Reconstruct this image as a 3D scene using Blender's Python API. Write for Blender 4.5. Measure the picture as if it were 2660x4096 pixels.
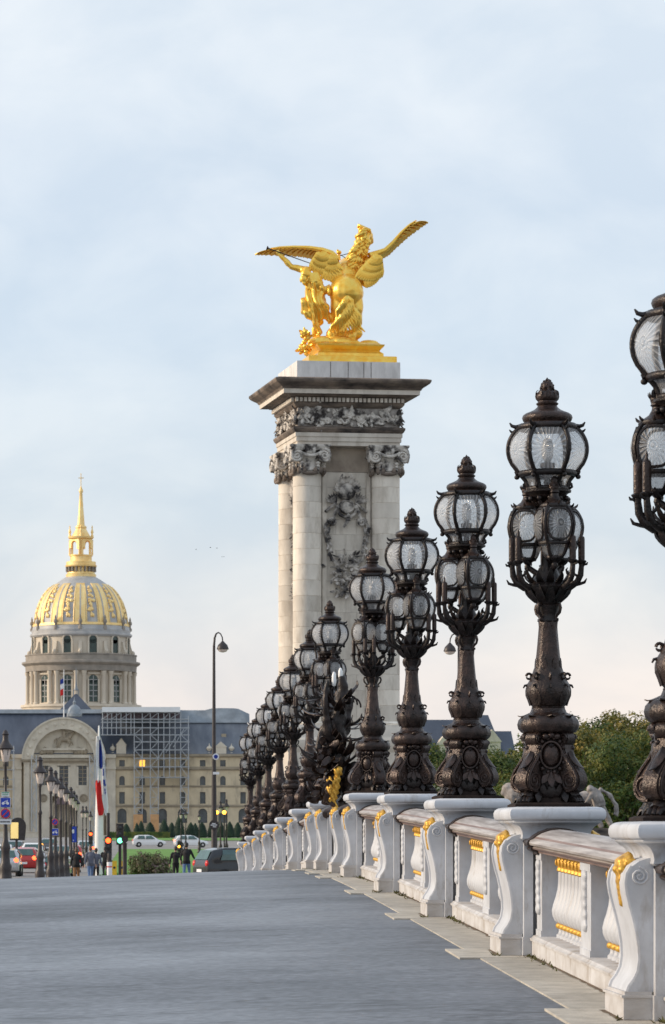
import bpy, math, random
from mathutils import Vector, Matrix, Quaternion, noise
R = math.radians
PI = math.pi
rnd = random.Random(7)
for o in list(bpy.data.objects):
    bpy.data.objects.remove(o)
scene = bpy.context.scene
col = scene.collection

# ------------------------------------------------------------------ camera
EYE = 1.54                      # eye above the pavement under the camera; the camera looks along +Y
cam_d = bpy.data.cameras.new('camera')
cam = bpy.data.objects.new('camera', cam_d)
col.objects.link(cam)
cam.location = (0, 0, EYE)
cam.rotation_euler = (R(90), 0, 0)
cam_d.sensor_fit = 'HORIZONTAL'
cam_d.sensor_width = 24.0
cam_d.lens = 125.75
cam_d.shift_x = 780 / 2660
cam_d.shift_y = 1282 / 2660
cam_d.clip_start = 0.5
cam_d.clip_end = 9000
cam_d.dof.use_dof = True
cam_d.dof.focus_distance = 36
cam_d.dof.aperture_fstop = 13
scene.camera = cam
scene.render.resolution_x = 665
scene.render.resolution_y = 1024

# ------------------------------------------------------------------ world: soft overcast dawn
SUN_DIR = Vector((-0.92, 0.06, 0.34)).normalized()
sun_el = math.asin(SUN_DIR.z)
sun_rot = math.atan2(SUN_DIR.x, SUN_DIR.y)
world = bpy.data.worlds.new('World')
scene.world = world
world.use_nodes = True
wn, wl = world.node_tree.nodes, world.node_tree.links
wn.clear()
w_out = wn.new('ShaderNodeOutputWorld')
w_bg = wn.new('ShaderNodeBackground')
w_bg.inputs['Strength'].default_value = 0.1
sky = wn.new('ShaderNodeTexSky')
sky.sky_type = 'NISHITA'
sky.sun_disc = False
sky.sun_elevation = sun_el
sky.sun_rotation = sun_rot
sky.air_density = 1.2
sky.dust_density = 2.0
tc = wn.new('ShaderNodeTexCoord')
sep = wn.new('ShaderNodeSeparateXYZ')
wl.new(tc.outputs['Generated'], sep.inputs[0])
ramp = wn.new('ShaderNodeValToRGB')
wl.new(sep.outputs['Z'], ramp.inputs[0])
el = ramp.color_ramp.elements
stops = [(0.0, (.93, .835, .775)), (.02, (.92, .835, .785)), (.042, (.885, .835, .805)), (.064, (.80, .82, .83)),
         (.09, (.715, .79, .85)), (.14, (.69, .79, .89)), (.18, (.71, .80, .90)), (.235, (.775, .85, .925)), (.5, (.70, .79, .90)),
         (1.0, (.62, .72, .86))]
el[0].position, el[0].color = stops[0][0], (*stops[0][1], 1)
el[1].position, el[1].color = stops[-1][0], (*stops[-1][1], 1)
for p, c in stops[1:-1]:
    e = el.new(p)
    e.color = (*c, 1)
# soft, horizontally drawn-out cloud sheet
mp = wn.new('ShaderNodeMapping')
mp.inputs['Scale'].default_value = (8.0, 8.0, 13.0)
wl.new(tc.outputs['Generated'], mp.inputs[0])
n1 = wn.new('ShaderNodeTexNoise')
n1.inputs['Scale'].default_value = 2.3
n1.inputs['Detail'].default_value = 7
n1.inputs['Roughness'].default_value = 0.52
n1.inputs['Distortion'].default_value = 0.35
wl.new(mp.outputs[0], n1.inputs['Vector'])
cr = wn.new('ShaderNodeValToRGB')
cr.color_ramp.elements[0].position = 0.36
cr.color_ramp.elements[0].color = (0.905, 0.93, 0.96, 1)
cr.color_ramp.elements[1].position = 0.68
cr.color_ramp.elements[1].color = (1.09, 1.06, 1.035, 1)
wl.new(n1.outputs['Fac'], cr.inputs[0])
mul = wn.new('ShaderNodeMix')
mul.data_type = 'RGBA'
mul.blend_type = 'MULTIPLY'
mul.inputs[0].default_value = 1.0
wl.new(ramp.outputs[0], mul.inputs[6])
wl.new(cr.outputs[0], mul.inputs[7])
sc = wn.new('ShaderNodeVectorMath')
sc.operation = 'SCALE'
sc.inputs['Scale'].default_value = 10.0
wl.new(mul.outputs[2], sc.inputs[0])
mx = wn.new('ShaderNodeMix')
mx.data_type = 'RGBA'
mx.inputs[0].default_value = 0.93
mx.clamp_result = False
wl.new(sky.outputs[0], mx.inputs[6])
wl.new(sc.outputs[0], mx.inputs[7])
wl.new(mx.outputs[2], w_bg.inputs['Color'])
wl.new(w_bg.outputs[0], w_out.inputs[0])

sun_d = bpy.data.lights.new('sun', 'SUN')
sun_d.energy = 3.2
sun_d.angle = R(12)
sun_d.color = (1.0, 0.81, 0.60)
sun = bpy.data.objects.new('sun', sun_d)
col.objects.link(sun)
sun.rotation_euler = SUN_DIR.to_track_quat('Z', 'Y').to_euler()
sun.location = (-60, 40, 80)
vs = scene.view_settings
vs.view_transform = 'Standard'
vs.look = 'None'
vs.exposure = 0.09
vs.gamma = 1.0
vs.use_curve_mapping = False

# ------------------------------------------------------------------ helpers
class MB:
    """collects vertices and faces; build() links them as one mesh object"""
    def __init__(s):
        s.v, s.f, s.m, s.uv = [], [], [], {}
        s.cur = 0
    def add(s, vs, fs):
        b = len(s.v)
        s.v += [tuple(p) for p in vs]
        s.f += [tuple(b + i for i in f) for f in fs]
        s.m += [s.cur] * len(fs)
        return b
    def box(s, x0, x1, y0, y1, z0, z1, M=None, taper=0.0):
        t = taper
        vs = [(x0, y0, z0), (x1, y0, z0), (x1, y1, z0), (x0, y1, z0),
              (x0 + t, y0 + t, z1), (x1 - t, y0 + t, z1), (x1 - t, y1 - t, z1), (x0 + t, y1 - t, z1)]
        if M: vs = [M @ Vector(p) for p in vs]
        s.add(vs, [(3, 2, 1, 0), (4, 5, 6, 7), (0, 1, 5, 4), (1, 2, 6, 5), (2, 3, 7, 6), (3, 0, 4, 7)])
    def lathe(s, prof, seg=24, c=(0, 0, 0), M=None, ripple=None, a0=0.0, sq=0.0):
        """prof: (r, z) from bottom to top; ripple=(n, amp) gadroons"""
        vs = []
        for r, z in prof:
            for k in range(seg):
                a = a0 + 2 * PI * k / seg
                rr = r
                if ripple: rr *= 1 + ripple[1] * math.cos(ripple[0] * a)
                p = Vector((c[0] + rr * math.cos(a), c[1] + rr * math.sin(a), c[2] + z))
                vs.append(M @ p if M else p)
        n = len(prof)
        fs = []
        for i in range(n - 1):
            for k in range(seg):
                k2 = (k + 1) % seg
                fs.append((i * seg + k, i * seg + k2, (i + 1) * seg + k2, (i + 1) * seg + k))
        if prof[0][0] > 1e-6: fs.append(tuple(reversed(range(seg))))
        if prof[-1][0] > 1e-6: fs.append(tuple((n - 1) * seg + k for k in range(seg)))
        s.add(vs, fs)
    def sqlathe(s, prof, c=(0, 0, 0), ax=1.0, ay=1.0, M=None):
        """square-plan moulding: prof of (half width offset, z); ax, ay = extra half sizes"""
        vs = []
        for r, z in prof:
            for sx, sy in ((-1, -1), (1, -1), (1, 1), (-1, 1)):
                p = Vector((c[0] + sx * (ax + r), c[1] + sy * (ay + r), c[2] + z))
                vs.append(M @ p if M else p)
        n = len(prof)
        fs = [(3, 2, 1, 0), tuple((n - 1) * 4 + k for k in range(4))]
        for i in range(n - 1):
            for k in range(4):
                k2 = (k + 1) % 4
                fs.append((i * 4 + k, i * 4 + k2, (i + 1) * 4 + k2, (i + 1) * 4 + k))
        s.add(vs, fs)
    def tube(s, pts, rad, seg=8, cap=True, flat=1.0):
        pts = [Vector(p) for p in pts]
        n = len(pts)
        if not hasattr(rad, '__len__'): rad = [rad] * n
        up = None
        vs, fs = [], []
        for i in range(n):
            t = (pts[min(i + 1, n - 1)] - pts[max(i - 1, 0)])
            if t.length < 1e-9: t = Vector((0, 0, 1))
            t.normalize()
            if up is None:
                up = t.orthogonal().normalized()
            else:
                up = (up - t * up.dot(t))
                up = up.normalized() if up.length > 1e-6 else t.orthogonal().normalized()
            sd = t.cross(up)
            for k in range(seg):
                a = 2 * PI * k / seg
                vs.append(pts[i] + (up * math.cos(a) + sd * math.sin(a) * flat) * rad[i])
        for i in range(n - 1):
            for k in range(seg):
                k2 = (k + 1) % seg
                fs.append((i * seg + k, i * seg + k2, (i + 1) * seg + k2, (i + 1) * seg + k))
        if cap:
            fs.append(tuple(reversed(range(seg))))
            fs.append(tuple((n - 1) * seg + k for k in range(seg)))
        s.add(vs, fs)
    def ell(s, c, r, u=12, w=8, M=None):
        if not hasattr(r, '__len__'): r = (r, r, r)
        vs = [Vector((0, 0, -1))]
        for i in range(1, w):
            t = PI * i / w - PI / 2
            for k in range(u):
                a = 2 * PI * k / u
                vs.append(Vector((math.cos(t) * math.cos(a), math.cos(t) * math.sin(a), math.sin(t))))
        vs.append(Vector((0, 0, 1)))
        fs = []
        for k in range(u):
            fs.append((0, 1 + (k + 1) % u, 1 + k))
            fs.append((len(vs) - 1, 1 + (w - 2) * u + k, 1 + (w - 2) * u + (k + 1) % u))
        for i in range(w - 2):
            for k in range(u):
                k2 = (k + 1) % u
                fs.append((1 + i * u + k, 1 + i * u + k2, 1 + (i + 1) * u + k2, 1 + (i + 1) * u + k))
        out = []
        for p in vs:
            q = Vector((p.x * r[0], p.y * r[1], p.z * r[2]))
            if M: q = M.to_3x3() @ q
            out.append(q + Vector(c))
        s.add(out, fs)
    def prism(s, poly, d0, d1, M=None, plane='xz'):
        """extrude polygon (a,b) between d0 and d1; plane 'xz' -> (a, d, b); 'yz' -> (d, a, b); 'xy' -> (a, b, d)"""
        def mk(a, b, d):
            p = {'xz': (a, d, b), 'yz': (d, a, b), 'xy': (a, b, d)}[plane]
            p = Vector(p)
            return M @ p if M else p
        n = len(poly)
        vs = [mk(a, b, d0) for a, b in poly] + [mk(a, b, d1) for a, b in poly]
        fs = [tuple(range(n)), tuple(reversed(range(n, 2 * n)))]
        for k in range(n):
            k2 = (k + 1) % n
            fs.append((k, n + k, n + k2, k2))
        s.add(vs, fs)
    def leaf(s, base, direc, up, L, W, curl=0.6, seg=5, th=0.006, bulge=0.25):
        """an acanthus-like leaf: a curved, thick strip that curls over at the tip"""
        d = Vector(direc).normalized()
        u = Vector(up)
        u = (u - d * u.dot(d)).normalized()
        sd = d.cross(u)
        p = Vector(base)
        top, bot = [], []
        step = L / seg
        for i in range(seg + 1):
            t = i / seg
            w = W * 0.5 * (math.sin(PI * min(1, 0.12 + t * 0.88)) ** 0.7) * (1 - 0.25 * t)
            if i == seg: w = W * 0.04
            cen = p + u * (W * bulge * (1 - t))
            top += [p - sd * w, cen, p + sd * w]
            bot += [p - sd * w - u * th, cen - u * th, p + sd * w - u * th]
            ang = curl * t * t * 1.8 / seg * 2
            q = Quaternion(sd, ang)
            d = q @ d
            u = q @ u
            p = p + d * step
        n = len(top)
        vs = top + bot
        fs = []
        for i in range(seg):
            a = i * 3
            for j in (0, 1):
                fs.append((a + j, a + j + 1, a + j + 4, a + j + 3))
                fs.append((n + a + j + 3, n + a + j + 4, n + a + j + 1, n + a + j))
            fs.append((a, a + 3, n + a + 3, n + a))
            fs.append((a + 2, n + a + 2, n + a + 5, a + 5))
        s.add(vs, fs)
    def mesh(s, name, mats=None, smooth=None):
        me = bpy.data.meshes.new(name)
        me.from_pydata(s.v, [], s.f)
        if mats is not None:
            for m in (mats if isinstance(mats, (list, tuple)) else [mats]):
                me.materials.append(m)
            if any(s.m): me.polygons.foreach_set('material_index', s.m)
        if smooth is not None:
            me.polygons.foreach_set('use_smooth', [True] * len(me.polygons))
            if smooth < 179:
                try: me.set_sharp_from_angle(angle=R(smooth))
                except Exception: pass
        me.update()
        return me
    def build(s, name, mats, parent=None, smooth=None, loc=None, **tags):
        return place(name, s.mesh(name, mats, smooth), parent, loc, **tags)

def tag(o, label=None, cat=None, group=None, kind=None):
    if label: o['label'] = label
    if cat: o['category'] = cat
    if group: o['group'] = group
    if kind: o['kind'] = kind
    return o
def place(name, me, parent=None, loc=None, rot=None, scale=None, **tags):
    o = bpy.data.objects.new(name, me)
    col.objects.link(o)
    if parent: o.parent = parent
    if loc is not None: o.location = loc
    if rot is not None: o.rotation_euler = rot
    if scale is not None: o.scale = scale
    return tag(o, **tags)
def empty(name, loc=(0, 0, 0), rz=0, **tags):
    o = bpy.data.objects.new(name, None)
    o.empty_display_size = 0.2
    col.objects.link(o)
    o.location = loc
    o.rotation_euler = (0, 0, rz)
    return tag(o, **tags)
KIDS = {}
def copy_tree(o, parent=None):
    c = o.copy()
    col.objects.link(c)
    c.parent = parent
    for ch in list(o.children): copy_tree(ch, c)
    return c
def remesh(mb, voxel, mats=None, smooth_it=2, disp=None):
    """fuse the overlapping solids of a builder into one continuous skin"""
    me = mb.mesh('tmp')
    o = bpy.data.objects.new('tmp', me)
    col.objects.link(o)
    r = o.modifiers.new('r', 'REMESH')
    r.mode = 'VOXEL'
    r.voxel_size = voxel
    r.use_smooth_shade = True
    if smooth_it:
        s2 = o.modifiers.new('s', 'SMOOTH')
        s2.iterations = smooth_it
        s2.factor = 0.5
    bpy.context.view_layer.update()
    dg = bpy.context.evaluated_depsgraph_get()
    out = bpy.data.meshes.new_from_object(o.evaluated_get(dg))
    bpy.data.objects.remove(o)
    bpy.data.meshes.remove(me)
    if disp:
        nrm = [v.normal.copy() for v in out.vertices]
        for v, n in zip(out.vertices, nrm):
            v.co += n * disp(v.co, n)
    if mats is not None:
        out.materials.clear()
        for m in (mats if isinstance(mats, (list, tuple)) else [mats]): out.materials.append(m)
    out.polygons.foreach_set('use_smooth', [True] * len(out.polygons))
    out.update()
    return out

FS = 13937.0          # focal length in pixels of the photograph
def at(xs, ys, d):
    """point at distance d along the bridge axis that a photo pixel (2660 wide) points to"""
    return Vector(((xs - 550) * d / FS, d, EYE + (3330 - ys) * d / FS))

_prof = [(-80, -2.1), (-40, -1.16), (0, -.36), (20.65, .058), (27.65, .195), (34.65, .33), (41.65, .455), (48.65, .548), (54.1, .572),
         (59.6, .545), (66.6, .458), (73.6, .33), (80.6, .198), (87.6, .06), (94.6, -.085), (101.6, -.26), (113, -.55),
         (140, -.83), (180, -.97), (250, -.92), (400, -.52), (680, .42), (900, .55), (6000, .6)]
def prof(d):
    """height of the pavement along the parapet (world z)"""
    P = _prof
    if d <= P[0][0]: return P[0][1] - 1.18 + EYE
    for i in range(len(P) - 1):
        if d <= P[i + 1][0]:
            x0, y0 = P[i]
            x1, y1 = P[i + 1]
            def slope(j):
                if j <= 0 or j >= len(P) - 1: return 0
                a = (P[j][1] - P[j - 1][1]) / (P[j][0] - P[j - 1][0])
                b = (P[j + 1][1] - P[j][1]) / (P[j + 1][0] - P[j][0])
                return (a + b) / 2
            h = x1 - x0
            t = (d - x0) / h
            m0, m1 = slope(i) * h, slope(i + 1) * h
            z = (2 * t**3 - 3 * t**2 + 1) * y0 + (t**3 - 2 * t**2 + t) * m0 + (-2 * t**3 + 3 * t**2) * y1 + (t**3 - t**2) * m1
            return z - 1.18 + EYE
    return P[-1][1] - 1.18 + EYE
PARA = 2.55            # where the pavement's cross fall starts
def walk_z(x, d):
    return prof(d) - (0.033 * max(0, PARA - x) if x < PARA else 0)
def ground_z(d):
    return prof(d) - 0.20

# ------------------------------------------------------------------ materials
def nt(name):
    m = bpy.data.materials.new(name)
    m.use_nodes = True
    n, l = m.node_tree.nodes, m.node_tree.links
    return m, n, l, n['Principled BSDF']
def mat(name, colr, rough=0.6, metal=0.0, var=0.12, nscale=8.0, bump=0.0, bscale=40.0, spec=0.5, col2=None, rand=0.0, stretch=None, emit=None, detail=6.0, coat=0.0, lo=.32, hi=.68, stain=None):
    """principled surface whose colour wanders between two tones, with fine relief"""
    m, n, l, p = nt(name)
    p.inputs['Roughness'].default_value = rough
    p.inputs['Metallic'].default_value = metal
    p.inputs['Specular IOR Level'].default_value = spec
    if coat: p.inputs['Coat Weight'].default_value = coat
    c = n.new('ShaderNodeTexCoord')
    src = c.outputs['Object']
    if stretch:
        mpn = n.new('ShaderNodeMapping')
        mpn.inputs['Scale'].default_value = stretch
        l.new(src, mpn.inputs[0])
        src = mpn.outputs[0]
    t = n.new('ShaderNodeTexNoise')
    t.inputs['Scale'].default_value = nscale
    t.inputs['Detail'].default_value = detail
    t.inputs['Roughness'].default_value = 0.6
    l.new(src, t.inputs['Vector'])
    r = n.new('ShaderNodeValToRGB')
    a = [max(0, x * (1 - var)) for x in colr] if col2 is None else col2
    b = [min(1, x * (1 + var)) for x in colr]
    r.color_ramp.elements[0].position = lo
    r.color_ramp.elements[0].color = (*a, 1)
    r.color_ramp.elements[1].position = hi
    r.color_ramp.elements[1].color = (*b, 1)
    l.new(t.outputs['Fac'], r.inputs[0])
    out = r.outputs[0]
    if stain:                      # runs and blotches of dirt: (colour, scale, threshold, strength)
        ms = n.new('ShaderNodeMapping')
        ms.inputs['Scale'].default_value = (1.6, 1.6, .45)
        l.new(c.outputs['Object'], ms.inputs[0])
        ts = n.new('ShaderNodeTexNoise')
        ts.inputs['Scale'].default_value = stain[1]
        ts.inputs['Detail'].default_value = 9
        ts.inputs['Roughness'].default_value = .68
        oi0 = n.new('ShaderNodeObjectInfo')
        va = n.new('ShaderNodeVectorMath')
        va.operation = 'ADD'
        l.new(ms.outputs[0], va.inputs[0])
        l.new(oi0.outputs['Location'], va.inputs[1])
        l.new(va.outputs[0], ts.inputs['Vector'])
        mrs = n.new('ShaderNodeMapRange')
        mrs.inputs['From Min'].default_value = stain[2]
        mrs.inputs['From Max'].default_value = stain[2] + .14
        mrs.inputs['To Max'].default_value = stain[3]
        l.new(ts.outputs['Fac'], mrs.inputs['Value'])
        mxs = n.new('ShaderNodeMix')
        mxs.data_type = 'RGBA'
        l.new(mrs.outputs[0], mxs.inputs[0])
        l.new(out, mxs.inputs[6])
        mxs.inputs[7].default_value = (*stain[0], 1)
        out = mxs.outputs[2]
    if rand:
        oi = n.new('ShaderNodeObjectInfo')
        mr = n.new('ShaderNodeMapRange')
        mr.inputs['To Min'].default_value = 1 - rand
        mr.inputs['To Max'].default_value = 1 + rand
        l.new(oi.outputs['Random'], mr.inputs['Value'])
        hs = n.new('ShaderNodeHueSaturation')
        l.new(out, hs.inputs['Color'])
        l.new(mr.outputs[0], hs.inputs['Value'])
        out = hs.outputs[0]
    l.new(out, p.inputs['Base Color'])
    if bump:
        t2 = n.new('ShaderNodeTexNoise')
        t2.inputs['Scale'].default_value = bscale
        t2.inputs['Detail'].default_value = 5
        l.new(src, t2.inputs['Vector'])
        bp = n.new('ShaderNodeBump')
        bp.inputs['Strength'].default_value = bump
        bp.inputs['Distance'].default_value = 0.02
        l.new(t2.outputs['Fac'], bp.inputs['Height'])
        l.new(bp.outputs[0], p.inputs['Normal'])
    if emit:
        p.inputs['Emission Color'].default_value = (*emit[0], 1)
        p.inputs['Emission Strength'].default_value = emit[1]
    return m

M = {}
M['bronze'] = mat('cast bronze', (.052, .031, .025), rough=.36, metal=.35, nscale=14, bump=.35, bscale=60, col2=(.014, .009, .008), spec=.5, rand=.28)
M['bronze_dark'] = mat('dark cast bronze', (.022, .0135, .012), rough=.38, metal=.3, nscale=14, bump=.35, bscale=60, col2=(.007, .0055, .0055), rand=.25)
M['bronze_matt'] = mat('matt dark bronze', (.03, .02, .017), rough=.85, nscale=14, col2=(.012, .009, .008), spec=.15, bump=.3)
M['gold'] = mat('gilding', (1.0, .66, .14), rough=.30, metal=.62, nscale=5, var=.08, bump=.25, bscale=26, col2=(.95, .50, .05))
M['gold_paint'] = mat('gold paint', (.74, .44, .07), rough=.45, metal=.45, nscale=25, col2=(.42, .22, .03), bump=.3)
M['white'] = mat('painted white stone', (.53, .55, .59), rough=.5, nscale=3.5, col2=(.44, .45, .475), bump=.08, bscale=60, rand=.03, stain=((.24, .20, .16), 3.2, .57, .6))
M['white_plinth'] = mat('stained white stone', (.54, .54, .55), rough=.6, nscale=2.2, col2=(.41, .385, .365), bump=.15, bscale=50, stretch=(1, 1, 2.5), stain=((.22, .16, .10), 2.6, .54, .7))
M['railstone'] = mat('handrail stone', (.46, .43, .41), rough=.42, nscale=2.5, col2=(.21, .175, .155), bump=.1, bscale=60, stretch=(9, .35, 9))
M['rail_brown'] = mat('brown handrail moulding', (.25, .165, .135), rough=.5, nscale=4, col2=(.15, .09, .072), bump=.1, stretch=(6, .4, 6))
M['rail_dark'] = mat('dark handrail end', (.045, .028, .022), rough=.45, nscale=8, col2=(.022, .014, .012), bump=.15)
M['border'] = mat('pale border stone', (.47, .435, .375), rough=.6, nscale=5, col2=(.34, .315, .265), bump=.25, bscale=45, rand=.10)
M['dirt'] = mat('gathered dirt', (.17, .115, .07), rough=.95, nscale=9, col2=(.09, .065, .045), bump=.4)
M['moss'] = mat('moss', (.09, .10, .02), rough=.9, nscale=20, col2=(.05, .035, .015), bump=.5)

def asphalt():
    m, n, l, p = nt('asphalt pavement')
    c = n.new('ShaderNodeTexCoord')
    mpn = n.new('ShaderNodeMapping')
    mpn.inputs['Scale'].default_value = (1.0, 1.35, 1)
    l.new(c.outputs['Object'], mpn.inputs[0])
    t = n.new('ShaderNodeTexNoise')               # drawn-out bands across the walk
    t.inputs['Scale'].default_value = 1.3
    t.inputs['Detail'].default_value = 10
    t.inputs['Roughness'].default_value = .66
    l.new(mpn.outputs[0], t.inputs['Vector'])
    t3 = n.new('ShaderNodeTexNoise')              # large patches
    t3.inputs['Scale'].default_value = .22
    t3.inputs['Detail'].default_value = 3
    l.new(c.outputs['Object'], t3.inputs['Vector'])
    ad = n.new('ShaderNodeMath')
    ad.operation = 'ADD'
    l.new(t.outputs['Fac'], ad.inputs[0])
    l.new(t3.outputs['Fac'], ad.inputs[1])
    hf = n.new('ShaderNodeMath')
    hf.operation = 'MULTIPLY'
    hf.inputs[1].default_value = .5
    l.new(ad.outputs[0], hf.inputs[0])
    r = n.new('ShaderNodeValToRGB')
    r.color_ramp.elements[0].position = .36
    r.color_ramp.elements[0].color = (.078, .090, .104, 1)
    r.color_ramp.elements[1].position = .64
    r.color_ramp.elements[1].color = (.18, .195, .225, 1)
    l.new(hf.outputs[0], r.inputs[0])
    # fine grit
    g = n.new('ShaderNodeTexNoise')
    g.inputs['Scale'].default_value = 13
    g.inputs['Detail'].default_value = 3
    l.new(c.outputs['Object'], g.inputs['Vector'])
    gm = n.new('ShaderNodeMapRange')
    gm.inputs['From Min'].default_value = .35
    gm.inputs['From Max'].default_value = .65
    gm.inputs['To Min'].default_value = .72
    gm.inputs['To Max'].default_value = 1.28
    l.new(g.outputs['Fac'], gm.inputs['Value'])
    mm = n.new('ShaderNodeMix')
    mm.data_type = 'RGBA'
    mm.blend_type = 'MULTIPLY'
    mm.inputs[0].default_value = 1
    l.new(r.outputs[0], mm.inputs[6])
    l.new(gm.outputs[0], mm.inputs[7])
    # thin dark cracks running across
    mp2 = n.new('ShaderNodeMapping')
    mp2.inputs['Scale'].default_value = (.16, .55, 1)
    l.new(c.outputs['Object'], mp2.inputs[0])
    wv = n.new('ShaderNodeTexNoise')
    wv.inputs['Scale'].default_value = 1.1
    wv.inputs['Detail'].default_value = 5
    l.new(mp2.outputs[0], wv.inputs['Vector'])
    ab = n.new('ShaderNodeMath')
    ab.operation = 'SUBTRACT'
    ab.inputs[1].default_value = .5
    l.new(wv.outputs['Fac'], ab.inputs[0])
    ab2 = n.new('ShaderNodeMath')
    ab2.operation = 'ABSOLUTE'
    l.new(ab.outputs[0], ab2.inputs[0])
    ck = n.new('ShaderNodeMapRange')
    ck.inputs['From Min'].default_value = 0
    ck.inputs['From Max'].default_value = .008
    ck.inputs['To Min'].default_value = .45
    ck.inputs['To Max'].default_value = 1
    l.new(ab2.outputs[0], ck.inputs['Value'])
    m3 = n.new('ShaderNodeMix')
    m3.data_type = 'RGBA'
    m3.blend_type = 'MULTIPLY'
    m3.inputs[0].default_value = 1
    l.new(mm.outputs[2], m3.inputs[6])
    l.new(ck.outputs[0], m3.inputs[7])
    vo = n.new('ShaderNodeTexVoronoi')             # old repairs of slightly different tone
    vo.inputs['Scale'].default_value = .38
    vo.inputs['Randomness'].default_value = .9
    l.new(c.outputs['Object'], vo.inputs['Vector'])
    vm = n.new('ShaderNodeMapRange')
    vm.inputs['To Min'].default_value = .91
    vm.inputs['To Max'].default_value = 1.07
    l.new(vo.outputs['Color'], vm.inputs['Value'])
    m4 = n.new('ShaderNodeMix')
    m4.data_type = 'RGBA'
    m4.blend_type = 'MULTIPLY'
    m4.inputs[0].default_value = 1
    l.new(m3.outputs[2], m4.inputs[6])
    l.new(vm.outputs[0], m4.inputs[7])
    gs = n.new('ShaderNodeTexVoronoi')             # trodden-in spots
    gs.inputs['Scale'].default_value = 2.6
    l.new(c.outputs['Object'], gs.inputs['Vector'])
    gd = n.new('ShaderNodeMapRange')
    gd.inputs['From Min'].default_value = .05
    gd.inputs['From Max'].default_value = .075
    gd.inputs['To Min'].default_value = .55
    gd.inputs['To Max'].default_value = 1
    l.new(gs.outputs['Distance'], gd.inputs['Value'])
    m5 = n.new('ShaderNodeMix')
    m5.data_type = 'RGBA'
    m5.blend_type = 'MULTIPLY'
    m5.inputs[0].default_value = 1
    l.new(m4.outputs[2], m5.inputs[6])
    l.new(gd.outputs[0], m5.inputs[7])
    l.new(m5.outputs[2], p.inputs['Base Color'])
    rr = n.new('ShaderNodeMapRange')
    rr.inputs['From Min'].default_value = .35
    rr.inputs['From Max'].default_value = .65
    rr.inputs['To Min'].default_value = .62
    rr.inputs['To Max'].default_value = .42
    l.new(t3.outputs['Fac'], rr.inputs['Value'])
    l.new(rr.outputs[0], p.inputs['Roughness'])
    bp = n.new('ShaderNodeBump')
    bp.inputs['Strength'].default_value = .35
    bp.inputs['Distance'].default_value = .01
    l.new(g.outputs['Fac'], bp.inputs['Height'])
    l.new(bp.outputs[0], p.inputs['Normal'])
    return m
M['asphalt'] = asphalt()

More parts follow.
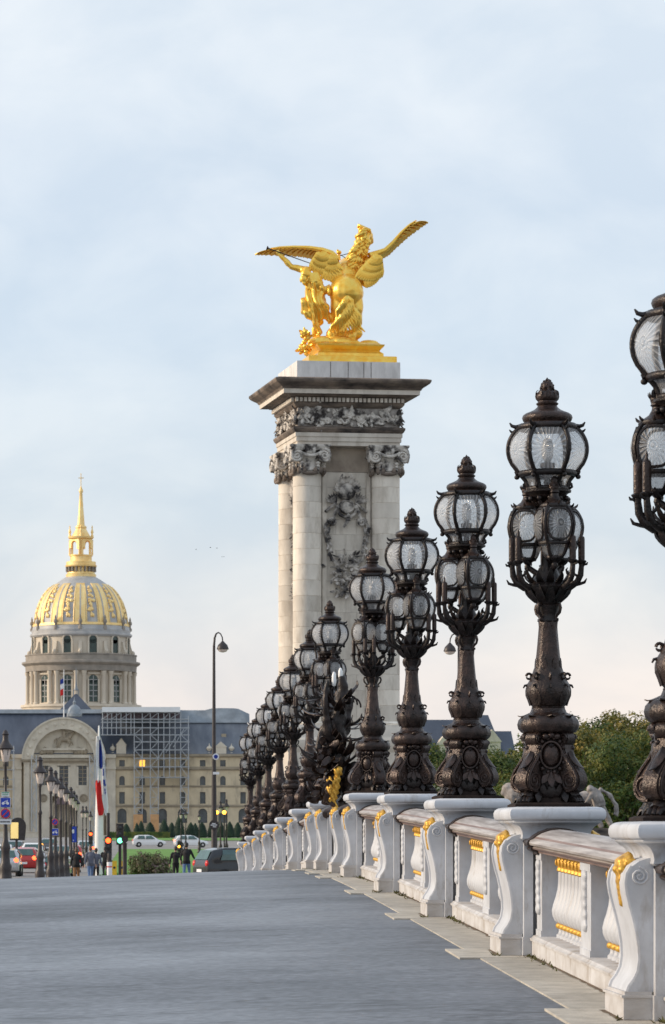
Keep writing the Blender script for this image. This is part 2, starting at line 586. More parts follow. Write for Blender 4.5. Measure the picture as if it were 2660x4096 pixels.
def lantern_glass():
    """moulded clear glass: part see-through, part milky, with a sunburst pressed into each pane (pane UV)"""
    m, n, l, p = nt('pressed lantern glass')
    uv = n.new('ShaderNodeUVMap')
    sp = n.new('ShaderNodeSeparateXYZ')
    l.new(uv.outputs[0], sp.inputs[0])
    an = n.new('ShaderNodeMath'); an.operation = 'ARCTAN2'
    l.new(sp.outputs['Y'], an.inputs[0]); l.new(sp.outputs['X'], an.inputs[1])
    k = n.new('ShaderNodeMath'); k.operation = 'MULTIPLY'; k.inputs[1].default_value = 22
    l.new(an.outputs[0], k.inputs[0])
    si = n.new('ShaderNodeMath'); si.operation = 'SINE'
    l.new(k.outputs[0], si.inputs[0])
    ln = n.new('ShaderNodeVectorMath'); ln.operation = 'LENGTH'
    l.new(uv.outputs[0], ln.inputs[0])
    rg = n.new('ShaderNodeMapRange')
    rg.inputs['From Min'].default_value = .25; rg.inputs['From Max'].default_value = .8
    l.new(ln.outputs['Value'], rg.inputs['Value'])
    pr = n.new('ShaderNodeMath'); pr.operation = 'MULTIPLY'
    l.new(si.outputs[0], pr.inputs[0]); l.new(rg.outputs[0], pr.inputs[1])
    ring = n.new('ShaderNodeMath'); ring.operation = 'MULTIPLY'; ring.inputs[1].default_value = 30
    l.new(ln.outputs['Value'], ring.inputs[0])
    rs = n.new('ShaderNodeMath'); rs.operation = 'SINE'
    l.new(ring.outputs[0], rs.inputs[0])
    ins = n.new('ShaderNodeMapRange')
    ins.inputs['From Min'].default_value = .2; ins.inputs['From Max'].default_value = .32
    ins.inputs['To Min'].default_value = 1; ins.inputs['To Max'].default_value = 0
    l.new(ln.outputs['Value'], ins.inputs['Value'])
    rr = n.new('ShaderNodeMath'); rr.operation = 'MULTIPLY'
    l.new(rs.outputs[0], rr.inputs[0]); l.new(ins.outputs[0], rr.inputs[1])
    sm = n.new('ShaderNodeMath'); sm.operation = 'ADD'
    l.new(pr.outputs[0], sm.inputs[0]); l.new(rr.outputs[0], sm.inputs[1])
    co = n.new('ShaderNodeTexCoord')
    nz = n.new('ShaderNodeTexNoise'); nz.inputs['Scale'].default_value = 22; nz.inputs['Detail'].default_value = 4
    l.new(co.outputs['Object'], nz.inputs['Vector'])
    s2 = n.new('ShaderNodeMath'); s2.operation = 'MULTIPLY_ADD'; s2.inputs[1].default_value = .8
    l.new(nz.outputs['Fac'], s2.inputs[0]); l.new(sm.outputs[0], s2.inputs[2])
    bp = n.new('ShaderNodeBump'); bp.inputs['Strength'].default_value = 1.0; bp.inputs['Distance'].default_value = .012
    l.new(s2.outputs[0], bp.inputs['Height'])
    p.inputs['Base Color'].default_value = (.95, .95, .96, 1)
    p.inputs['Roughness'].default_value = .12
    p.inputs['Specular IOR Level'].default_value = .8
    l.new(bp.outputs[0], p.inputs['Normal'])
    tl = n.new('ShaderNodeBsdfTranslucent'); tl.inputs['Color'].default_value = (.97, .97, .98, 1)
    l.new(bp.outputs[0], tl.inputs['Normal'])
    m1 = n.new('ShaderNodeMixShader'); m1.inputs[0].default_value = .5
    l.new(p.outputs[0], m1.inputs[1]); l.new(tl.outputs[0], m1.inputs[2])
    tr = n.new('ShaderNodeBsdfTransparent'); tr.inputs['Color'].default_value = (.93, .94, .95, 1)
    # the embossed lines are milkier than the clear field
    fr = n.new('ShaderNodeMapRange')
    fr.inputs['From Min'].default_value = -.4; fr.inputs['From Max'].default_value = 2.0
    fr.inputs['To Min'].default_value = .66; fr.inputs['To Max'].default_value = .22
    l.new(s2.outputs[0], fr.inputs['Value'])
    m2 = n.new('ShaderNodeMixShader')
    l.new(fr.outputs[0], m2.inputs[0])
    l.new(m1.outputs[0], m2.inputs[1]); l.new(tr.outputs[0], m2.inputs[2])
    l.new(m2.outputs[0], n['Material Output'].inputs[0])
    return m
M['glass'] = lantern_glass()
# ------------------------------------------------------------------ bridge deck
def sheet(name, x0, x1, d0, d1, nx, nd, zf, m, thick=0.0, ds=None, **tags):
    ds = ds or [d0 + (d1 - d0) * j / nd for j in range(nd + 1)]
    mb = MB()
    vs, fs = [], []
    for d in ds:
        for i in range(nx + 1):
            x = x0 + (x1 - x0) * i / nx
            vs.append((x, d, zf(x, d)))
    w = nx + 1
    for j in range(len(ds) - 1):
        for i in range(nx):
            fs.append((j * w + i, j * w + i + 1, (j + 1) * w + i + 1, (j + 1) * w + i))
    n = len(vs)
    if thick:
        b0 = n
        vs += [(x, y, z - thick) for x, y, z in vs[:n]]
        fs += [tuple(b0 + i for i in reversed(f)) for f in list(fs)]
        for j in range(len(ds) - 1):
            a, b = j * w, (j + 1) * w
            fs.append((a, b, b0 + b, b0 + a))
            a, b = j * w + nx, (j + 1) * w + nx
            fs.append((b, a, b0 + a, b0 + b))
    mb.add(vs, fs)
    return mb.build(name, m, smooth=40, **tags)
sheet('pavement', -4.15, 3.78, -30, 150, 10, 180, walk_z, M['asphalt'], thick=.9, kind='structure')
M['road'] = mat('road asphalt', (.085, .085, .09), rough=.55, nscale=1.5, col2=(.06, .06, .065), bump=.3, bscale=60)
M['kerb'] = mat('granite kerb', (.30, .29, .28), rough=.6, nscale=6, var=.2, bump=.2)
sheet('kerb', -4.45, -4.154, -30, 150, 1, 90, lambda x, d: walk_z(-4.15, d) + .004, M['kerb'], thick=.9, kind='structure')
sheet('road', -29.0, -4.454, -30, 150, 4, 90, lambda x, d: walk_z(-4.15, d) - .13 - .0, M['road'], thick=.8, kind='structure')
sheet('far_pavement', -37.5, -29.004, -30, 150, 2, 90, lambda x, d: walk_z(-4.15, d) + .002, M['asphalt'], thick=.9, kind='structure')

# pedestal stations along the parapet (centre distance)
XC = 3.31
CEN = [20.65 + 7 * n + .4 for n in (0, 1, 2, 3, 4)] + [20.65 + 7 * (5.56 + k) + .4 for k in range(7)]
LOW = [52.1, 56.6]
# pale stone border: each slab a piece of the border
border = empty('stone_border', (2.7, 15, prof(15)), kind='structure')
border['label'] = 'pale stone slabs bordering the asphalt along the foot of the white balustrade'
def slab(x0, x1, d0, d1, lift):
    mb = MB()
    g = .004
    vs = []
    for d in (d0 + g, d1 - g):
        for x in (x0, x1):
            vs += [(x, d, prof(d) + lift), (x, d, prof(d) - .2)]
    mb.add(vs, [(0, 2, 6, 4), (0, 1, 3, 2), (4, 6, 7, 5), (0, 4, 5, 1), (2, 3, 7, 6)])
    o = mb.build('slab', M['border'])
    o.parent = border
    o.matrix_parent_inverse = Matrix.Translation(-border.location)
stations = sorted([c for c in CEN + LOW])
edges = [c for c in stations]
prev = 12.0
for c in edges + [108.0]:
    a, b = prev, c - .7
    n = max(1, round((b - a) / 1.35))
    for k in range(n):
        slab(2.69, 3.3, a + (b - a) * k / n, a + (b - a) * (k + 1) / n, .007)
    if c < 107:
        slab(2.53, 3.3, c - .7, c + .62, .009)
        prev = c + .62

# ------------------------------------------------------------------ pedestals with scroll consoles
CONS = [(.17, .152), (.20, .142), (.24, .112), (.29, .088), (.36, .078), (.44, .082), (.52, .095), (.60, .113), (.68, .135), (.75, .152),
        (.81, .160), (.87, .152), (.915, .125), (.945, .085), (.962, .03)]
def console_mesh(side):
    mb = MB()
    out = [(-side * 0.0, .17)] + [(side * o, z) for z, o in CONS] + [(0, .965)]
    poly = [(x * 1.0, z) for x, z in out]
    if side > 0: poly = poly[::-1]
    mb.prism(poly, -.385, .385)
    # raised fillets along both rims
    for yy in (-.372, .372):
        mb.tube([(side * (o + .004), yy, z) for z, o in CONS[:-2]], .014, 6)
    # volute in relief on the end faces
    for yy in (-.385, .385):
        sg = -1 if yy < 0 else 1
        pts = []
        for k in range(22):
            t = k / 21
            a = PI * .5 + t * 4.2 * PI
            r = .05 * (1 - t) + .006
            pts.append((side * (.085 + math.cos(a) * r), yy + sg * .004, .855 + math.sin(a) * r))
        mb.tube(pts, .008, 5)
    return mb.mesh('console', M['white'], smooth=45)
CM = {-1: console_mesh(-1), 1: console_mesh(1)}
def base_block_mesh(side):
    mb = MB()
    a, b = sorted((0, side * .172))
    mb.box(a, b, -.41, .41, 0, .135)
    a, b = sorted((0, side * .185))
    mb.box(a, b, -.422, .422, .135, .15)
    a, b = sorted((0, side * .165))
    mb.box(a, b, -.40, .40, .15, .17)
    return mb.mesh('base_block', M['white_plinth'])
BM = {-1: base_block_mesh(-1), 1: base_block_mesh(1)}
def gold_mesh(side):
    mb = MB()
    s = side
    # scallop shell leaning on the shoulder of the scroll
    for k in range(-4, 5):
        a = k * .30
        mb.tube([(s * .165, math.sin(a) * .03, .90), (s * .15, math.sin(a) * .10, .945 + math.cos(a) * .02), (s * .085, math.sin(a) * .15, .965 + math.cos(a) * .055)], [.02, .03, .022], 6)
    mb.ell((s * .165, 0, .90), (.035, .06, .035))
    for q in (-1, 1):
        mb.ell((s * .15, q * .13, .90), (.03, .05, .03))
        mb.ell((s * .10, q * .17, .955), (.04, .03, .03))
    # leafy drop hanging down the face
    for k, (z, w) in enumerate([(.86, .085), (.815, .095), (.77, .08), (.73, .06), (.69, .05), (.655, .03)]):
        o = .150 - abs(z - .83) * .12
        mb.ell((s * (o + .008), 0, z), (.022, w, .036))
        mb.ell((s * (o + .006), w * .85, z + .016), (.018, .03, .03))
        mb.ell((s * (o + .006), -w * .85, z + .016), (.018, .03, .03))
    mb.v = [(x * .98, y * .72, .86 + (z - .86) * .82) for x, y, z in mb.v]
    return remesh(mb, .010, M['gold_paint'], 1)
GM = {-1: gold_mesh(-1), 1: gold_mesh(1)}
def core_mesh(top):
    mb = MB()
    mb.sqlathe([(.0, 0), (.0, .16), (-.012, .175), (-.012, top)], ax=.24, ay=.36)
    # corner pilaster strips beside the consoles
    for sx in (-1, 1):
        for sy in (-1, 1):
            mb.box(sx * .215 - .045, sx * .215 + .045, sy * .43 - .055, sy * .43 + .055, 0, .15)
            mb.box(sx * .215 - .036, sx * .215 + .036, sy * .43 - .045, sy * .43 + .045, .15, .90)
    return mb.mesh('core', M['white'], smooth=30)
def cap_mesh():
    mb = MB()
    mb.sqlathe([(-.115, .915), (-.10, .93), (-.105, .95), (-.10, .985), (-.08, 1.02), (-.045, 1.048), (-.03, 1.058), (-.028, 1.072), (-.012, 1.075),
                (.0, 1.088), (.006, 1.11), (.006, 1.135), (-.002, 1.155), (-.016, 1.168), (-.03, 1.175), (-.06, 1.18)], ax=.372, ay=.64)
    return mb.mesh('cap', M['white'], smooth=50)
core_hi, core_lo, capm = core_mesh(.93), core_mesh(.84), cap_mesh()
def lowtop_mesh():
    mb = MB()
    mb.sqlathe([(-.06, .84), (-.02, .86), (.0, .90), (.0, .94), (-.05, .99), (-.13, 1.03)], ax=.33, ay=.50)
    return mb.mesh('saddle', M['rail_dark'], smooth=50)
lowtop = lowtop_mesh()
ORD = ['first', 'second', 'third', 'fourth', 'fifth', 'sixth', 'seventh']
def where(i):
    # stations 0..4 lie on this side of the leafy bronze group at mid-bridge, 5..11 beyond it
    return (ORD[4 - i], 'away from the pylon') if i < 5 else (ORD[i - 5], 'towards the pylon')
for i, c in enumerate(CEN):
    o_, side_ = where(i)
    p = empty('parapet_pedestal', (XC, c, prof(c)), label='white gilded-console pedestal, %s from the leafy bronze group %s' % (o_, side_),
              cat='pedestal', group='white pedestals along the parapet')
    place('core', core_hi, p)
    place('cap', capm, p)
    for s in (-1, 1):
        k = place('console', CM[s], p, loc=(s * .248, 0, 0))
        place('base_block', BM[s], p, loc=(s * .258, 0, 0))
        place('gilded_shell', GM[s], k)
for i, c in enumerate(LOW):
    p = empty('low_pedestal', (XC, c, prof(c)), label='white scroll console with a dark saddle on top, %s the leafy bronze group' % ('just before' if i == 0 else 'just beyond'),
              cat='pedestal')
    p['label'] = ['white console pedestal with dark top under the leafy bronze group', 'white console pedestal with dark top on the pylon side of the bronze group'][i]
    place('core', core_lo, p)
    place('saddle', lowtop, p)
    for s in (-1, 1):
        k = place('console', CM[s], p, loc=(s * .248, 0, 0))
        place('base_block', BM[s], p, loc=(s * .258, 0, 0))
        place('gilded_shell', GM[s], k)

# ------------------------------------------------------------------ balustrade bays
def bal_meshes():
    a = MB()
    a.lathe([(.062, .0), (.062, .022), (.046, .03), (.040, .05), (.044, .062)], 10)
    a.lathe([(.05, .095), (.078, .115), (.098, .15), (.102, .185), (.09, .225), (.07, .27), (.054, .32), (.047, .37), (.046, .44)], 12, ripple=None)
    ring = MB()
    ring.lathe([(.048, .06), (.066, .068), (.07, .08), (.064, .094), (.05, .097)], 10)
    top = MB()
    top.lathe([(.047, .438), (.06, .446), (.058, .462), (.05, .468), (.062, .49), (.066, .515), (.058, .53), (.07, .545), (.07, .56)], 10)
    for k in range(6):
        q = 2 * PI * k / 6
        top.ell((math.cos(q) * .062, math.sin(q) * .062, .50), (.016, .016, .024), 6, 4)
    return a.mesh('baluster', M['white'], 60), ring.mesh('gilded_ring', M['gold_paint'], 60), top.mesh('gilded_capital', M['gold_paint'], 60)
BAL, BRING, BTOP = bal_meshes()
RAIL = [(-.165, .832), (-.17, .85), (-.205, .858), (-.215, .872), (-.20, .884), (-.232, .892), (-.24, .91), (-.232, .93), (-.20, .944),
        (-.185, .958), (-.14, .985), (-.07, 1.008), (0, 1.015)]
RAIL = RAIL + [(-x, z) for x, z in reversed(RAIL[:-1])]
def run(mb, sec, d0, d1, nseg, cx=XC):
    """sweep a cross-section (x, z above the walk) along the sloping parapet"""
    vs, fs = [], []
    n = len(sec)
    for j in range(nseg + 1):
        d = d0 + (d1 - d0) * j / nseg
        vs += [(cx + x, d, prof(d) + z) for x, z in sec]
    for j in range(nseg):
        for k in range(n):
            k2 = (k + 1) % n
            fs.append((j * n + k, j * n + k2, (j + 1) * n + k2, (j + 1) * n + k))
    fs.append(tuple(reversed(range(n))))
    fs.append(tuple(nseg * n + k for k in range(n)))
    mb.add(vs, fs)
def child(o, parent):
    o.parent = parent
    o.matrix_parent_inverse = Matrix.Translation(-parent.location)
    return o
def bay(d0, d1, label, posts, full=True):
    t = empty('balustrade_bay', (XC, (d0 + d1) / 2, prof((d0 + d1) / 2)), label=label, cat='balustrade', group='balustrade bays between the pedestals')
    mb = MB()
    run(mb, [(-.19, 0), (-.19, .125), (-.205, .133), (-.207, .150), (-.19, .158), (-.18, .172), (-.15, .18), (.15, .18), (.19, .158), (.205, .150), (.19, .125), (.19, 0)], d0, d1, 6)
    child(mb.build('plinth', M['white_plinth'], smooth=30), t)
    mb = MB()
    run(mb, RAIL, d0, d1, 8)
    me = mb.mesh('handrail', [M['railstone'], M['rail_brown']], smooth=45)
    n = len(RAIL)
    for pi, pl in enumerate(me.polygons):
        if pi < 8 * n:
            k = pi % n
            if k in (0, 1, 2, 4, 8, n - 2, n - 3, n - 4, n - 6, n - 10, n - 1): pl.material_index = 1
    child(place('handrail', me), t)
    for a, b in ((d0 - .02, d0 + .20), (d1 - .24, d1 + .02)):
        mb = MB()
        run(mb, [(x * 1.07, .93 + (z - .93) * 1.16) for x, z in RAIL], a, b, 1)
        child(mb.build('rail_collar', M['rail_dark'], smooth=45), t)
    spans = []
    last = d0
    for a, b in posts:
        mb = MB()
        run(mb, [(-.15, .175), (-.15, .832), (.15, .832), (.15, .175)], a, b, 1)
        run(mb, [(-.158, .175), (-.158, .225), (.158, .225), (.158, .175)], a - .008, b + .008, 1)
        run(mb, [(-.158, .775), (-.158, .828), (.158, .828), (.158, .775)], a - .008, b + .008, 1)
        po = child(mb.build('post', M['white']), t)
        # raised console tongue on the walk side of the wider posts
        if b - a > .3:
            mb = MB()
            c = (a + b) / 2
            for k in range(6):
                z = .74 - k * .07
                w = [.07, .06, .055, .06, .075, .085][k]
                mb.ell((XC - .155, c, prof(c) + z), (.03, w, .05), 10, 6)
            me2 = remesh(mb, .014, M['white'], 2)
            rd = place('relief_drop', me2)
            rd.parent = po
        if a - last > .5: spans.append((last, a))
        last = b
    if d1 - last > .5: spans.append((last, d1))
    for a, b in spans:
        n = max(2, round((b - a - .1) / .205))
        for k in range(n):
            d = a + .05 + (b - a - .1) * (k + .5) / n
            bo = child(place('baluster', BAL, loc=(XC, d, prof(d) + .178), scale=(.9, .9, 1.172)), t)
            place('gilded_capital', BTOP, bo)
            place('gilded_ring', BRING, bo)
    return t
def std_posts(d0, d1):
    L = d1 - d0
    m = (d0 + d1) / 2
    return [(d0, d0 + .34), (m - .27, m + .27), (d1 - .34, d1)]
names = []
allc = [CEN[0] - 7] + CEN
for i in range(len(allc) - 1):
    d0, d1 = allc[i] + .49, allc[i + 1] - .49
    if i == 5: continue            # mid-bridge gap, built below
    if i < 5:
        lab = 'white gilt balustrade bay, %s from the leafy bronze group away from the pylon' % ['fifth', 'fourth', 'third', 'second', 'first'][i]
    else:
        lab = 'white gilt balustrade bay, %s from the leafy bronze group towards the pylon' % ORD[i - 6]
    bay(d0, d1, lab, std_posts(d0, d1))
for a, b, lab in ((CEN[4] + .49, LOW[0] - .49, 'short white balustrade bay next to the leafy bronze group, away from the pylon'),
                  (LOW[0] + .49, LOW[1] - .49, 'white balustrade bay directly below the leafy bronze group'),
                  (LOW[1] + .49, CEN[5] - .49, 'short white balustrade bay next to the leafy bronze group, on the pylon side')):
    t = bay(a, b, lab, [(a, a + .25), (b - .25, b)])
# tufts of moss and weeds along the foot of the parapet
mb = MB()
for c in CEN[:6] + LOW:
    for k in range(70):
        d = c - .5 + rnd.gauss(0, .13) if k % 4 == 0 else c - .5 - abs(rnd.gauss(0, 1.0))
        x = XC - .20 - abs(rnd.gauss(0, .03)) if d < c - .5 else XC - .44 - abs(rnd.gauss(0, .025))
        z = prof(d)
        a = rnd.uniform(0, 6.28)
        h = rnd.uniform(.012, .05)
        w = rnd.uniform(.006, .016)
        dx, dy = math.cos(a) * w, math.sin(a) * w
        lx, ly = rnd.gauss(0, .02), rnd.gauss(0, .02)
        mb.add([(x - dx, d - dy, z), (x + dx, d + dy, z), (x + lx + dx * .6, d + ly + dy * .6, z + h * .7), (x + lx * 1.6, d + ly * 1.6, z + h)], [(0, 1, 2, 3)])
mb.build('moss', M['moss'], label='mossy weeds at the foot of the white pedestals', cat='moss', kind='stuff')

# ------------------------------------------------------------------ candelabrum street lamps
BZ, BD = M['bronze'], M['bronze_dark']
M['opal'] = mat('opal torch glass', (.86, .86, .85), rough=.25, var=.03)
def pane_mesh(r_of, z0, z1, half, nz=8, na=8):
    """one curved pane; r_of(z) is the globe profile, half the half-angle; faces +X"""
    me = bpy.data.meshes.new('pane')
    vs, fs, uv = [], [], []
    for i in range(nz + 1):
        z = z0 + (z1 - z0) * i / nz
        for k in range(na + 1):
            a = -half + 2 * half * k / na
            r = r_of(z)
            vs.append((r * math.cos(a), r * math.sin(a), z))
            uv.append((2 * k / na - 1, 2 * i / nz - 1))
    w = na + 1
    for i in range(nz):
        for k in range(na):
            fs.append((i * w + k, i * w + k + 1, (i + 1) * w + k + 1, (i + 1) * w + k))
    me.from_pydata(vs, [], fs)
    u = me.uv_layers.new(name='UVMap')
    for pl in me.polygons:
        pl.use_smooth = True
        for li in pl.loop_indices:
            u.data[li].uv = uv[me.loops[li].vertex_index]
    me.materials.append(M['glass'])
    return me
def interp(tab):
    def f(z):
        if z <= tab[0][0]: return tab[0][1]
        for (a, ra), (b, rb) in zip(tab, tab[1:]):
            if z <= b:
                t = (z - a) / (b - a)
                t = t * t * (3 - 2 * t) * .35 + t * .65
                return ra + (rb - ra) * t
        return tab[-1][1]
    return f
def rot_z(a): return Matrix.Rotation(a, 4, 'Z')

def make_lamp():
    root = empty('bridge_candelabrum')
    def part(name, mb, m=BZ, parent=root, sm=50, loc=None, rz=None):
        o = mb.build(name, m, parent, smooth=sm)
        if loc is not None: o.location = loc
        if rz is not None: o.rotation_euler = (0, 0, rz)
        return o
    # --- foot
    mb = MB()
    mb.sqlathe([(.30, 0), (.30, .022), (.285, .03), (.27, .036)], ax=0, ay=0, M=rot_z(0))
    mb.lathe([(.22, .034), (.2, .07), (.17, .1), (.15, .14)], 8, a0=PI / 8)
    part('plinth', mb, M['bronze_matt'], sm=30)
    # --- core with crowded foliage
    mb = MB()
    mb.lathe([(.13, .03), (.15, .12), (.165, .2), (.165, .34), (.15, .45), (.145, .54), (.17, .57), (.19, .60)], 16)
    for k in range(4):
        a = k * PI / 2
        for q in (-.35, 0, .35):
            b = a + q
            mb.leaf((math.cos(b) * .15, math.sin(b) * .15, .04), (math.cos(b) * .5, math.sin(b) * .5, .8), (math.cos(b), math.sin(b), .2), .16, .1, curl=-.9, seg=4)
            mb.leaf((math.cos(b) * .15, math.sin(b) * .15, .56), (math.cos(b) * .4, math.sin(b) * .4, -.9), (math.cos(b), math.sin(b), 0), .10, .07, curl=.8, seg=4)
    part('core', mb, BD)
    # --- four scroll legs on the diagonals
    outer = [(.15, .605), (.20, .60), (.225, .575), (.23, .545), (.215, .515), (.195, .50), (.20, .46), (.215, .42), (.245, .375), (.285, .33), (.32, .285),
             (.342, .24), (.345, .20), (.335, .165), (.31, .14), (.28, .128), (.245, .128), (.215, .145)]
    inner = [(.165, .20), (.15, .28), (.14, .36), (.13, .45), (.12, .53), (.12, .60)]
    def scroll():
        mb = MB()
        for hw, sc_ in ((.062, 1.0), (.048, 1.03)):
            poly = [(x * sc_ if x > .19 else x, z) for x, z in outer] + inner
            mb.prism(poly, -hw, hw)
        for yy in (-.064, .064):
            pts = [(.232, yy, .54)]
            # long rib following the outer edge into a spiral
            rib = [(r - .016, yy, z) for r, z in outer[4:17]]
            sp = []
            for k in range(34):
                t = k / 33
                a = -PI * .35 - t * 4.4 * PI
                r = .072 * (1 - t) + .008
                sp.append((.262 + math.cos(a) * r, yy, .212 - math.sin(a) * r * -1))
            mb.tube(rib, .011, 6)
            mb.tube(sp, [.012 - .005 * k / 33 for k in range(34)], 6)
            mb.ell((.262, yy, .212), (.016, .014, .016), 8, 6)
            sp = []
            for k in range(16):
                t = k / 15
                a = t * 3 * PI
                r = .034 * (1 - t) + .005
                sp.append((.196 + math.cos(a) * r, yy, .553 + math.sin(a) * r))
            mb.tube(sp, .008, 5)
        # leaf lying on the back of the scroll
        mb.leaf((.215, 0, .44), (.5, 0, -.62), (.8, 0, .6), .2, .085, curl=.55, seg=6)
        return mb.mesh('scroll_leg', BZ, 40)
    def paw():
        mb = MB()
        mb.tube([(.19, 0, .15), (.25, 0, .12), (.285, 0, .075)], [.05, .045, .04], 8)
        for q in (-.03, 0, .03):
            mb.tube([(.25, q, .075), (.30, q * 1.15, .07), (.325, q * 1.25, .04)], [.022, .022, .014], 6)
        mb.ell((.26, 0, .06), (.06, .05, .04), 10, 6)
        for q in (-1, 1):
            mb.leaf((.2, q * .05, .13), (.5, q * .5, -.6), (.3, q * .6, .5), .12, .07, curl=-.8, seg=4)
        return mb.mesh('paw_foot', BD, 60)
    def medal():
        mb = MB()
        def E(c, r): mb.ell(c, r, 10, 6)
        E((.155, 0, .417), (.055, .078, .098))
        pts = [(.185, math.cos(a) * .085, .417 + math.sin(a) * .107) for a in [2 * PI * k / 24 for k in range(25)]]
        mb.tube(pts, .011, 6, cap=False)
        for k in range(14):
            a = 2 * PI * k / 14
            E((.178, math.cos(a) * .112, .417 + math.sin(a) * .138), (.022, .018, .018))
        for s in (-1, 1):
            mb.leaf((.18, s * .02, .27), (.25, s * .55, -.75), (1, 0, 0), .11, .06, curl=.5, seg=4)
        mb.leaf((.18, 0, .28), (.2, 0, -1), (1, 0, 0), .13, .07, curl=.6, seg=4)
        for s in (-1, 0, 1):
            E((.19, s * .045, .575 - abs(s) * .01), (.03, .03, .025))
        return mb.mesh('medallion', BZ, 60)
    SM_, PM_, MM_ = scroll(), paw(), medal()
    for k in range(4):
        place('scroll_leg', SM_, root, rot=(0, 0, PI / 4 + k * PI / 2))
        place('paw_foot', PM_, root, rot=(0, 0, PI / 4 + k * PI / 2))
        place('medallion', MM_, root, rot=(0, 0, k * PI / 2))
    # --- cushion, urn
    mb = MB()
    mb.lathe([(.18, .595), (.215, .602), (.24, .63), (.247, .665), (.238, .70), (.212, .73), (.17, .745), (.145, .765), (.132, .795)], 48, ripple=(16, .018))
    for k in range(8):
        a = k * PI / 4
        mb.leaf((math.cos(a) * .15, math.sin(a) * .15, .752), (math.cos(a), math.sin(a), -.35), (0, 0, 1), .10, .10, curl=.75, seg=5, bulge=.1)
    part('cushion', mb)
    mb = MB()
    mb.lathe([(.128, .79), (.134, .80), (.128, .81), (.14, .825), (.165, .86), (.181, .90), (.182, .94), (.172, .985), (.15, 1.02), (.135, 1.05), (.122, 1.09), (.112, 1.12)], 40, ripple=(8, .02))
    for k in range(8):
        a = k * PI / 4
        ca, sa = math.cos(a), math.sin(a)
        mb.leaf((ca * .142, sa * .142, .82), (ca * .34, sa * .34, .8), (ca, sa, 0), .17, .12, curl=-.75, seg=6, bulge=.1)
        pts = [(ca * (.155 + .022 * math.cos(t)), sa * (.155 + .022 * math.cos(t)), 1.055 + .022 * math.sin(t)) for t in [x * .55 for x in range(12)]]
        mb.tube(pts, [.011] * 10 + [.008, .006], 5)
        mb.tube([(ca * .16, sa * .16, .985), (ca * .19, sa * .19, .98), (ca * .2, sa * .2, .96)], [.012, .01, .006], 5)
    part('urn', mb)
    # --- shaft
    mb = MB()
    mb.lathe([(.112, 1.09), (.103, 1.15), (.094, 1.22), (.086, 1.30), (.079, 1.38), (.073, 1.46), (.071, 1.50)], 32, ripple=(8, .028))
    for k in range(8):
        a = k * PI / 4 + PI / 8
        ca, sa = math.cos(a), math.sin(a)
        mb.leaf((ca * .105, sa * .105, 1.09), (ca * .05, sa * .05, 1), (ca, sa, 0), .11, .05, curl=-.15, seg=4)
        mb.leaf((ca * .072, sa * .072, 1.50), (ca * .05, sa * .05, -1), (ca, sa, 0), .075, .04, curl=-.2, seg=4)
    part('shaft', mb)
    mb = MB()
    mb.lathe([(.072, 1.49), (.082, 1.50), (.078, 1.515), (.07, 1.53), (.075, 1.56), (.09, 1.60), (.095, 1.62), (.085, 1.632), (.098, 1.645), (.11, 1.67),
              (.14, 1.71), (.175, 1.745), (.19, 1.77), (.175, 1.785), (.15, 1.80), (.12, 1.83), (.09, 1.88), (.07, 1.93)], 32, ripple=(8, .03))
    for k in range(12):
        a = k * PI / 6
        ca, sa = math.cos(a), math.sin(a)
        mb.leaf((ca * .10, sa * .10, 1.65), (ca * .75, sa * .75, .65), (-ca * .3, -sa * .3, 1), .17, .085, curl=1.25, seg=5)
        mb.leaf((ca * .10, sa * .10, 1.78), (ca * .7, sa * .7, .5), (0, 0, 1), .15 + .03 * (k % 2), .07, curl=1.1, seg=5)
    part('basket', mb, BD)
    hm = MB()
    pts = [(.09, 0, 1.625), (.12, 0, 1.63), (.128, 0, 1.60), (.118, 0, 1.565), (.095, 0, 1.545), (.078, 0, 1.52), (.085, 0, 1.50), (.098, 0, 1.505), (.097, 0, 1.52)]
    hm.tube(pts, [.014, .014, .014, .013, .012, .011, .011, .01, .008], 6)
    hme = hm.mesh('handle', BZ, 60)
    for k in range(4): place('handle', hme, root, rot=(0, 0, PI / 4 + k * PI / 2))
    # --- candle arms
    am = MB()
    pts = [(.06, 0, 1.80), (.12, 0, 1.765), (.18, 0, 1.765), (.232, 0, 1.80), (.262, 0, 1.86), (.27, 0, 1.93), (.27, 0, 1.955)]
    am.tube(pts, [.028, .028, .027, .026, .024, .02, .022], 8)
    am.lathe([(.018, 1.945), (.034, 1.958), (.04, 1.97), (.03, 1.978)], 10, c=(.27, 0, 0))
    am.tube([(.275, 0, 1.93), (.293, 0, 1.945), (.312, 0, 1.945), (.32, 0, 1.96)], [.014, .012, .010, .004], 5)
    am.tube([(.225, 0, 1.785), (.26, 0, 1.79), (.295, 0, 1.80), (.312, 0, 1.83)], [.016, .014, .012, .004], 5)
    am.tube([(.24, 0, 1.85), (.21, 0, 1.87), (.2, 0, 1.90), (.215, 0, 1.915)], [.012, .010, .008, .004], 5)
    ame = am.mesh('candle_arm', BD, 60)
    cm = MB()
    cm.lathe([(.025, 1.975), (.026, 2.0), (.026, 2.15), (.022, 2.165), (.012, 2.17), (.008, 2.18), (.0075, 2.205), (.0, 2.23)], 10, c=(.27, 0, 0))
    cme = cm.mesh('candle', BZ, 50)
    for base in (-162, -42, 78):
        for q in (-12, 12):
            a_ = place('candle_arm', ame, root, rot=(0, 0, R(base + q)), scale=(1.08, 1, 1))
            place('candle', cme, a_)
    # --- stem and the three side lanterns
    mb = MB()
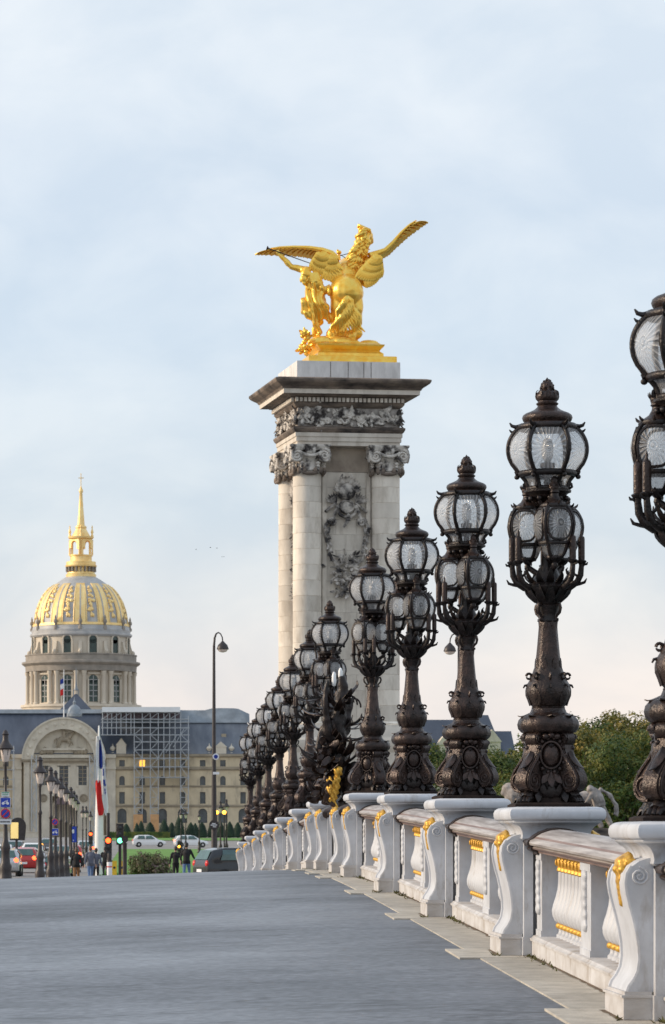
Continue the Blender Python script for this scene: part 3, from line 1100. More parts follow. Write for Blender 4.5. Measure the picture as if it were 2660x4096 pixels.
    mb.lathe([(.07, 1.90), (.055, 1.96), (.05, 2.06), (.06, 2.10), (.05, 2.14), (.045, 2.24), (.05, 2.34), (.075, 2.38), (.10, 2.42), (.085, 2.44),
              (.11, 2.455), (.13, 2.48), (.165, 2.492), (.17, 2.50), (.15, 2.51), (.165, 2.525), (.19, 2.535), (.192, 2.55), (.165, 2.56), (.12, 2.565)], 24)
    for k in range(12):
        a = k * PI / 6
        ca, sa = math.cos(a), math.sin(a)
        mb.leaf((ca * .07, sa * .07, 2.39), (ca * .8, sa * .8, .5), (-ca * .3, -sa * .3, 1), .12, .07, curl=.8, seg=4)
        mb.ell((ca * .165, sa * .165, 2.48), (.022, .022, .02), 8, 5)
    part('stem', mb, BD)
    rsm = interp([(1.99, .05), (2.02, .085), (2.06, .105), (2.10, .118), (2.12, .13), (2.16, .158), (2.22, .18), (2.27, .185), (2.33, .172), (2.38, .14), (2.415, .105)])
    pane_hi = pane_mesh(rsm, 2.125, 2.405, R(41), 8, 8)
    pane_lo = pane_mesh(rsm, 2.00, 2.10, R(41), 4, 6)
    fm = MB()
    for k in range(4):
        a = PI / 4 + k * PI / 2
        zs = [2.0 + (2.41 - 2.0) * j / 14 for j in range(15)]
        fm.tube([((rsm(z) + .006) * math.cos(a), (rsm(z) + .006) * math.sin(a), z) for z in zs], .018, 6)
        # oval inner moulding of the pane
        pts = []
        for j in range(21):
            t = 2 * PI * j / 20
            ct, st = math.cos(t), math.sin(t)
            aa = k * PI / 2 + R(37) * math.copysign(abs(ct) ** .55, ct)
            zz = 2.262 + .125 * math.copysign(abs(st) ** .6, st)
            rr = rsm(zz) + .004
            pts.append((rr * math.cos(aa), rr * math.sin(aa), zz))
        fm.tube(pts, .011, 5, cap=False)
    for z, t_ in ((2.112, .017), (2.41, .018), (2.0, .015)):
        fm.tube([((rsm(z) + .006) * math.cos(2 * PI * j / 24), (rsm(z) + .006) * math.sin(2 * PI * j / 24), z) for j in range(25)], t_, 6, cap=False)
    fme = fm.mesh('lantern_frame', BD, 60)
    kp = MB()
    kp.lathe([(.112, 2.40), (.125, 2.415), (.12, 2.425), (.095, 2.44), (.062, 2.46), (.042, 2.49), (.038, 2.51), (.05, 2.52), (.044, 2.53), (.05, 2.545), (.056, 2.57),
              (.045, 2.59), (.03, 2.6), (.032, 2.62), (.02, 2.645), (.0, 2.665)], 20)
    for k in range(8):
        a = k * PI / 4
        ca, sa = math.cos(a), math.sin(a)
        kp.tube([(ca * .115, sa * .115, 2.42), (ca * .14, sa * .14, 2.435), (ca * .15, sa * .15, 2.45)], [.012, .01, .004], 5)
        kp.leaf((ca * .045, sa * .045, 2.555), (ca * .6, sa * .6, .7), (-ca, -sa, .5), .05, .03, curl=1.2, seg=3, th=.003)
    kpe = kp.mesh('lantern_cap', BZ, 60)
    ft = MB()
    ft.lathe([(.0, 1.90), (.02, 1.91), (.03, 1.94), (.024, 1.96), (.04, 1.975), (.056, 1.985), (.056, 2.0)], 16)
    ft.tube([(.0, 0, 1.94), (-.06, 0, 1.90), (-.13, 0, 1.86), (-.2, 0, 1.85)], [.022, .024, .026, .03], 8)
    for q in (-1, 1):
        ft.leaf((-.02, q * .02, 1.95), (.3, q * .7, .5), (0, -q * .3, 1), .1, .05, curl=1, seg=4)
    fte = ft.mesh('lantern_bracket', BD, 60)
    for ang in (-78, 42, 162):
        a = R(ang)
        L = empty('side_lantern')
        L.parent = root
        L.location = (.165 * math.cos(a), .165 * math.sin(a), 0)
        L.scale = (.9, .9, 1)
        L.rotation_euler = (0, 0, a)
        for nm, me in (('lantern_frame', fme), ('lantern_cap', kpe), ('lantern_bracket', fte)): place(nm, me, L)
        for k in range(4):
            place('pane', pane_hi, L, rot=(0, 0, k * PI / 2))
            place('lower_pane', pane_lo, L, rot=(0, 0, k * PI / 2))
    # --- crowning lantern
    T = empty('crown_lantern')
    T.parent = root
    rbg = interp([(2.555, .145), (2.60, .152), (2.64, .168), (2.68, .205), (2.72, .24), (2.78, .283), (2.83, .302), (2.88, .308), (2.93, .302), (2.98, .282), (3.03, .245), (3.065, .205)])
    hi = pane_mesh(rbg, 2.695, 3.055, R(28.3), 9, 8)
    lo = pane_mesh(rbg, 2.565, 2.675, R(28), 4, 6)
    ribm = MB()
    zs = [2.56 + (3.075 - 2.56) * j / 20 for j in range(21)]
    ribm.tube([((rbg(z) + .008), 0, z) for z in zs], [.024 - .006 * math.sin(PI * j / 20) for j in range(21)], 7)
    ribm.tube([(.205, 0, 3.07), (.255, 0, 3.065), (.285, 0, 3.075), (.302, 0, 3.10)], [.022, .018, .014, .005], 6)
    ribm.tube([(.27, 0, 3.02), (.292, 0, 3.03), (.305, 0, 3.045)], [.014, .010, .004], 5)
    ribm.box(.305, .325, -.018, .018, 2.84, 2.91)
    ribm.ell((.245, 0, 2.66), (.022, .02, .02), 8, 6)
    ribm.tube([(.215, 0, 2.70), (.255, 0, 2.69), (.262, 0, 2.705)], [.018, .014, .006], 5)
    ribm.tube([(.165, 0, 2.62), (.19, 0, 2.60), (.195, 0, 2.58), (.175, 0, 2.565)], [.014, .014, .012, .01], 5)
    rime = ribm.mesh('rib', BD, 60)
    for k in range(6):
        a = R(-94) + k * PI / 3      # a pane, not a rib, looks along the pavement towards the viewer's bank
        place('pane', hi, T, rot=(0, 0, a))
        place('lower_pane', lo, T, rot=(0, 0, a))
        place('rib', rime, T, rot=(0, 0, a + PI / 6))
    rg = MB()
    for z, t_, dr in ((2.685, .027, .004), (2.565, .02, .004), (3.06, .03, .004)):
        rg = MB()
        rg.tube([((rbg(z) + dr) * math.cos(2 * PI * j / 36), (rbg(z) + dr) * math.sin(2 * PI * j / 36), z) for j in range(37)], t_, 7, cap=False)
        rg.build('hoop', BD, T, smooth=60)
    bn_ = MB()
    bn_.lathe([(.03, 2.56), (.03, 2.72), (.06, 2.74), (.06, 2.77), (.02, 2.78)], 12)
    bn_.build('burner', BD, T, smooth=50)
    bn_ = MB()
    bn_.lathe([(.02, 2.78), (.045, 2.82), (.05, 2.9), (.035, 2.96), (.0, 2.98)], 14)
    bn_.build('bulb', M['opal'], T, smooth=70)
    kp = MB()
    kp.lathe([(.20, 3.055), (.215, 3.075), (.20, 3.09), (.185, 3.10), (.196, 3.115), (.203, 3.135), (.197, 3.155), (.175, 3.172), (.14, 3.185), (.108, 3.20), (.086, 3.218), (.076, 3.235),
              (.088, 3.243), (.09, 3.252), (.078, 3.26), (.076, 3.27)], 36)
    kp.build('dome_cap', BZ, T, smooth=50)
    fn = MB()
    fn.lathe([(.07, 3.265), (.088, 3.285), (.094, 3.31), (.086, 3.335), (.06, 3.35), (.045, 3.36), (.05, 3.375), (.052, 3.395), (.042, 3.42), (.022, 3.435), (.01, 3.45), (.0, 3.465)], 20, ripple=(8, .05))
    for k in range(8):
        a = k * PI / 4
        ca, sa = math.cos(a), math.sin(a)
        fn.leaf((ca * .082, sa * .082, 3.285), (ca * .25, sa * .25, 1), (-ca, -sa, .2), .085, .045, curl=1.5, seg=5, th=.004)
    for k in range(30):
        a = k * 2.4
        z = 3.36 + k * .0028
        r = .05 * (1 - (k / 34) ** 2) + .004
        fn.ell((math.cos(a) * r, math.sin(a) * r, z), .011, 6, 4)
    fn.build('finial', BZ, T, smooth=60)
    return root
lamp0 = make_lamp()
for i, c in enumerate(CEN):
    o = lamp0 if i == 0 else copy_tree(lamp0)
    o.location = (XC, c, prof(c) + 1.1795)
    o.rotation_euler = (R(rnd.gauss(0, .1)), R(rnd.gauss(0, .1)), R([0, 0, 6, 3, 60, 4, -5, 20, 0, 8, -6, 5][i]))
    o_, side_ = where(i)
    tag(o, 'bronze candelabrum lamp, %s from the leafy bronze group %s' % (o_, side_), 'street lamp', 'bronze candelabra along the parapet')

# dirt gathered in the joint along the foot of the parapet
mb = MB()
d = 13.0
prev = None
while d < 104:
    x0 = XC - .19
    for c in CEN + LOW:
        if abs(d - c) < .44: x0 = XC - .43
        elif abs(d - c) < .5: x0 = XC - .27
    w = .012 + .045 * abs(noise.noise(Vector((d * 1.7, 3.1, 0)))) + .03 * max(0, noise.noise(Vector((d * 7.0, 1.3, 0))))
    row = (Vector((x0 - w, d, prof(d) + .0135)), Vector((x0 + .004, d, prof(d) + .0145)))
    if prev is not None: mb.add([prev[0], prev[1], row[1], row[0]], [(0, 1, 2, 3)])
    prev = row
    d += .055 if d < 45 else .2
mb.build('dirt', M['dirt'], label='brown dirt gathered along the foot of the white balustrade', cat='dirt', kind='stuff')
# ------------------------------------------------------------------ stone pylon at the far bank
M['stone'] = mat('limestone', (.74, .675, .585), rough=.75, nscale=1.3, col2=(.62, .555, .475), bump=.25, bscale=18, rand=.14, stretch=(1, 1, .5), stain=((.42, .36, .29), 1.3, .50, .55))
M['stone_wall'] = mat('limestone wall', (.68, .615, .53), rough=.75, nscale=1.1, col2=(.56, .505, .43), bump=.25, bscale=18, rand=.07, stain=((.38, .325, .265), 1.1, .50, .6))
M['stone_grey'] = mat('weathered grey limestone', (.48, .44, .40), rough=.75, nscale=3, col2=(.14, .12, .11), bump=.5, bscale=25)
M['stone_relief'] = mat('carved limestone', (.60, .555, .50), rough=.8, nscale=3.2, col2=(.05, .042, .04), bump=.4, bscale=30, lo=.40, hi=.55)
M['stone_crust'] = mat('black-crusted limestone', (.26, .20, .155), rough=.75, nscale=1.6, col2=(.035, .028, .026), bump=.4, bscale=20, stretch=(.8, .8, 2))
M['stone_pale'] = mat('pale attic stone', (.72, .70, .68), rough=.7, nscale=2.5, col2=(.56, .54, .52), bump=.2, bscale=25, rand=.07, stretch=(1.5, 1.5, .5))
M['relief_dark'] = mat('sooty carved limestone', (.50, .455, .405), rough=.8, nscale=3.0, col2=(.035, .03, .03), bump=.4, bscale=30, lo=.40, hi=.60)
M['stone_shade'] = mat('shaded limestone', (.42, .35, .275), rough=.8, nscale=1.5, col2=(.24, .19, .15), bump=.3)  # wall stone darkened, painting in the shade on the lintels under the architrave
PYR = R(8)
py_c = Vector((6.63, 114.94, 0))
GZ = ground_z(115)
pyl = empty('stone_pylon', (py_c.x, py_c.y, GZ), PYR, label='tall limestone pylon with corner columns carrying the gilded winged horse', cat='pylon')
OZ = EYE - GZ             # local z of eye level
def prt(name, mb, m, parent=pyl, sm=None): return mb.build(name, m, parent, smooth=sm)
H = 1.72
mb = MB()
mb.sqlathe([(.45, 0), (.45, .5), (.38, .6), (.34, .7), (.34, OZ + 2.6), (.40, OZ + 2.7), (.46, OZ + 2.85), (.46, OZ + 3.0), (.34, OZ + 3.1), (.28, OZ + 3.3), (.2, OZ + 3.4), (.16, OZ + 3.5)], ax=H, ay=H)
prt('pedestal', mb, M['stone_wall'], sm=30)
mb = MB()
mb.box(-1.2, 1.2, -1.2, 1.2, OZ + 3.45, OZ + 12.6)
prt('core', mb, M['stone_wall'])
# walls between the columns: each block a piece
z0 = OZ + 3.62
NC = 16
ch = (OZ + 11.75 - z0) / NC
bl = MB()
bl.box(-.342, .342, -.04, .04, .003, ch - .003)
bl_me = bl.mesh('block', M['stone_wall'])
for face in range(4):
    w = empty('wall_panel')
    w.parent = pyl
    w.rotation_euler = (0, 0, face * PI / 2)
    if face in (0, 3):
        for k in range(NC):
            for q in ((-.345, .345) if k % 2 else (-.69, 0, .69)):
                sx = 1.0 if k % 2 or q == 0 else .5
                xx = q if k % 2 or q == 0 else math.copysign(.52, q)
                b = place('block', bl_me, w, loc=(xx, -1.21 - .004 * rnd.random(), z0 + k * ch), scale=(sx, 1, 1))
    # plain lintel strip under the architrave
    mb = MB()
    mb.box(-.75, .75, -1.26, -1.19, OZ + 11.76, OZ + 12.5)
    mb.build('lintel', M['stone_shade'], w)
    mb = MB()
    mb.box(-.8, -.66, -1.33, -1.2, z0, OZ + 11.7)
    mb.box(.66, .8, -1.33, -1.2, z0, OZ + 11.7)
    mb.build('jamb', M['stone_wall'], w)
# corner columns built of drums
dm = MB()
dm.lathe([(.455, .0), (.468, .012), (.468, ch - .012), (.455, ch)], 28)
drum = dm.mesh('column_drum', M['stone'], 40)
bs = MB()
bs.lathe([(.60, -.2), (.60, -.08), (.57, -.04), (.60, 0.0), (.58, .06), (.52, .09), (.54, .13), (.50, .17), (.47, .2)], 28)
base_me = bs.mesh('column_base', M['stone'], 40)
def capital_mesh():
    mb = MB()
    mb.lathe([(.46, 0), (.50, .05), (.46, .1), (.46, .35), (.55, .5), (.6, .62)], 20)
    mb.sqlathe([(.0, .66), (.04, .7), (.04, .76), (.08, .80), (.08, .86)], ax=.58, ay=.58)
    for f in range(4):
        Mx = Matrix.Rotation(f * PI / 2, 4, 'Z')
        for s in (-1, 1):
            c = Vector((s * .45, -.60, .50))
            mb.lathe([(.20, -.1), (.215, -.04), (.19, 0)], 16, M=Mx @ Matrix.Translation(c) @ Matrix.Rotation(PI / 2, 4, 'X'))
            pts = []
            for k in range(34):
                t = k / 33
                a = PI / 2 + s * t * -4.6 * PI
                r = .195 * (1 - t) + .02
                pts.append(Mx @ (c + Vector((math.cos(a) * r, -.03, math.sin(a) * r))))
            mb.tube(pts, [.042 - .02 * k / 33 for k in range(34)], 6)
            # tassel
            for j in range(4):
                q = Mx @ Vector((s * .27, -.5, .27 - j * .10))
                mb.ell(q, (.075 - .01 * j, .075 - .01 * j, .06), 8, 6)
        pts = [Mx @ Vector((x, -.62, .62 - .12 * (1 - (x / .36) ** 2))) for x in [-.36 + .09 * j for j in range(9)]]
        mb.tube(pts, .05, 6)
        for x in (-.1, 0, .1):
            mb.leaf(Mx @ Vector((x, -.6, .58)), Mx.to_3x3() @ Vector((x, -.3, 1)), Mx.to_3x3() @ Vector((0, -1, .2)), .26, .14, curl=-.8)
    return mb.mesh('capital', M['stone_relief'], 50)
cap_me = capital_mesh()
def garland_mesh():
    mb = MB()
    for f in range(4):
        Mx = Matrix.Rotation(f * PI / 2, 4, 'Z')
        pts = [Mx @ Vector((x, -.50, -.05 - .1 * (1 - (x / .42) ** 2))) for x in [-.42 + .105 * j for j in range(9)]]
        mb.tube(pts, [.03 + .035 * math.sin(PI * j / 8) for j in range(9)], 6)
        for x in (-.36, -.18, .18, .36):
            mb.ell(Mx @ Vector((x, -.5, -.06)), (.07, .06, .12), 8, 6)
    return mb.mesh('garland', M['stone_crust'], 60)
gar_me = garland_mesh()
for sx in (-1, 1):
    for sy in (-1, 1):
        c = empty('column')
        c.parent = pyl
        c.location = (sx * 1.30, sy * 1.30, 0)
        place('column_base', base_me, c, loc=(0, 0, z0 - .2))
        for k in range(NC):
            place('column_drum', drum, c, loc=(0, 0, z0 + k * ch), rot=(0, 0, rnd.uniform(0, 6)))
        place('capital', cap_me, c, loc=(0, 0, OZ + 11.72))
        place('garland', gar_me, c, loc=(0, 0, OZ + 11.80))
# entablature
mb = MB()
mb.sqlathe([(-.02, OZ + 12.57), (-.02, OZ + 12.70), (.02, OZ + 12.705), (.02, OZ + 12.85), (.05, OZ + 12.855), (.05, OZ + 12.98)], ax=H, ay=H)
prt('architrave', mb, M['stone'])
mb = MB()
mb.sqlathe([(.05, OZ + 12.98), (.09, OZ + 13.02), (.13, OZ + 13.10), (.13, OZ + 13.15), (0, OZ + 13.19)], ax=H, ay=H)
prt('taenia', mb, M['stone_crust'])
mb = MB()
mb.sqlathe([(-.05, OZ + 13.18), (-.05, OZ + 13.82)], ax=H, ay=H)
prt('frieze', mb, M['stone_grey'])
def frieze_mesh():
    mb = MB()
    r2 = random.Random(3)
    for k in range(9):
        x = -1.6 + k * .4
        zz = 13.50 + .10 * math.sin(k * 2.1)
        for j in range(9):
            a = r2.uniform(0, 6.28)
            mb.leaf((x + r2.uniform(-.12, .12), -H + .02, OZ + zz + r2.uniform(-.15, .15)), (math.cos(a), -.35, math.sin(a)), (0, -1, 0), r2.uniform(.22, .36), r2.uniform(.12, .2), curl=.6, seg=4, th=.02)
        mb.ell((x, -H, OZ + zz), (.1, .09, .1), 8, 6)
    pts = [(-1.7 + 3.4 * j / 40, -H - .02, OZ + 13.42 + .14 * math.sin(j * .47 * 2)) for j in range(41)]
    mb.tube(pts, .055, 6)
    for k in range(36):
        x = r2.uniform(-1.68, 1.68)
        mb.ell((x, -H, OZ + r2.uniform(13.24, 13.78)), (r2.uniform(.04, .09), .06, r2.uniform(.04, .09)), 8, 5)
    return mb.mesh('foliage_carving', M['stone_relief'], 60)
fr_me = frieze_mesh()
for f in range(4): place('foliage_carving', fr_me, pyl, rot=(0, 0, f * PI / 2))
mb = MB()
mb.sqlathe([(.0, OZ + 13.80), (.05, OZ + 13.84), (.10, OZ + 13.90), (.12, OZ + 13.93)], ax=H, ay=H)
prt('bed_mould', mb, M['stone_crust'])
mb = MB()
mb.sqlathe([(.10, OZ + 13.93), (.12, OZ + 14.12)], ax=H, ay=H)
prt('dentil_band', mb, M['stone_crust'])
dt = MB()
dt.box(-.045, .045, -.085, .0, 0, .13)
dt_me = dt.mesh('dentil', M['stone'])
for f in range(4):
    Mx = Matrix.Rotation(f * PI / 2, 4, 'Z')
    if f in (1, 2): continue
    for k in range(26):
        x = -H - .10 + (2 * H + .2) * (k + .5) / 26
        place('dentil', dt_me, pyl, loc=Mx @ Vector((x, -H - .115, OZ + 13.97)), rot=(0, 0, f * PI / 2))
mb = MB()
mb.sqlathe([(.12, OZ + 14.12), (.24, OZ + 14.14), (.30, OZ + 14.18), (.52, OZ + 14.19)], ax=H, ay=H)
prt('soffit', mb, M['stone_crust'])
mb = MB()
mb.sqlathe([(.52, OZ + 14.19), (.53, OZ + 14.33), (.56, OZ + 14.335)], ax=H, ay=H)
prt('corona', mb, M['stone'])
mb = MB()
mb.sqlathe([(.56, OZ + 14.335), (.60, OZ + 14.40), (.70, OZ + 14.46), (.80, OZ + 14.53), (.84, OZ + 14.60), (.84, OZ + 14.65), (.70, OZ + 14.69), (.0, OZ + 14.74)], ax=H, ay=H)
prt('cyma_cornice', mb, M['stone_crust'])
# attic of upright blocks
att = empty('attic')
att.parent = pyl
xs = [-H, -.60, -.02, .50, .74, H]
ys = [-H, -.6, .5, H]
for i in range(len(xs) - 1):
    for j in range(len(ys) - 1):
        mb = MB()
        g = .012
        mb.box(xs[i] + g, xs[i + 1] - g, ys[j] + g, ys[j + 1] - g, OZ + 14.72, OZ + 15.31)
        mb.build('attic_block', M['stone_pale'], att)
mb = MB()
mb.box(-H + .05, H - .05, -H + .05, H - .05, OZ + 14.72, OZ + 15.29)
mb.build('attic_core', M['stone_crust'], att)

# cartouche in relief on the front and side
def cartouche_mesh():
    mb = MB()
    r2 = random.Random(11)
    Y = -1.36
    def Z(y): return OZ + 11.67 - (y - 1030) / 257.0      # photo-crop rows to metres
    def X(x): return (x - 800) / 257.0
    # mask / helmet with dark hollow
    mb.ell((X(795), Y, Z(1170)), (.30, .20, .30), 16, 10)
    for k in range(14):
        a = PI * k / 13
        mb.leaf((X(795) + math.cos(a) * .22, Y - .1, Z(1165) + math.sin(a) * .26), (math.cos(a), -.5, math.sin(a)), (0, -1, .3), .24, .13, curl=.8, th=.02)
    for s in (-1, 1):
        mb.tube([(X(795) + s * .1, Y - .1, Z(1110)), (X(795) + s * .18, Y - .16, Z(1060)), (X(795) + s * .13, Y - .15, Z(1030))], [.05, .04, .02], 6)
        # sprays to the sides
        for k in range(7):
            a = R(10 + k * 13)
            mb.leaf((X(795) + s * .3, Y, Z(1265)), (s * math.cos(a), -.3, math.sin(a) * .8), (0, -1, 0), .34 + .05 * (k % 2), .09, curl=.4, th=.02)
        for k in range(8):
            mb.ell((X(795) + s * (.32 + .04 * k), Y, Z(1275 + 9 * k)), (.055, .06, .05), 8, 5)
        # scrolls at the shoulders of the frame
        pts = []
        for k in range(20):
            t = k / 19
            a = t * 3.4 * PI
            r = .12 * (1 - t) + .02
            pts.append((X(800) + s * (.45 + math.cos(a) * r), Y - .05, Z(1430) + math.sin(a) * r))
        mb.tube(pts, .04, 6)
        pts = [(s * .45, Y, Z(1400)), (s * .62, Y, Z(1450)), (s * .66, Y, Z(1510)), (s * .62, Y, Z(1570)), (s * .55, Y, Z(1640)), (s * .53, Y, Z(1690))]
        mb.tube(pts, [.05, .06, .055, .05, .045, .03], 7)
        pts = [(s * .40, Y, Z(1420)), (s * .54, Y, Z(1480)), (s * .55, Y, Z(1530)), (s * .50, Y, Z(1600)), (s * .46, Y, Z(1680))]
        mb.tube(pts, .022, 5)
        for k in range(5):
            mb.leaf((s * .52, Y - .03, Z(1480)), (s * .3, -.4, -.7 - .1 * k), (0, -1, 0), .25, .09, curl=.5, th=.02)
    # oval shield
    mb.lathe([(.24, 0), (.24, .06), (.19, .10), (.17, .07), (.0, .12)], 20, M=Matrix.Translation((X(800), Y + .02, Z(1300))) @ Matrix.Rotation(PI / 2, 4, 'X'))
    for k in range(20):
        a = PI + PI * k / 19
        mb.ell((X(800) + math.cos(a) * .3, Y - .04, Z(1310) + math.sin(a) * .3), (.055, .06, .055), 8, 5)
    # laurel cluster at the foot of the frame
    for k in range(64):
        a = r2.uniform(0, 6.28)
        x = r2.gauss(-.05, .28)
        y = r2.uniform(1690, 1930) if k < 48 else r2.uniform(1900, 2060)
        if k >= 48: x = r2.gauss(-.1, .1)
        mb.leaf((x, Y, Z(y)), (math.cos(a), -.6, math.sin(a)), (0, -1, 0), r2.uniform(.18, .32), r2.uniform(.08, .13), curl=.5, seg=4, th=.02)
        if k % 2: mb.ell((x, Y, Z(y)), (.06, .07, .06), 8, 5)
    for s in (-1, 1):
        for j in range(5):
            mb.tube([(s * .1, Y, Z(1700)), (s * .3, Y - .06, Z(1720 + j * 40)), (s * .52, Y - .1, Z(1700 + j * 55))], [.03, .03, .012], 5)
    for s in (-1, 1):          # ribbons that tie the pieces into one hanging trophy
        mb.tube([(s * .25, Y - .02, Z(1290)), (s * .36, Y - .05, Z(1350)), (s * .42, Y - .04, Z(1410))], [.06, .05, .05], 6)
        mb.tube([(s * .53, Y, Z(1680)), (s * .46, Y - .05, Z(1740)), (s * .25, Y - .05, Z(1800))], [.04, .05, .05], 6)
        for j in range(9):
            t = j / 8
            mb.leaf((s * (.62 - .12 * t), Y - .02, Z(1450 + 230 * t)), (s * (.4 - .8 * (j % 2)), -.3, -.7), (0, -1, 0), .2, .09, curl=.6, seg=4, th=.02)
    for j in range(6):
        mb.leaf((.0, Y - .02, Z(1350 + 16 * j)), (.5 - .2 * j, -.3, -.8), (0, -1, 0), .26, .1, curl=.5, th=.02)
    mb.v = [(x * 1.1, y, z) for x, y, z in mb.v]
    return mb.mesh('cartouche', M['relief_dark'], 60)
ct_me = cartouche_mesh()
place('cartouche', ct_me, pyl)
place('cartouche', ct_me, pyl, rot=(0, 0, -PI / 2))

# ------------------------------------------------------------------ gilded group on top
G = M['gold']
st = empty('gilded_winged_horse_group', (6.80, 114.85, EYE + 15.308), label='gilded rearing winged horse led by a draped trumpeter figure on the pylon', cat='statue')
def sx(c): return (c - 785) / 234
def sz(c): return (1245 - c) / 234 * 1.03
def P(cx, cy, y): return Vector((sx(cx), y, sz(cy)))
RP = Matrix.Rotation(PYR, 4, 'Z')
mb = MB()
mb.sqlathe([(0, 0), (0, .19), (-.03, .21)], ax=1.46, ay=1.5, M=RP)
mb.build('plinth_step', G, st)
mb = MB()
mb.sqlathe([(.02, .205), (.02, .34), (-.06, .40), (-.09, .44), (-.02, .52), (.04, .58), (.05, .63), (-.06, .66), (-.14, .72)], ax=1.07, ay=1.15, M=RP)
mb.build('plinth', G, st, smooth=30)
def nz(p, s): return noise.noise(Vector(p) * s)
# rocks
mb = MB()
r2 = random.Random(5)
for k in range(26):
    mb.ell((r2.uniform(-.85, .85), r2.uniform(-.8, .9), .72 + r2.uniform(0, .1)), (r2.uniform(.2, .42), r2.uniform(.2, .42), r2.uniform(.10, .26)), 10, 7)
for c in (P(720, 940, -.25), P(760, 980, -.3), P(690, 1000, -.4), P(880, 990, -.2), P(830, 1010, -.35)):
    mb.ell(c, (.2, .25, .22), 10, 7)
place('rock', remesh(mb, .04, G, 2, lambda p, n: .05 * nz(p, 3.1)), st)
# the horse, seen from behind, rearing up and turning its head
mb = MB()
def limb(pts, rad, seg=12): mb.tube(pts, rad, seg)
mb.ell(P(800, 690, -.35), (.57, .58, .55), 18, 12)
mb.ell(P(735, 790, -.35), (.25, .36, .55), 14, 10)
mb.ell(P(872, 790, -.30), (.25, .36, .55), 14, 10)
limb([P(800, 690, -.3), P(805, 620, .1), P(825, 520, .55), P(850, 450, .95)], [.50, .47, .46, .40], 16)
limb([P(835, 520, .6), P(870, 440, .65), P(910, 350, .62), P(945, 270, .62), P(955, 215, .66)], [.44, .36, .28, .22, .19], 14)
limb([P(945, 205, .62), P(965, 215, .75), P(995, 240, .95), P(1008, 262, 1.12)], [.19, .19, .145, .11], 12)     # head
mb.ell(P(1004, 215, .85), (.09, .1, .09))
for cx, cy in ((907, 165), (985, 178)):
    limb([P(cx + 12, cy + 35, .6), P(cx + 4, cy + 12, .58), P(cx, cy - 6, .56)], [.07, .05, .012], 8)
# hind legs
limb([P(735, 850, -.3), P(715, 920, -.12), P(735, 980, .05), P(745, 1035, .02)], [.25, .16, .11, .12])
limb([P(872, 850, -.25), P(892, 915, -.05), P(872, 980, .1), P(868, 1035, .1)], [.23, .15, .11, .12])
# raised forelegs
limb([P(890, 470, .95), P(980, 430, 1.35), P(1030, 345, 1.25), P(1070, 350, 1.4)], [.2, .14, .1, .09])
limb([P(800, 470, 1.1), P(770, 430, 1.5), P(745, 470, 1.8)], [.2, .13, .09])
horse = place('horse', remesh(mb, .03, G, 2, lambda p, n: .018 * nz(p, 4.0)), st)
# mane and tail in waving locks
mb = MB()
for k in range(46):
    t = k / 45
    b = P(850 + 98 * t, 480 - 275 * t, .40)
    side = r2.choice((-1, -.6, -.2, .3, .8))
    L = r2.uniform(.35, .75) * (1.15 - .5 * t)
    ph = r2.uniform(0, 6)
    pts = [b + Vector((0, .12, .06))]
    for j in range(1, 8):
        u = j / 7
        pts.append(b + Vector((side * .38 * u * (1.2 - .5 * t) + .07 * math.sin(j * 1.5 + ph), -.16 - .12 * math.sin(u * 3) + .05 * math.cos(j * 1.7 + ph), .08 - L * u * (1 + .2 * math.sin(ph)))))
    mb.tube(pts, [.05, .08, .085, .08, .07, .055, .04, .012], 7)
for k in range(6):
    b = P(905 + 14 * k, 175 + 6 * k, .55)
    mb.tube([b, b + Vector((.02, -.05, .10)), b + Vector((.08, -.1, .06)), b + Vector((.1, -.12, -.06))], [.05, .05, .04, .012], 6)
mb.build('mane', G, horse, smooth=80)
mb = MB()
for k in range(15):
    q = (k / 14 - .5)
    pts = [P(800, 735, -.84)]
    for j in range(1, 8):
        u = j / 7
        pts.append(P(800 + q * 250 * u ** .8 + 14 * math.sin(j * 1.7 + k), 735 + 265 * u, -.9 + .12 * u + .07 * math.sin(j * 1.9 + k * .7)))
    mb.tube(pts, [.05, .075, .08, .08, .075, .065, .05, .02], 7)
mb.build('tail', G, horse, smooth=80)
# trumpeter figure with wind-blown drapery
mb = MB()
mb.ell(P(488, 545, -.38), (.18, .2, .22), 14, 10)
mb.ell(P(468, 600, -.42), (.13, .14, .16), 12, 8)
limb([P(505, 570, -.3), P(535, 575, -.28)], [.09, .11])
limb([P(535, 545, -.25), P(552, 610, -.25), P(560, 670, -.25), P(560, 730, -.22)], [.25, .29, .25, .31])
limb([P(530, 530, -.25), P(455, 515, -.25), P(375, 492, -.22), P(325, 440, -.22), P(283, 395, -.22)], [.15, .125, .10, .085, .065])
mb.ell(P(275, 385, -.22), (.07, .06, .08))
limb([P(575, 570, -.2), P(615, 645, -.35), P(690, 668, -.3)], [.11, .095, .07])
limb([P(545, 730, -.25), P(515, 850, -.5), P(565, 930, -.45), P(600, 1000, -.4), P(575, 1020, -.55)], [.24, .17, .12, .08, .07])
limb([P(580, 740, -.15), P(600, 860, -.1), P(560, 960, .0), P(560, 1020, .0)], [.24, .17, .11, .08])
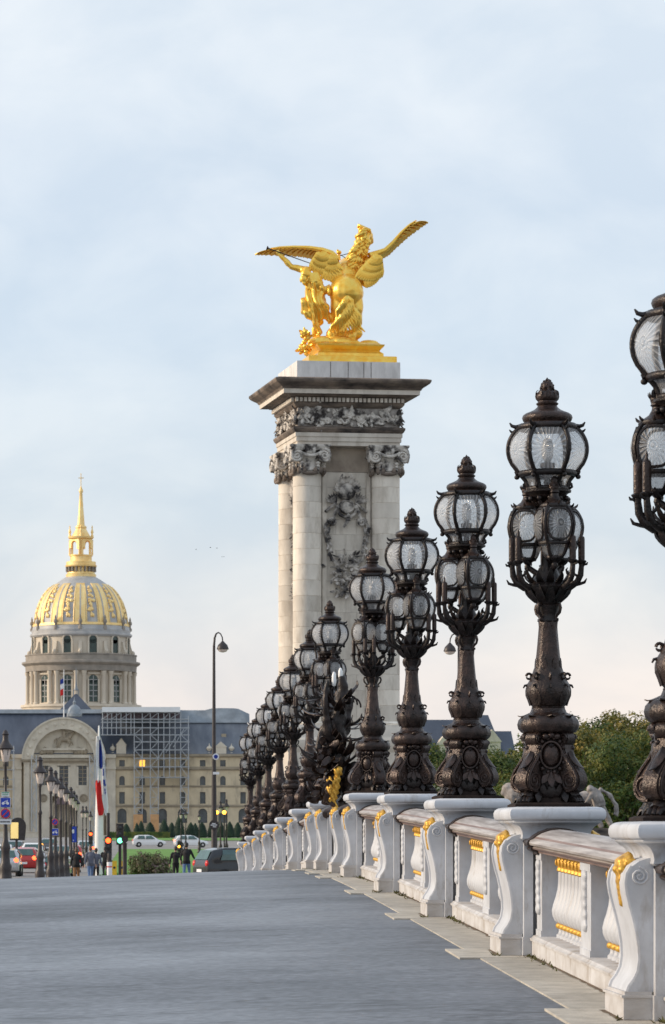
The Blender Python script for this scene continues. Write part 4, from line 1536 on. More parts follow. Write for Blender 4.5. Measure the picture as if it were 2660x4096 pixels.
# skirts
for (a, b, c, d, r0) in ((540, 690, 500, 850, .2), (570, 700, 560, 880, .24), (590, 700, 620, 890, .22), (600, 720, 670, 900, .16), (620, 760, 690, 910, .10)):
    limb([P(a, b, -.3), P((a + c) / 2 - 8, (b + d) / 2, -.42), P(c, d, -.35)], [r0 * 1.05, r0 * 1.3, r0 * .9])
limb([P(610, 650, -.45), P(660, 690, -.5), P(690, 660, -.35)], [.1, .13, .08])
def folds(p, n):
    if p.z < 2.75 and p.z > 1.35:
        return .055 * math.sin(p.x * 26 + p.z * 6 + 3 * nz(p, 2.3)) + .02 * nz(p, 5)
    return .03 * nz(p, 5)
fig = place('trumpeter', remesh(mb, .026, G, 2, folds), st)
mb = MB()
for k in range(12):
    a = k * .55
    b = P(500 + 22 * math.cos(a), 555 + 45 * math.sin(a), -.42)
    mb.tube([b, b + Vector((-.06, -.06, -.04)), b + Vector((-.08, -.05, -.14))], [.05, .045, .015], 6)
mb.build('hair', G, fig, smooth=80)
mb = MB()
mb.tube([P(225, 369, -.3), P(520, 470, -.28)], [.02, .014], 7)
mb.lathe([(.014, 0), (.03, .10), (.075, .16), (.08, .17)], 12, M=Matrix.Translation(P(225, 369, -.3)) @ Vector((-.9, 0, .3)).to_track_quat('Z', 'Y').to_matrix().to_4x4())
mb.build('trumpet', M['bronze'], fig, smooth=60)
mb = MB()
mb.tube([P(752, 425, .3), P(750, 385, .3)], [.06, .05], 8)
mb.ell(P(752, 368, .3), (.085, .08, .07))
mb.ell(P(742, 355, .3), (.04, .05, .05))
mb.build('raised_hand', G, st, smooth=70)
mb = MB()
mb.tube([P(760, 392, .3), P(860, 365, .35)], .012, 6)
mb.tube([P(765, 385, .3), P(805, 410, .35)], .012, 6)
mb.build('rein', M['bronze'], horse, smooth=60)
# wings: every long feather its own piece
def feather_mesh(L, W):
    mb = MB()
    n = 8
    vs, fs = [], []
    for i in range(n + 1):
        t = i / n
        w = W * .5 * min(1, .45 + 2.2 * t) * (1 - max(0, t - .72) ** 1.6 * 5.2)
        w = max(w, .004)
        z = -.10 * L * t * t
        for s, zz in ((-1, -.02), (0, .012), (1, -.02)): vs.append((t * L, s * w, z + zz))
        for s, zz in ((-1, -.034), (0, -.012), (1, -.034)): vs.append((t * L, s * w, z + zz))
    for i in range(n):
        a, b = i * 6, (i + 1) * 6
        fs += [(a, b, b + 1, a + 1), (a + 1, b + 1, b + 2, a + 2), (a + 4, b + 4, b + 3, a + 3), (a + 5, b + 5, b + 4, a + 4), (a + 3, b + 3, b, a), (a + 2, b + 2, b + 5, a + 5)]
    mb.add(vs, fs)
    return mb.mesh('feather', G, 50)
FE = feather_mesh(1.0, .20)
def basis(o, d, up, L, parent, w=1.0):
    d = Vector(d).normalized()
    u = Vector(up)
    u = (u - d * u.dot(d)).normalized()
    y = u.cross(d)
    m3 = Matrix((d, y, u)).transposed().to_4x4()
    ob = place('feather', FE, parent)
    ob.matrix_local = Matrix.Translation(o) @ m3 @ Matrix.Diagonal((L, w, 1, 1))
    return ob
def wing(name, lead, trail, up, L0, L1, tipdir, n, rads):
    mb = MB()
    mb.tube(lead, rads, 10, flat=1.0)
    for i in range(26):        # small coverts along the arm
        t = (i % 13) / 13
        k = t * (len(lead) - 1)
        a = int(k)
        p = lead[a].lerp(lead[min(a + 1, len(lead) - 1)], k - a)
        d = Vector(trail) + Vector((0, 0, .2 if i < 13 else -.1))
        mb.leaf(p + Vector((0, -.02, -.01)), d, up, (.34 - .12 * t) * (1 if i < 13 else 1.4), .16, curl=.25, th=.012, bulge=.1)
    w = mb.build(name, G, st, smooth=60)
    for i in range(n):
        t = (i + .3) / n
        k = t * (len(lead) - 1)
        a = int(k)
        p = lead[a].lerp(lead[min(a + 1, len(lead) - 1)], k - a)
        u = max(0, (t - .45) / .55)
        d = Vector(trail).normalized().lerp(Vector(tipdir).normalized(), u ** 1.3)
        basis(p + Vector((0, 0, -.03)), d, up, L0 + (L1 - L0) * t, w, 1.75 - .5 * t)
    return w
lw = wing('outspread_wing', [P(735, 430, .0), P(690, 385, .0), P(620, 358, .05), P(520, 340, .1), P(400, 333, .15), P(290, 334, .2), P(215, 342, .22)],
          (-.25, .9, -.05), (-.05, .1, 1), .95, .55, (-.97, .08, -.08), 20, [.11, .10, .085, .07, .055, .04, .02])
rw = wing('raised_wing', [P(985, 400, .1), P(1060, 372, .2), P(1110, 350, .25), P(1170, 292, .3), P(1235, 215, .35), P(1300, 155, .4), P(1352, 122, .42)],
          (.08, .95, .05), (-.5, .1, .9), .85, .42, (.93, .1, .24), 18, [.11, .095, .075, .06, .045, .035, .02])
# shoulder fans
def fan(parent, o, a0, a1, L0, L1, n, y, tw, wd=1.0):
    for row, s in ((0, 1.0), (1, .72), (2, .45)):
        for i in range(n):
            t = i / (n - 1)
            a = R(a0 + (a1 - a0) * t)
            d = Vector((math.cos(a), -.12 + tw * (t - .5), math.sin(a)))
            basis(o + Vector((.03 * math.cos(a), y - .05 * row, .03 * math.sin(a))), d, (0, -1, .1), (L0 + (L1 - L0) * t) * s, parent, wd)
fan(lw, P(600, 385, -.1), -122, -38, .62, .92, 12, -.18, .1, 1.1)
fan(lw, P(690, 400, -.1), -112, -70, .85, .86, 7, -.14, .1, 1.1)
fan(rw, P(1050, 400, 0), -135, -82, 1.05, .72, 12, -.15, .1, 1.15)
fan(rw, P(975, 470, 0), -95, -50, .75, .55, 8, -.1, .1, 1.15)
mb = MB()
mb.ell(P(655, 445, .12), (.36, .12, .30), 14, 9)
mb.ell(P(715, 540, .12), (.24, .16, .30), 14, 9)
mb.build('wing_shoulder', G, lw, smooth=80)
mb = MB()
mb.ell(P(1000, 480, .22), (.34, .12, .36), 14, 9)
mb.ell(P(970, 580, .22), (.26, .14, .24), 14, 9)
mb.build('wing_shoulder', G, rw, smooth=80)
# leafy trophy at the corner of the plinth
mb = MB()
for k in range(22):
    c = P(r2.uniform(440, 500), r2.uniform(1010, 1170), -1.1 + r2.uniform(-.15, .3))
    a = r2.uniform(0, 6.28)
    mb.leaf(c, (math.cos(a), -.4, math.sin(a) + .5), (0, -1, .2), r2.uniform(.2, .34), .13, curl=.7, th=.02)
    mb.ell(c, (.09, .1, .08), 8, 6)
mb.tube([P(500, 1060, -1.0), P(470, 1010, -1.1), P(465, 975, -1.12)], [.08, .07, .02], 7)
mb.build('trophy', G, st, smooth=70)
# ------------------------------------------------------------------ ground, lawns, river
M['street'] = mat('street paving', (.25, .235, .215), rough=.8, nscale=.05, col2=(.19, .18, .17), bump=.1, bscale=3)
M['lawn'] = mat('mown lawn', (.12, .27, .03), rough=.9, nscale=.35, col2=(.075, .18, .02), bump=.5, bscale=9)
M['water'] = mat('river water', (.05, .075, .07), rough=.12, nscale=.3, var=.2, bump=.5, bscale=2.0)
M['quay'] = mat('quay masonry', (.38, .35, .30), rough=.8, nscale=1.0, var=.25, bump=.3)
ds = [113.2, 120, 130, 140, 150, 165, 180, 200, 225, 250, 290, 340, 400, 470, 540, 610, 680, 780, 900, 1200, 2000, 6000]
sheet('ground', -900, 900, 0, 0, 6, 0, lambda x, d: ground_z(d), M['street'], ds=ds, kind='structure')
lawn_g = sheet('lawn', -2.0, 62, 0, 0, 4, 0, lambda x, d: ground_z(d) + .05, M['lawn'], thick=.2, ds=[174, 200, 225, 250, 290, 340, 395], kind='structure')
sheet('lawn', -90, -31, 0, 0, 4, 0, lambda x, d: ground_z(d) + .05, M['lawn'], thick=.2, ds=[190, 225, 250, 290, 340, 395], kind='structure')
sheet('lawn', -6, 70, 0, 0, 4, 0, lambda x, d: ground_z(d) + .05, M['lawn'], thick=.2, ds=[560, 610, 640], kind='structure')
mb = MB()
mb.box(-900, 900, -200, 109, -7.2, -7.0)
mb.build('river', M['water'], kind='structure')
mb = MB()
mb.box(-900, 900, 109.002, 113.0, -9, ground_z(113) - .02)
mb.build('quay', M['quay'], kind='structure')
# fine fringe of grass along the front edge of the lawn
M['grass'] = mat('grass blades', (.11, .25, .03), rough=.8, nscale=.8, col2=(.07, .17, .02))
mb = MB()
for k in range(6000):
    x = rnd.uniform(-2, 16)
    d = 174 + abs(rnd.gauss(0, 9))
    z = ground_z(d) + .05
    h = rnd.uniform(.05, .14)
    w = .03
    a = rnd.uniform(-.05, .05)
    mb.add([(x - w, d, z), (x + w, d, z), (x + a, d + rnd.uniform(-.03, .03), z + h)], [(0, 1, 2)])
mb.build('grass', M['grass'], label='short green grass on the esplanade lawn', cat='grass', kind='stuff')

# ------------------------------------------------------------------ plants
def leaf_mat(name, c1, c2, c3):
    m, n, l, p = nt(name)
    p.inputs['Roughness'].default_value = .65
    g = n.new('ShaderNodeNewGeometry')
    c = n.new('ShaderNodeTexCoord')
    t = n.new('ShaderNodeTexNoise')
    t.inputs['Scale'].default_value = .9
    t.inputs['Detail'].default_value = 4
    l.new(c.outputs['Object'], t.inputs['Vector'])
    r = n.new('ShaderNodeValToRGB')
    r.color_ramp.elements[0].position = .3
    r.color_ramp.elements[0].color = (*c1, 1)
    r.color_ramp.elements[1].position = .72
    r.color_ramp.elements[1].color = (*c3, 1)
    e = r.color_ramp.elements.new(.5)
    e.color = (*c2, 1)
    ad = n.new('ShaderNodeMath')
    ad.operation = 'MULTIPLY_ADD'
    ad.inputs[1].default_value = .35
    l.new(g.outputs['Random Per Island'], ad.inputs[0])
    sb = n.new('ShaderNodeMath')
    sb.operation = 'SUBTRACT'
    sb.inputs[1].default_value = .175
    l.new(t.outputs['Fac'], sb.inputs[0])
    l.new(sb.outputs[0], ad.inputs[2])
    l.new(ad.outputs[0], r.inputs[0])
    l.new(r.outputs[0], p.inputs['Base Color'])
    tl = n.new('ShaderNodeBsdfTranslucent')
    l.new(r.outputs[0], tl.inputs['Color'])
    mx_ = n.new('ShaderNodeMixShader')
    mx_.inputs[0].default_value = .3
    l.new(p.outputs[0], mx_.inputs[1])
    l.new(tl.outputs[0], mx_.inputs[2])
    l.new(mx_.outputs[0], n['Material Output'].inputs[0])
    return m
M['leaf_olive'] = leaf_mat('olive foliage', (.055, .07, .014), (.16, .155, .03), (.36, .26, .06))
M['leaf_green'] = leaf_mat('green foliage', (.032, .065, .016), (.085, .13, .028), (.23, .21, .045))
M['leaf_dark'] = leaf_mat('clipped yew foliage', (.012, .035, .022), (.022, .055, .033), (.04, .08, .04))
M['leaf_bush'] = leaf_mat('flowering shrub foliage', (.07, .11, .03), (.15, .15, .07), (.28, .18, .19))
M['bark'] = mat('bark', (.10, .08, .06), rough=.9, nscale=6, var=.3, bump=.6)
def leaf_quad(mb, p, n, s, r_):
    n = n.normalized()
    a = n.orthogonal().normalized()
    q = Quaternion(n, r_.uniform(0, 6.28))
    a = q @ a
    b = n.cross(a)
    mb.add([p - a * s * .5, p + b * s * .32 - n * s * .1, p + a * s * .5, p - b * s * .32 - n * s * .1], [(0, 1, 2, 3)])
def crown_mesh(seed, h, rx, rz, m, nclump=85, per=190, ls=.21, cr=(.45, 1.3)):
    r_ = random.Random(seed)
    mb = MB()
    cl = []
    for k in range(nclump):
        while True:
            v = Vector((r_.uniform(-1, 1), r_.uniform(-1, 1), r_.uniform(-1, 1)))
            if .35 < v.length < 1: break
        if v.z < -.55: v.z *= .5
        cl.append((Vector((v.x * rx, v.y * rx, h + v.z * rz)), r_.uniform(*cr)))
    for c, rad in cl:
        out = (c - Vector((0, 0, h)))
        for j in range(int(per * (rad / .9) ** 2)):
            v = Vector((r_.gauss(0, 1), r_.gauss(0, 1), r_.gauss(0, 1))).normalized()
            p = c + Vector((v.x, v.y, v.z * .75)) * rad * r_.uniform(.55, 1.05)
            leaf_quad(mb, p, v + Vector((0, 0, .5)) + Vector((r_.gauss(0, .5), r_.gauss(0, .5), r_.gauss(0, .5))), ls * r_.uniform(.7, 1.4), r_)
    return mb.mesh('crown', m), cl
def trunk_mesh(seed, h, cl, r0=.28):
    r_ = random.Random(seed)
    mb = MB()
    top = Vector((r_.uniform(-.3, .3), r_.uniform(-.3, .3), h))
    mb.tube([(0, 0, -.2), (0, 0, .3), (top.x * .3, top.y * .3, h * .4), (top.x, top.y, h)], [r0 * 1.5, r0 * 1.1, r0 * .85, r0 * .4], 10)
    for c, rad in cl[:22]:
        b = Vector((top.x * .6, top.y * .6, h * r_.uniform(.45, .9)))
        mid = b.lerp(c, .5) + Vector((0, 0, .4))
        mb.tube([b, mid, c], [r0 * .35, r0 * .2, r0 * .07], 6)
    return mb.mesh('trunk', M['bark'], 60)
variants = []
for sd, mt_ in ((1, 'leaf_olive'), (2, 'leaf_green'), (3, 'leaf_olive')):
    cm, cl = crown_mesh(sd, 10.0, 4.2, 4.2, M[mt_])
    variants.append((cm, trunk_mesh(sd, 9.5, cl)))
def tree(xs, ytop, d, v, label, s=1.0, base=None):
    top = at(xs, ytop, d)
    zb = top.z - 14.4 * s
    t = empty('broadleaf_tree', (top.x, d, zb), rnd.uniform(0, 6), label=label, cat='tree', group='trees beyond the parapet on the far quay')
    place('crown', variants[v][0], t, scale=(s, s, s))
    place('trunk', variants[v][1], t, scale=(s, s, s))
    return t
# a lower quay terrace carries the trees
mb = MB()
mb.box(14, 140, 185, 300, -9, at(2300, 2885, 212).z - 14.4)
mb.build('terrace', M['quay'], kind='structure')
tree(1995, 3010, 205, 1, 'low green tree against the slate-roofed building behind the candelabra', .92)
tree(2125, 2945, 214, 0, 'olive tree between the slate-roofed building and the tree mass', .98)
tree(2265, 2868, 212, 1, 'green tree standing behind the stone lion and second candelabrum')
tree(2385, 2876, 208, 0, 'olive-brown tree above the tail of the stone lion')
tree(2505, 2800, 218, 2, 'tall olive tree rising beside the largest candelabrum')
tree(2635, 2745, 214, 2, 'tallest olive tree behind the largest candelabrum', 1.03)
tree(2440, 2960, 198, 1, 'dark green tree low in front of the olive trees', .95)
tree(2600, 2930, 200, 1, 'dark green tree low behind the largest candelabrum', .95)
tree(2160, 3040, 196, 1, 'dark green tree low behind the head of the stone lion', .9)
tree(1740, 2985, 240, 1, 'distant green tree showing between two middle candelabra', .95)
tree(1640, 3060, 236, 1, 'distant low green tree beside the foot of the pylon', .95)

# clipped yews, hedge and shrub on the esplanade
def yew_mesh(seed):
    r_ = random.Random(seed)
    mb = MB()
    prof_ = [(.85, .05), (1.05, .3), (1.0, .9), (.8, 1.6), (.5, 2.3), (.2, 2.75), (.0, 2.9)]
    mb.lathe([(r * .9, z) for r, z in prof_], 14)
    for k in range(1500):
        z = r_.uniform(.05, 2.85)
        for (ra, za), (rb, zb) in zip(prof_, prof_[1:]):
            if z <= zb:
                rr = ra + (rb - ra) * (z - za) / (zb - za)
                break
        a = r_.uniform(0, 6.28)
        rr *= r_.uniform(.85, 1.1)
        p = Vector((rr * math.cos(a), rr * math.sin(a), z))
        leaf_quad(mb, p, Vector((math.cos(a), math.sin(a), .5 + r_.gauss(0, .4))), r_.uniform(.12, .24), r_)
    return mb.mesh('foliage', M['leaf_dark'])
ym = [yew_mesh(s) for s in (21, 22, 23)]
ytr = MB()
ytr.lathe([(.12, -.1), (.1, .3)], 8)
ytm = ytr.mesh('trunk', M['bark'], 60)
YL = ['%s clipped yew cone counting along the palace front from the portal' % w for w in ('first', 'slim second', 'third', 'broad fourth', 'fifth', 'sixth', 'tallest, seventh', 'eighth', 'slim ninth', 'tenth', 'slim eleventh', 'twelfth', 'thirteenth', 'last')]
YG = 'clipped yew cones in front of the palace'
for i, (xc, wid, hgt) in enumerate([(245, 1.0, .92), (345, .7, .95), (385, .8, 1.1), (470, 1.15, 1.02), (600, 1.05, 1.2), (672, .9, 1.0), (742, 1.05, 1.4), (850, .95, 1.0), (892, .8, .95), (955, 1.05, 1.02),
                                 (1045, .8, 1.0), (1130, .9, 1.05), (1215, .95, 1.05), (1290, 1.0, 1.0)]):
    xs_ = 400 + xc / 2.3424
    d = 648 + (i % 3) * 6
    p = at(xs_, 3330, d)
    y = empty('clipped_yew', (p.x, d, ground_z(d) + .04), rnd.uniform(0, 6), label=YL[i], cat='topiary', group=YG)
    place('foliage', ym[i % 3], y, scale=(wid, wid, hgt))
    place('trunk', ytm, y)
def hedge(x0, x1, d, h, label):
    mb = MB()
    z = ground_z(d)
    mb.box(x0, x1, d - .6, d + .6, z, z + h)
    r_ = random.Random(9)
    for k in range(int((x1 - x0) * 60)):
        p = Vector((r_.uniform(x0, x1), d - .6 - r_.uniform(-.05, .08), z + r_.uniform(0, h)))
        if k % 3 == 0: p = Vector((p.x, d + r_.uniform(-.6, .6), z + h + r_.uniform(-.03, .08)))
        leaf_quad(mb, p, Vector((r_.gauss(0, .5), -1, r_.gauss(0.3, .5))), .2, r_)
    return mb.build('hedge', M['leaf_green'], label=label, cat='hedge')
hedge(-5.5, 6, 642, 1.1, 'low green hedge behind the first clipped yew cones')
mb = MB()
bz = ground_z(188) + .05
r_ = random.Random(4)
clm = []
for k in range(60):
    a = r_.uniform(0, 6.28)
    q = r_.uniform(0, 1) ** .5
    c = Vector((math.cos(a) * q * .95, math.sin(a) * q * .8, r_.uniform(.12, 1.15 - .55 * q)))
    for j in range(90):
        v = Vector((r_.gauss(0, 1), r_.gauss(0, 1), r_.gauss(0, 1))).normalized()
        leaf_quad(mb, c + v * .26 * r_.uniform(.5, 1.05), v + Vector((0, 0, .4)), r_.uniform(.07, .13), r_)
bp = at(602, 3330, 188)
sh = empty('flowering_shrub', (bp.x, 188, bz), label='rounded green and mauve flowering shrub on the lawn', cat='shrub')
place('foliage', mb.mesh('foliage', M['leaf_bush']), sh, scale=(1.12, 1.05, 1.35))
mb = MB()
for k in range(7):
    a = k * .9
    mb.tube([(0, 0, -.05), (math.cos(a) * .3, math.sin(a) * .3, .4), (math.cos(a) * .6, math.sin(a) * .6, .8)], [.03, .02, .01], 5)
mb.build('stems', M['bark'], sh)
# ------------------------------------------------------------------ the palace front
M['beige'] = mat('beige palace stone', (.64, .535, .37), rough=.8, nscale=.35, col2=(.52, .43, .295), bump=.2, bscale=4, stretch=(1, 1, .6), stain=((.30, .25, .19), .5, .52, .6))
M['portal'] = mat('pale portal stone', (.64, .575, .47), rough=.8, nscale=.4, col2=(.52, .465, .375), bump=.2, bscale=4, stain=((.36, .31, .25), .45, .54, .6))
M['trim'] = mat('darkened palace trim', (.37, .31, .225), rough=.8, nscale=.6, col2=(.26, .215, .16), bump=.2)
M['slate'] = mat('slate roof', (.085, .103, .14), rough=.5, nscale=.25, col2=(.05, .062, .09), bump=.4, bscale=3, stretch=(1.6, 1, .22))
M['slate_pale'] = mat('weathered slate roof', (.155, .17, .195), rough=.5, nscale=.3, col2=(.085, .10, .13), bump=.4, bscale=3, stretch=(1.6, 1, .16))
M['lead'] = mat('lead sheet', (.22, .25, .28), rough=.45, nscale=.5, var=.25, bump=.2)
M['winglass'] = mat('dark window glass', (.035, .045, .055), rough=.15, nscale=.6, col2=(.10, .12, .13), spec=.6)
M['winframe'] = mat('white window bars', (.55, .54, .50), rough=.6, var=.05)
M['litglass'] = mat('lit window', (.8, .5, .1), emit=((1.0, .52, .08), 1.3), rough=.4)
M['scaff'] = mat('galvanised scaffold tube', (.44, .47, .50), rough=.45, metal=.2, var=.1, nscale=3)
M['scaff_white'] = mat('white scaffold sheeting', (.82, .83, .84), rough=.5, var=.04, nscale=1)
M['hoard'] = mat('orange hoarding boards', (.62, .36, .17), rough=.7, nscale=1.2, var=.15)
DP = 720.0
kp_ = DP / FS
def PX(xs): return (xs - 550) * kp_
def PZ(ys): return EYE + (3330 - ys) * kp_
ZG = ground_z(DP)
pal = empty('palace', (-3, DP, ZG), label='long beige stone palace with slate roof, arched portal and rows of windows', cat='building')
def pc(name, mb, m, sm=None, parent=pal):
    o = mb.build(name, m, smooth=sm)
    o.parent = parent
    o.matrix_parent_inverse = Matrix.Translation(-pal.location)
    return o
eave, ridge = PZ(3023), PZ(2838)
XR = 26.5
rows = [(PZ(3066), PZ(3040), 1.15, 0), (PZ(3141), PZ(3104), 1.15, 1), (PZ(3215), PZ(3168), 1.15, 0), (PZ(3292), PZ(3234), 1.9, 1)]   # sill, head, width, arched
def facade(x0, x1, cols, lit=None):
    # wall with real openings: bands between the rows and piers between the columns
    mb = MB()
    def band(za, zb): mb.box(x0, x1, DP, DP + .9, za, zb)
    band(ZG - .3, rows[3][0])
    for i in range(4):
        zs_, zh, w, arch = rows[i]
        nxt = rows[i - 1][0] if i else eave
        band(zh, nxt)
        xs_ = [x0]
        for c in cols: xs_ += [c - w / 2, c + w / 2]
        xs_.append(x1)
        for k in range(0, len(xs_), 2):
            mb.box(xs_[k], xs_[k + 1], DP, DP + .9, zs_, zh)
        if arch:
            for c in cols:
                r = w / 2
                for s in (-1, 1):
                    poly = [(c + s * r, zh)] + [(c + s * r * math.cos(t), zh - r + r * math.sin(t)) for t in [PI / 2 * j / 6 for j in range(7)]]
                    mb.prism(poly if s < 0 else poly[::-1], DP + .001, DP + .6)
    pc('wall', mb, M['beige'])
    for i in range(4):
        zs_, zh, w, arch = rows[i]
        for k, c in enumerate(cols):
            mb = MB()
            mb.box(c - w / 2 - .02, c + w / 2 + .02, DP + .45, DP + .5, zs_ - .02, zh + .02)
            wd = pc('window', mb, M['litglass'] if lit == (i, k) else M['winglass'])
            mb = MB()
            mb.box(c - .05, c + .05, DP + .40, DP + .44, zs_, zh)
            for q in ((.5,) if i == 0 else (.35, .68)):
                z = zs_ + (zh - zs_) * q
                mb.box(c - w / 2, c + w / 2, DP + .405, DP + .435, z - .05, z + .05)
            pc('glazing_bar', mb, M['winframe'], parent=wd)
            if i < 3:
                mb = MB()
                mb.box(c - w / 2 - .2, c + w / 2 + .2, DP - .12, DP + .02, zs_ - .22, zs_ - .02)
                pc('sill', mb, M['portal'], parent=wd)
                mb = MB()
                for s in (-1, 1):
                    mb.box(c + s * (w / 2 + .1) - .1, c + s * (w / 2 + .1) + .1, DP - .06, DP + .02, zs_, zh)
                mb.box(c - w / 2 - .2, c + w / 2 + .2, DP - .08, DP + .02, zh, zh + .2)
                pc('surround', mb, M['portal'], parent=wd)
cols_r = [-3.2 + 4.17 * k for k in range(7)]
facade(-4.5, XR, cols_r, lit=(0, 1))
cols_l = [-27.2 - 4.17 * k for k in range(6)]
facade(-52, -25.9, list(reversed(cols_l)))
for x0, x1 in ((-4.5, XR + .3), (-52, -25.9)):
    for za, zb, pr in ((PZ(3077), PZ(3067), .45), (PZ(3146), PZ(3142), .18), (PZ(3225), PZ(3219), .22), (eave - .1, eave + .35, .6)):
        mb = MB()
        mb.box(x0, x1, DP - pr, DP + .1, za, zb)
        mb.box(x0, x1, DP - pr * .6, DP + .1, za - .18, za - .002)
        pc('cornice', mb, M['trim'])
mb = MB()
mb.box(-52, XR, DP + .9, DP + 16, ZG - .3, eave)
pc('body', mb, M['beige'])
# roof with a hip at the right end
def roof(x0, x1, hip0, hip1, m, name='roof'):
    mb = MB()
    y0, y1, ym0, ym1 = DP - .55, DP + 17, DP + 6.5, DP + 10
    e = eave + .36
    vs = [(x0, y0, e), (x1, y0, e), (x1, y1, e), (x0, y1, e), (x0 + hip0, ym0, ridge), (x1 - hip1, ym0, ridge), (x1 - hip1, ym1, ridge), (x0 + hip0, ym1, ridge)]
    mb.add(vs, [(3, 2, 1, 0), (4, 5, 6, 7), (0, 1, 5, 4), (1, 2, 6, 5), (2, 3, 7, 6), (3, 0, 4, 7)])
    return pc(name, mb, m)
roof(-3.8, XR, 0, 5.2, M['slate_pale'])
roof(-52, -3.81, 0, 0, M['slate'])
# ridge covering of lead, uneven
mb = MB()
pts = [(-52, 0), (-8, 0), (-4, 0), (11, -.3), (14, -.3), (15.5, .35), (17.5, .45), (20, .4), (21.0, .2), (23.3, -1.6)]
lo = 2.6
for (xa, za), (xb, zb) in zip(pts, pts[1:]):
    l1 = .6 if xb < 0 else lo
    vs = []
    for x, z in ((xa, za), (xb, zb)):
        fy = 7.0 / (ridge - eave)
        vs += [(x, DP + 6.2, ridge + .25 + z * .6), (x, DP + 6.2 - l1 * fy * .92 - .3, ridge - l1), (x, DP + 7.4, ridge + .2 + z * .6)]
    mb.add(vs, [(0, 1, 4, 3), (0, 3, 5, 2)])
pc('ridge_lead', mb, M['lead'])
# dormers with trophies, stone pots
def dormer(x, w, h, gold=False):
    mb = MB()
    mb.box(x - w, x + w, DP - .5, DP + 2.5, eave + .36, eave + .36 + h * .55)
    mb.prism([(x - w * 1.15, eave + .36 + h * .55), (x + w * 1.15, eave + .36 + h * .55), (x + w * .5, eave + .36 + h * .8), (x, eave + .36 + h), (x - w * .5, eave + .36 + h * .8)], DP - .6, DP + 2.4)
    o = pc('dormer', mb, M['portal'])
    mb = MB()
    mb.lathe([(.0, 0), (.42 * w, 0), (.42 * w, .05)], 14, M=Matrix.Translation((x, DP - .52, eave + .36 + h * .34)) @ Matrix.Rotation(PI / 2, 4, 'X'))
    pc('oculus', mb, M['litglass'] if gold else M['winglass'], parent=o)
def pot(x, h=2.0):
    mb = MB()
    mb.lathe([(.5, 0), (.5, .3), (.25, .4), (.2, .6), (.5, .9), (.6, 1.2), (.4, 1.5), (.15, 1.7), (.0, h)], 12, c=(x, DP + .1, eave + .36))
    pc('stone_pot', mb, M['portal'], sm=50)
dormer(PX(485), 1.0, 3.3)
pot(PX(451), 2.2)
dormer(PX(883), 1.15, 2.6, True)
pot(PX(837), 2.3)
pot(PX(926), 2.3)
# chimney stumps
for x in (17.9,):
    mb = MB()
    mb.box(x - .5, x + .5, DP + 2.2, DP + 3.2, eave + 2.5, eave + 4.6)
    pc('chimney', mb, M['trim'])

# --- portal with the great arch
cx, zc = PX(255.5), PZ(3038)
R1, R0 = 8.7, 6.5
por = empty('portal')
por.parent = pal
por.location = (cx + 3, -1.6, zc - ZG)       # local: x across, -y outwards, z from the springing
def pp(name, mb, m, sm=None, parent=por): return mb.build(name, m, parent, smooth=sm)
def arch_ring(mb, r0, r1, y0, y1, n=40):
    vs, fs = [], []
    for k in range(n + 1):
        a = PI * k / n
        c, s = math.cos(a), math.sin(a)
        vs += [(r0 * c, y0, r0 * s), (r1 * c, y0, r1 * s), (r1 * c, y1, r1 * s), (r0 * c, y1, r0 * s)]
    for k in range(n):
        a, b = k * 4, k * 4 + 4
        for i in range(4):
            j = (i + 1) % 4
            fs.append((a + i, b + i, b + j, a + j))
    fs += [(0, 1, 2, 3), (n * 4 + 3, n * 4 + 2, n * 4 + 1, n * 4)]
    mb.add(vs, fs)
mb = MB()
arch_ring(mb, R0, R1 - .35, 0, 6)
pp('archivolt', mb, M['portal'], 30)
mb = MB()
arch_ring(mb, R1 - .35, R1, -.25, 6)
arch_ring(mb, R0 - .25, R0 + .25, -.2, .5)
pp('arch_moulding', mb, M['portal'], 30)
for k in range(13):
    a = PI * (k + .5) / 13
    mb = MB()
    mb.ell((math.cos(a) * 7.4, -.02, math.sin(a) * 7.4), (.38, .12, .38), 10, 6)
    pp('rosette', mb, M['portal'], 60)
mb = MB()
mb.prism([(R0 * math.cos(PI * k / 32), R0 * math.sin(PI * k / 32)) for k in range(33)][::-1], 1.2, 6)
pp('tympanum', mb, M['portal'])
# equestrian relief
mb = MB()
def lm(pts, rad): mb.tube(pts, rad, 8)
mb.ell((.1, .9, 4.2), (1.35, .5, .6))
lm([(1.1, .8, 4.4), (1.6, .8, 5.2), (1.9, .8, 5.7)], [.5, .35, .25])
lm([(1.85, .8, 5.75), (2.35, .75, 5.35)], [.25, .15])
lm([(1.0, .8, 3.9), (1.7, .75, 3.6), (1.9, .75, 3.0)], [.28, .18, .12])
lm([(.9, .8, 3.8), (1.3, .75, 3.1), (1.0, .75, 2.6)], [.26, .17, .12])
lm([(-1.0, .8, 4.0), (-1.3, .8, 3.2), (-1.6, .8, 2.4)], [.36, .22, .14])
lm([(-.8, .8, 3.9), (-.8, .8, 3.1), (-1.1, .8, 2.4)], [.34, .2, .14])
lm([(-1.3, .8, 4.4), (-1.9, .8, 4.0), (-2.0, .8, 3.2)], [.18, .16, .08])
lm([(.1, .7, 4.6), (.0, .7, 5.5), (.0, .7, 5.85)], [.34, .38, .2])
mb.ell((.0, .7, 6.1), .25)
lm([(.2, .6, 5.5), (.9, .6, 5.4), (1.2, .6, 5.7)], [.16, .13, .1])
for k in range(14):
    x = -4.6 + k * .7
    h_ = .5 + .5 * abs(math.sin(k * 1.9))
    if abs(x) > 1.8: mb.ell((x, 1.0, .9 + h_), (.45, .4, h_ * .8))
pp_me = remesh(mb, .09, M['trim'], 1)
place('equestrian_relief', pp_me, por)
mb = MB()
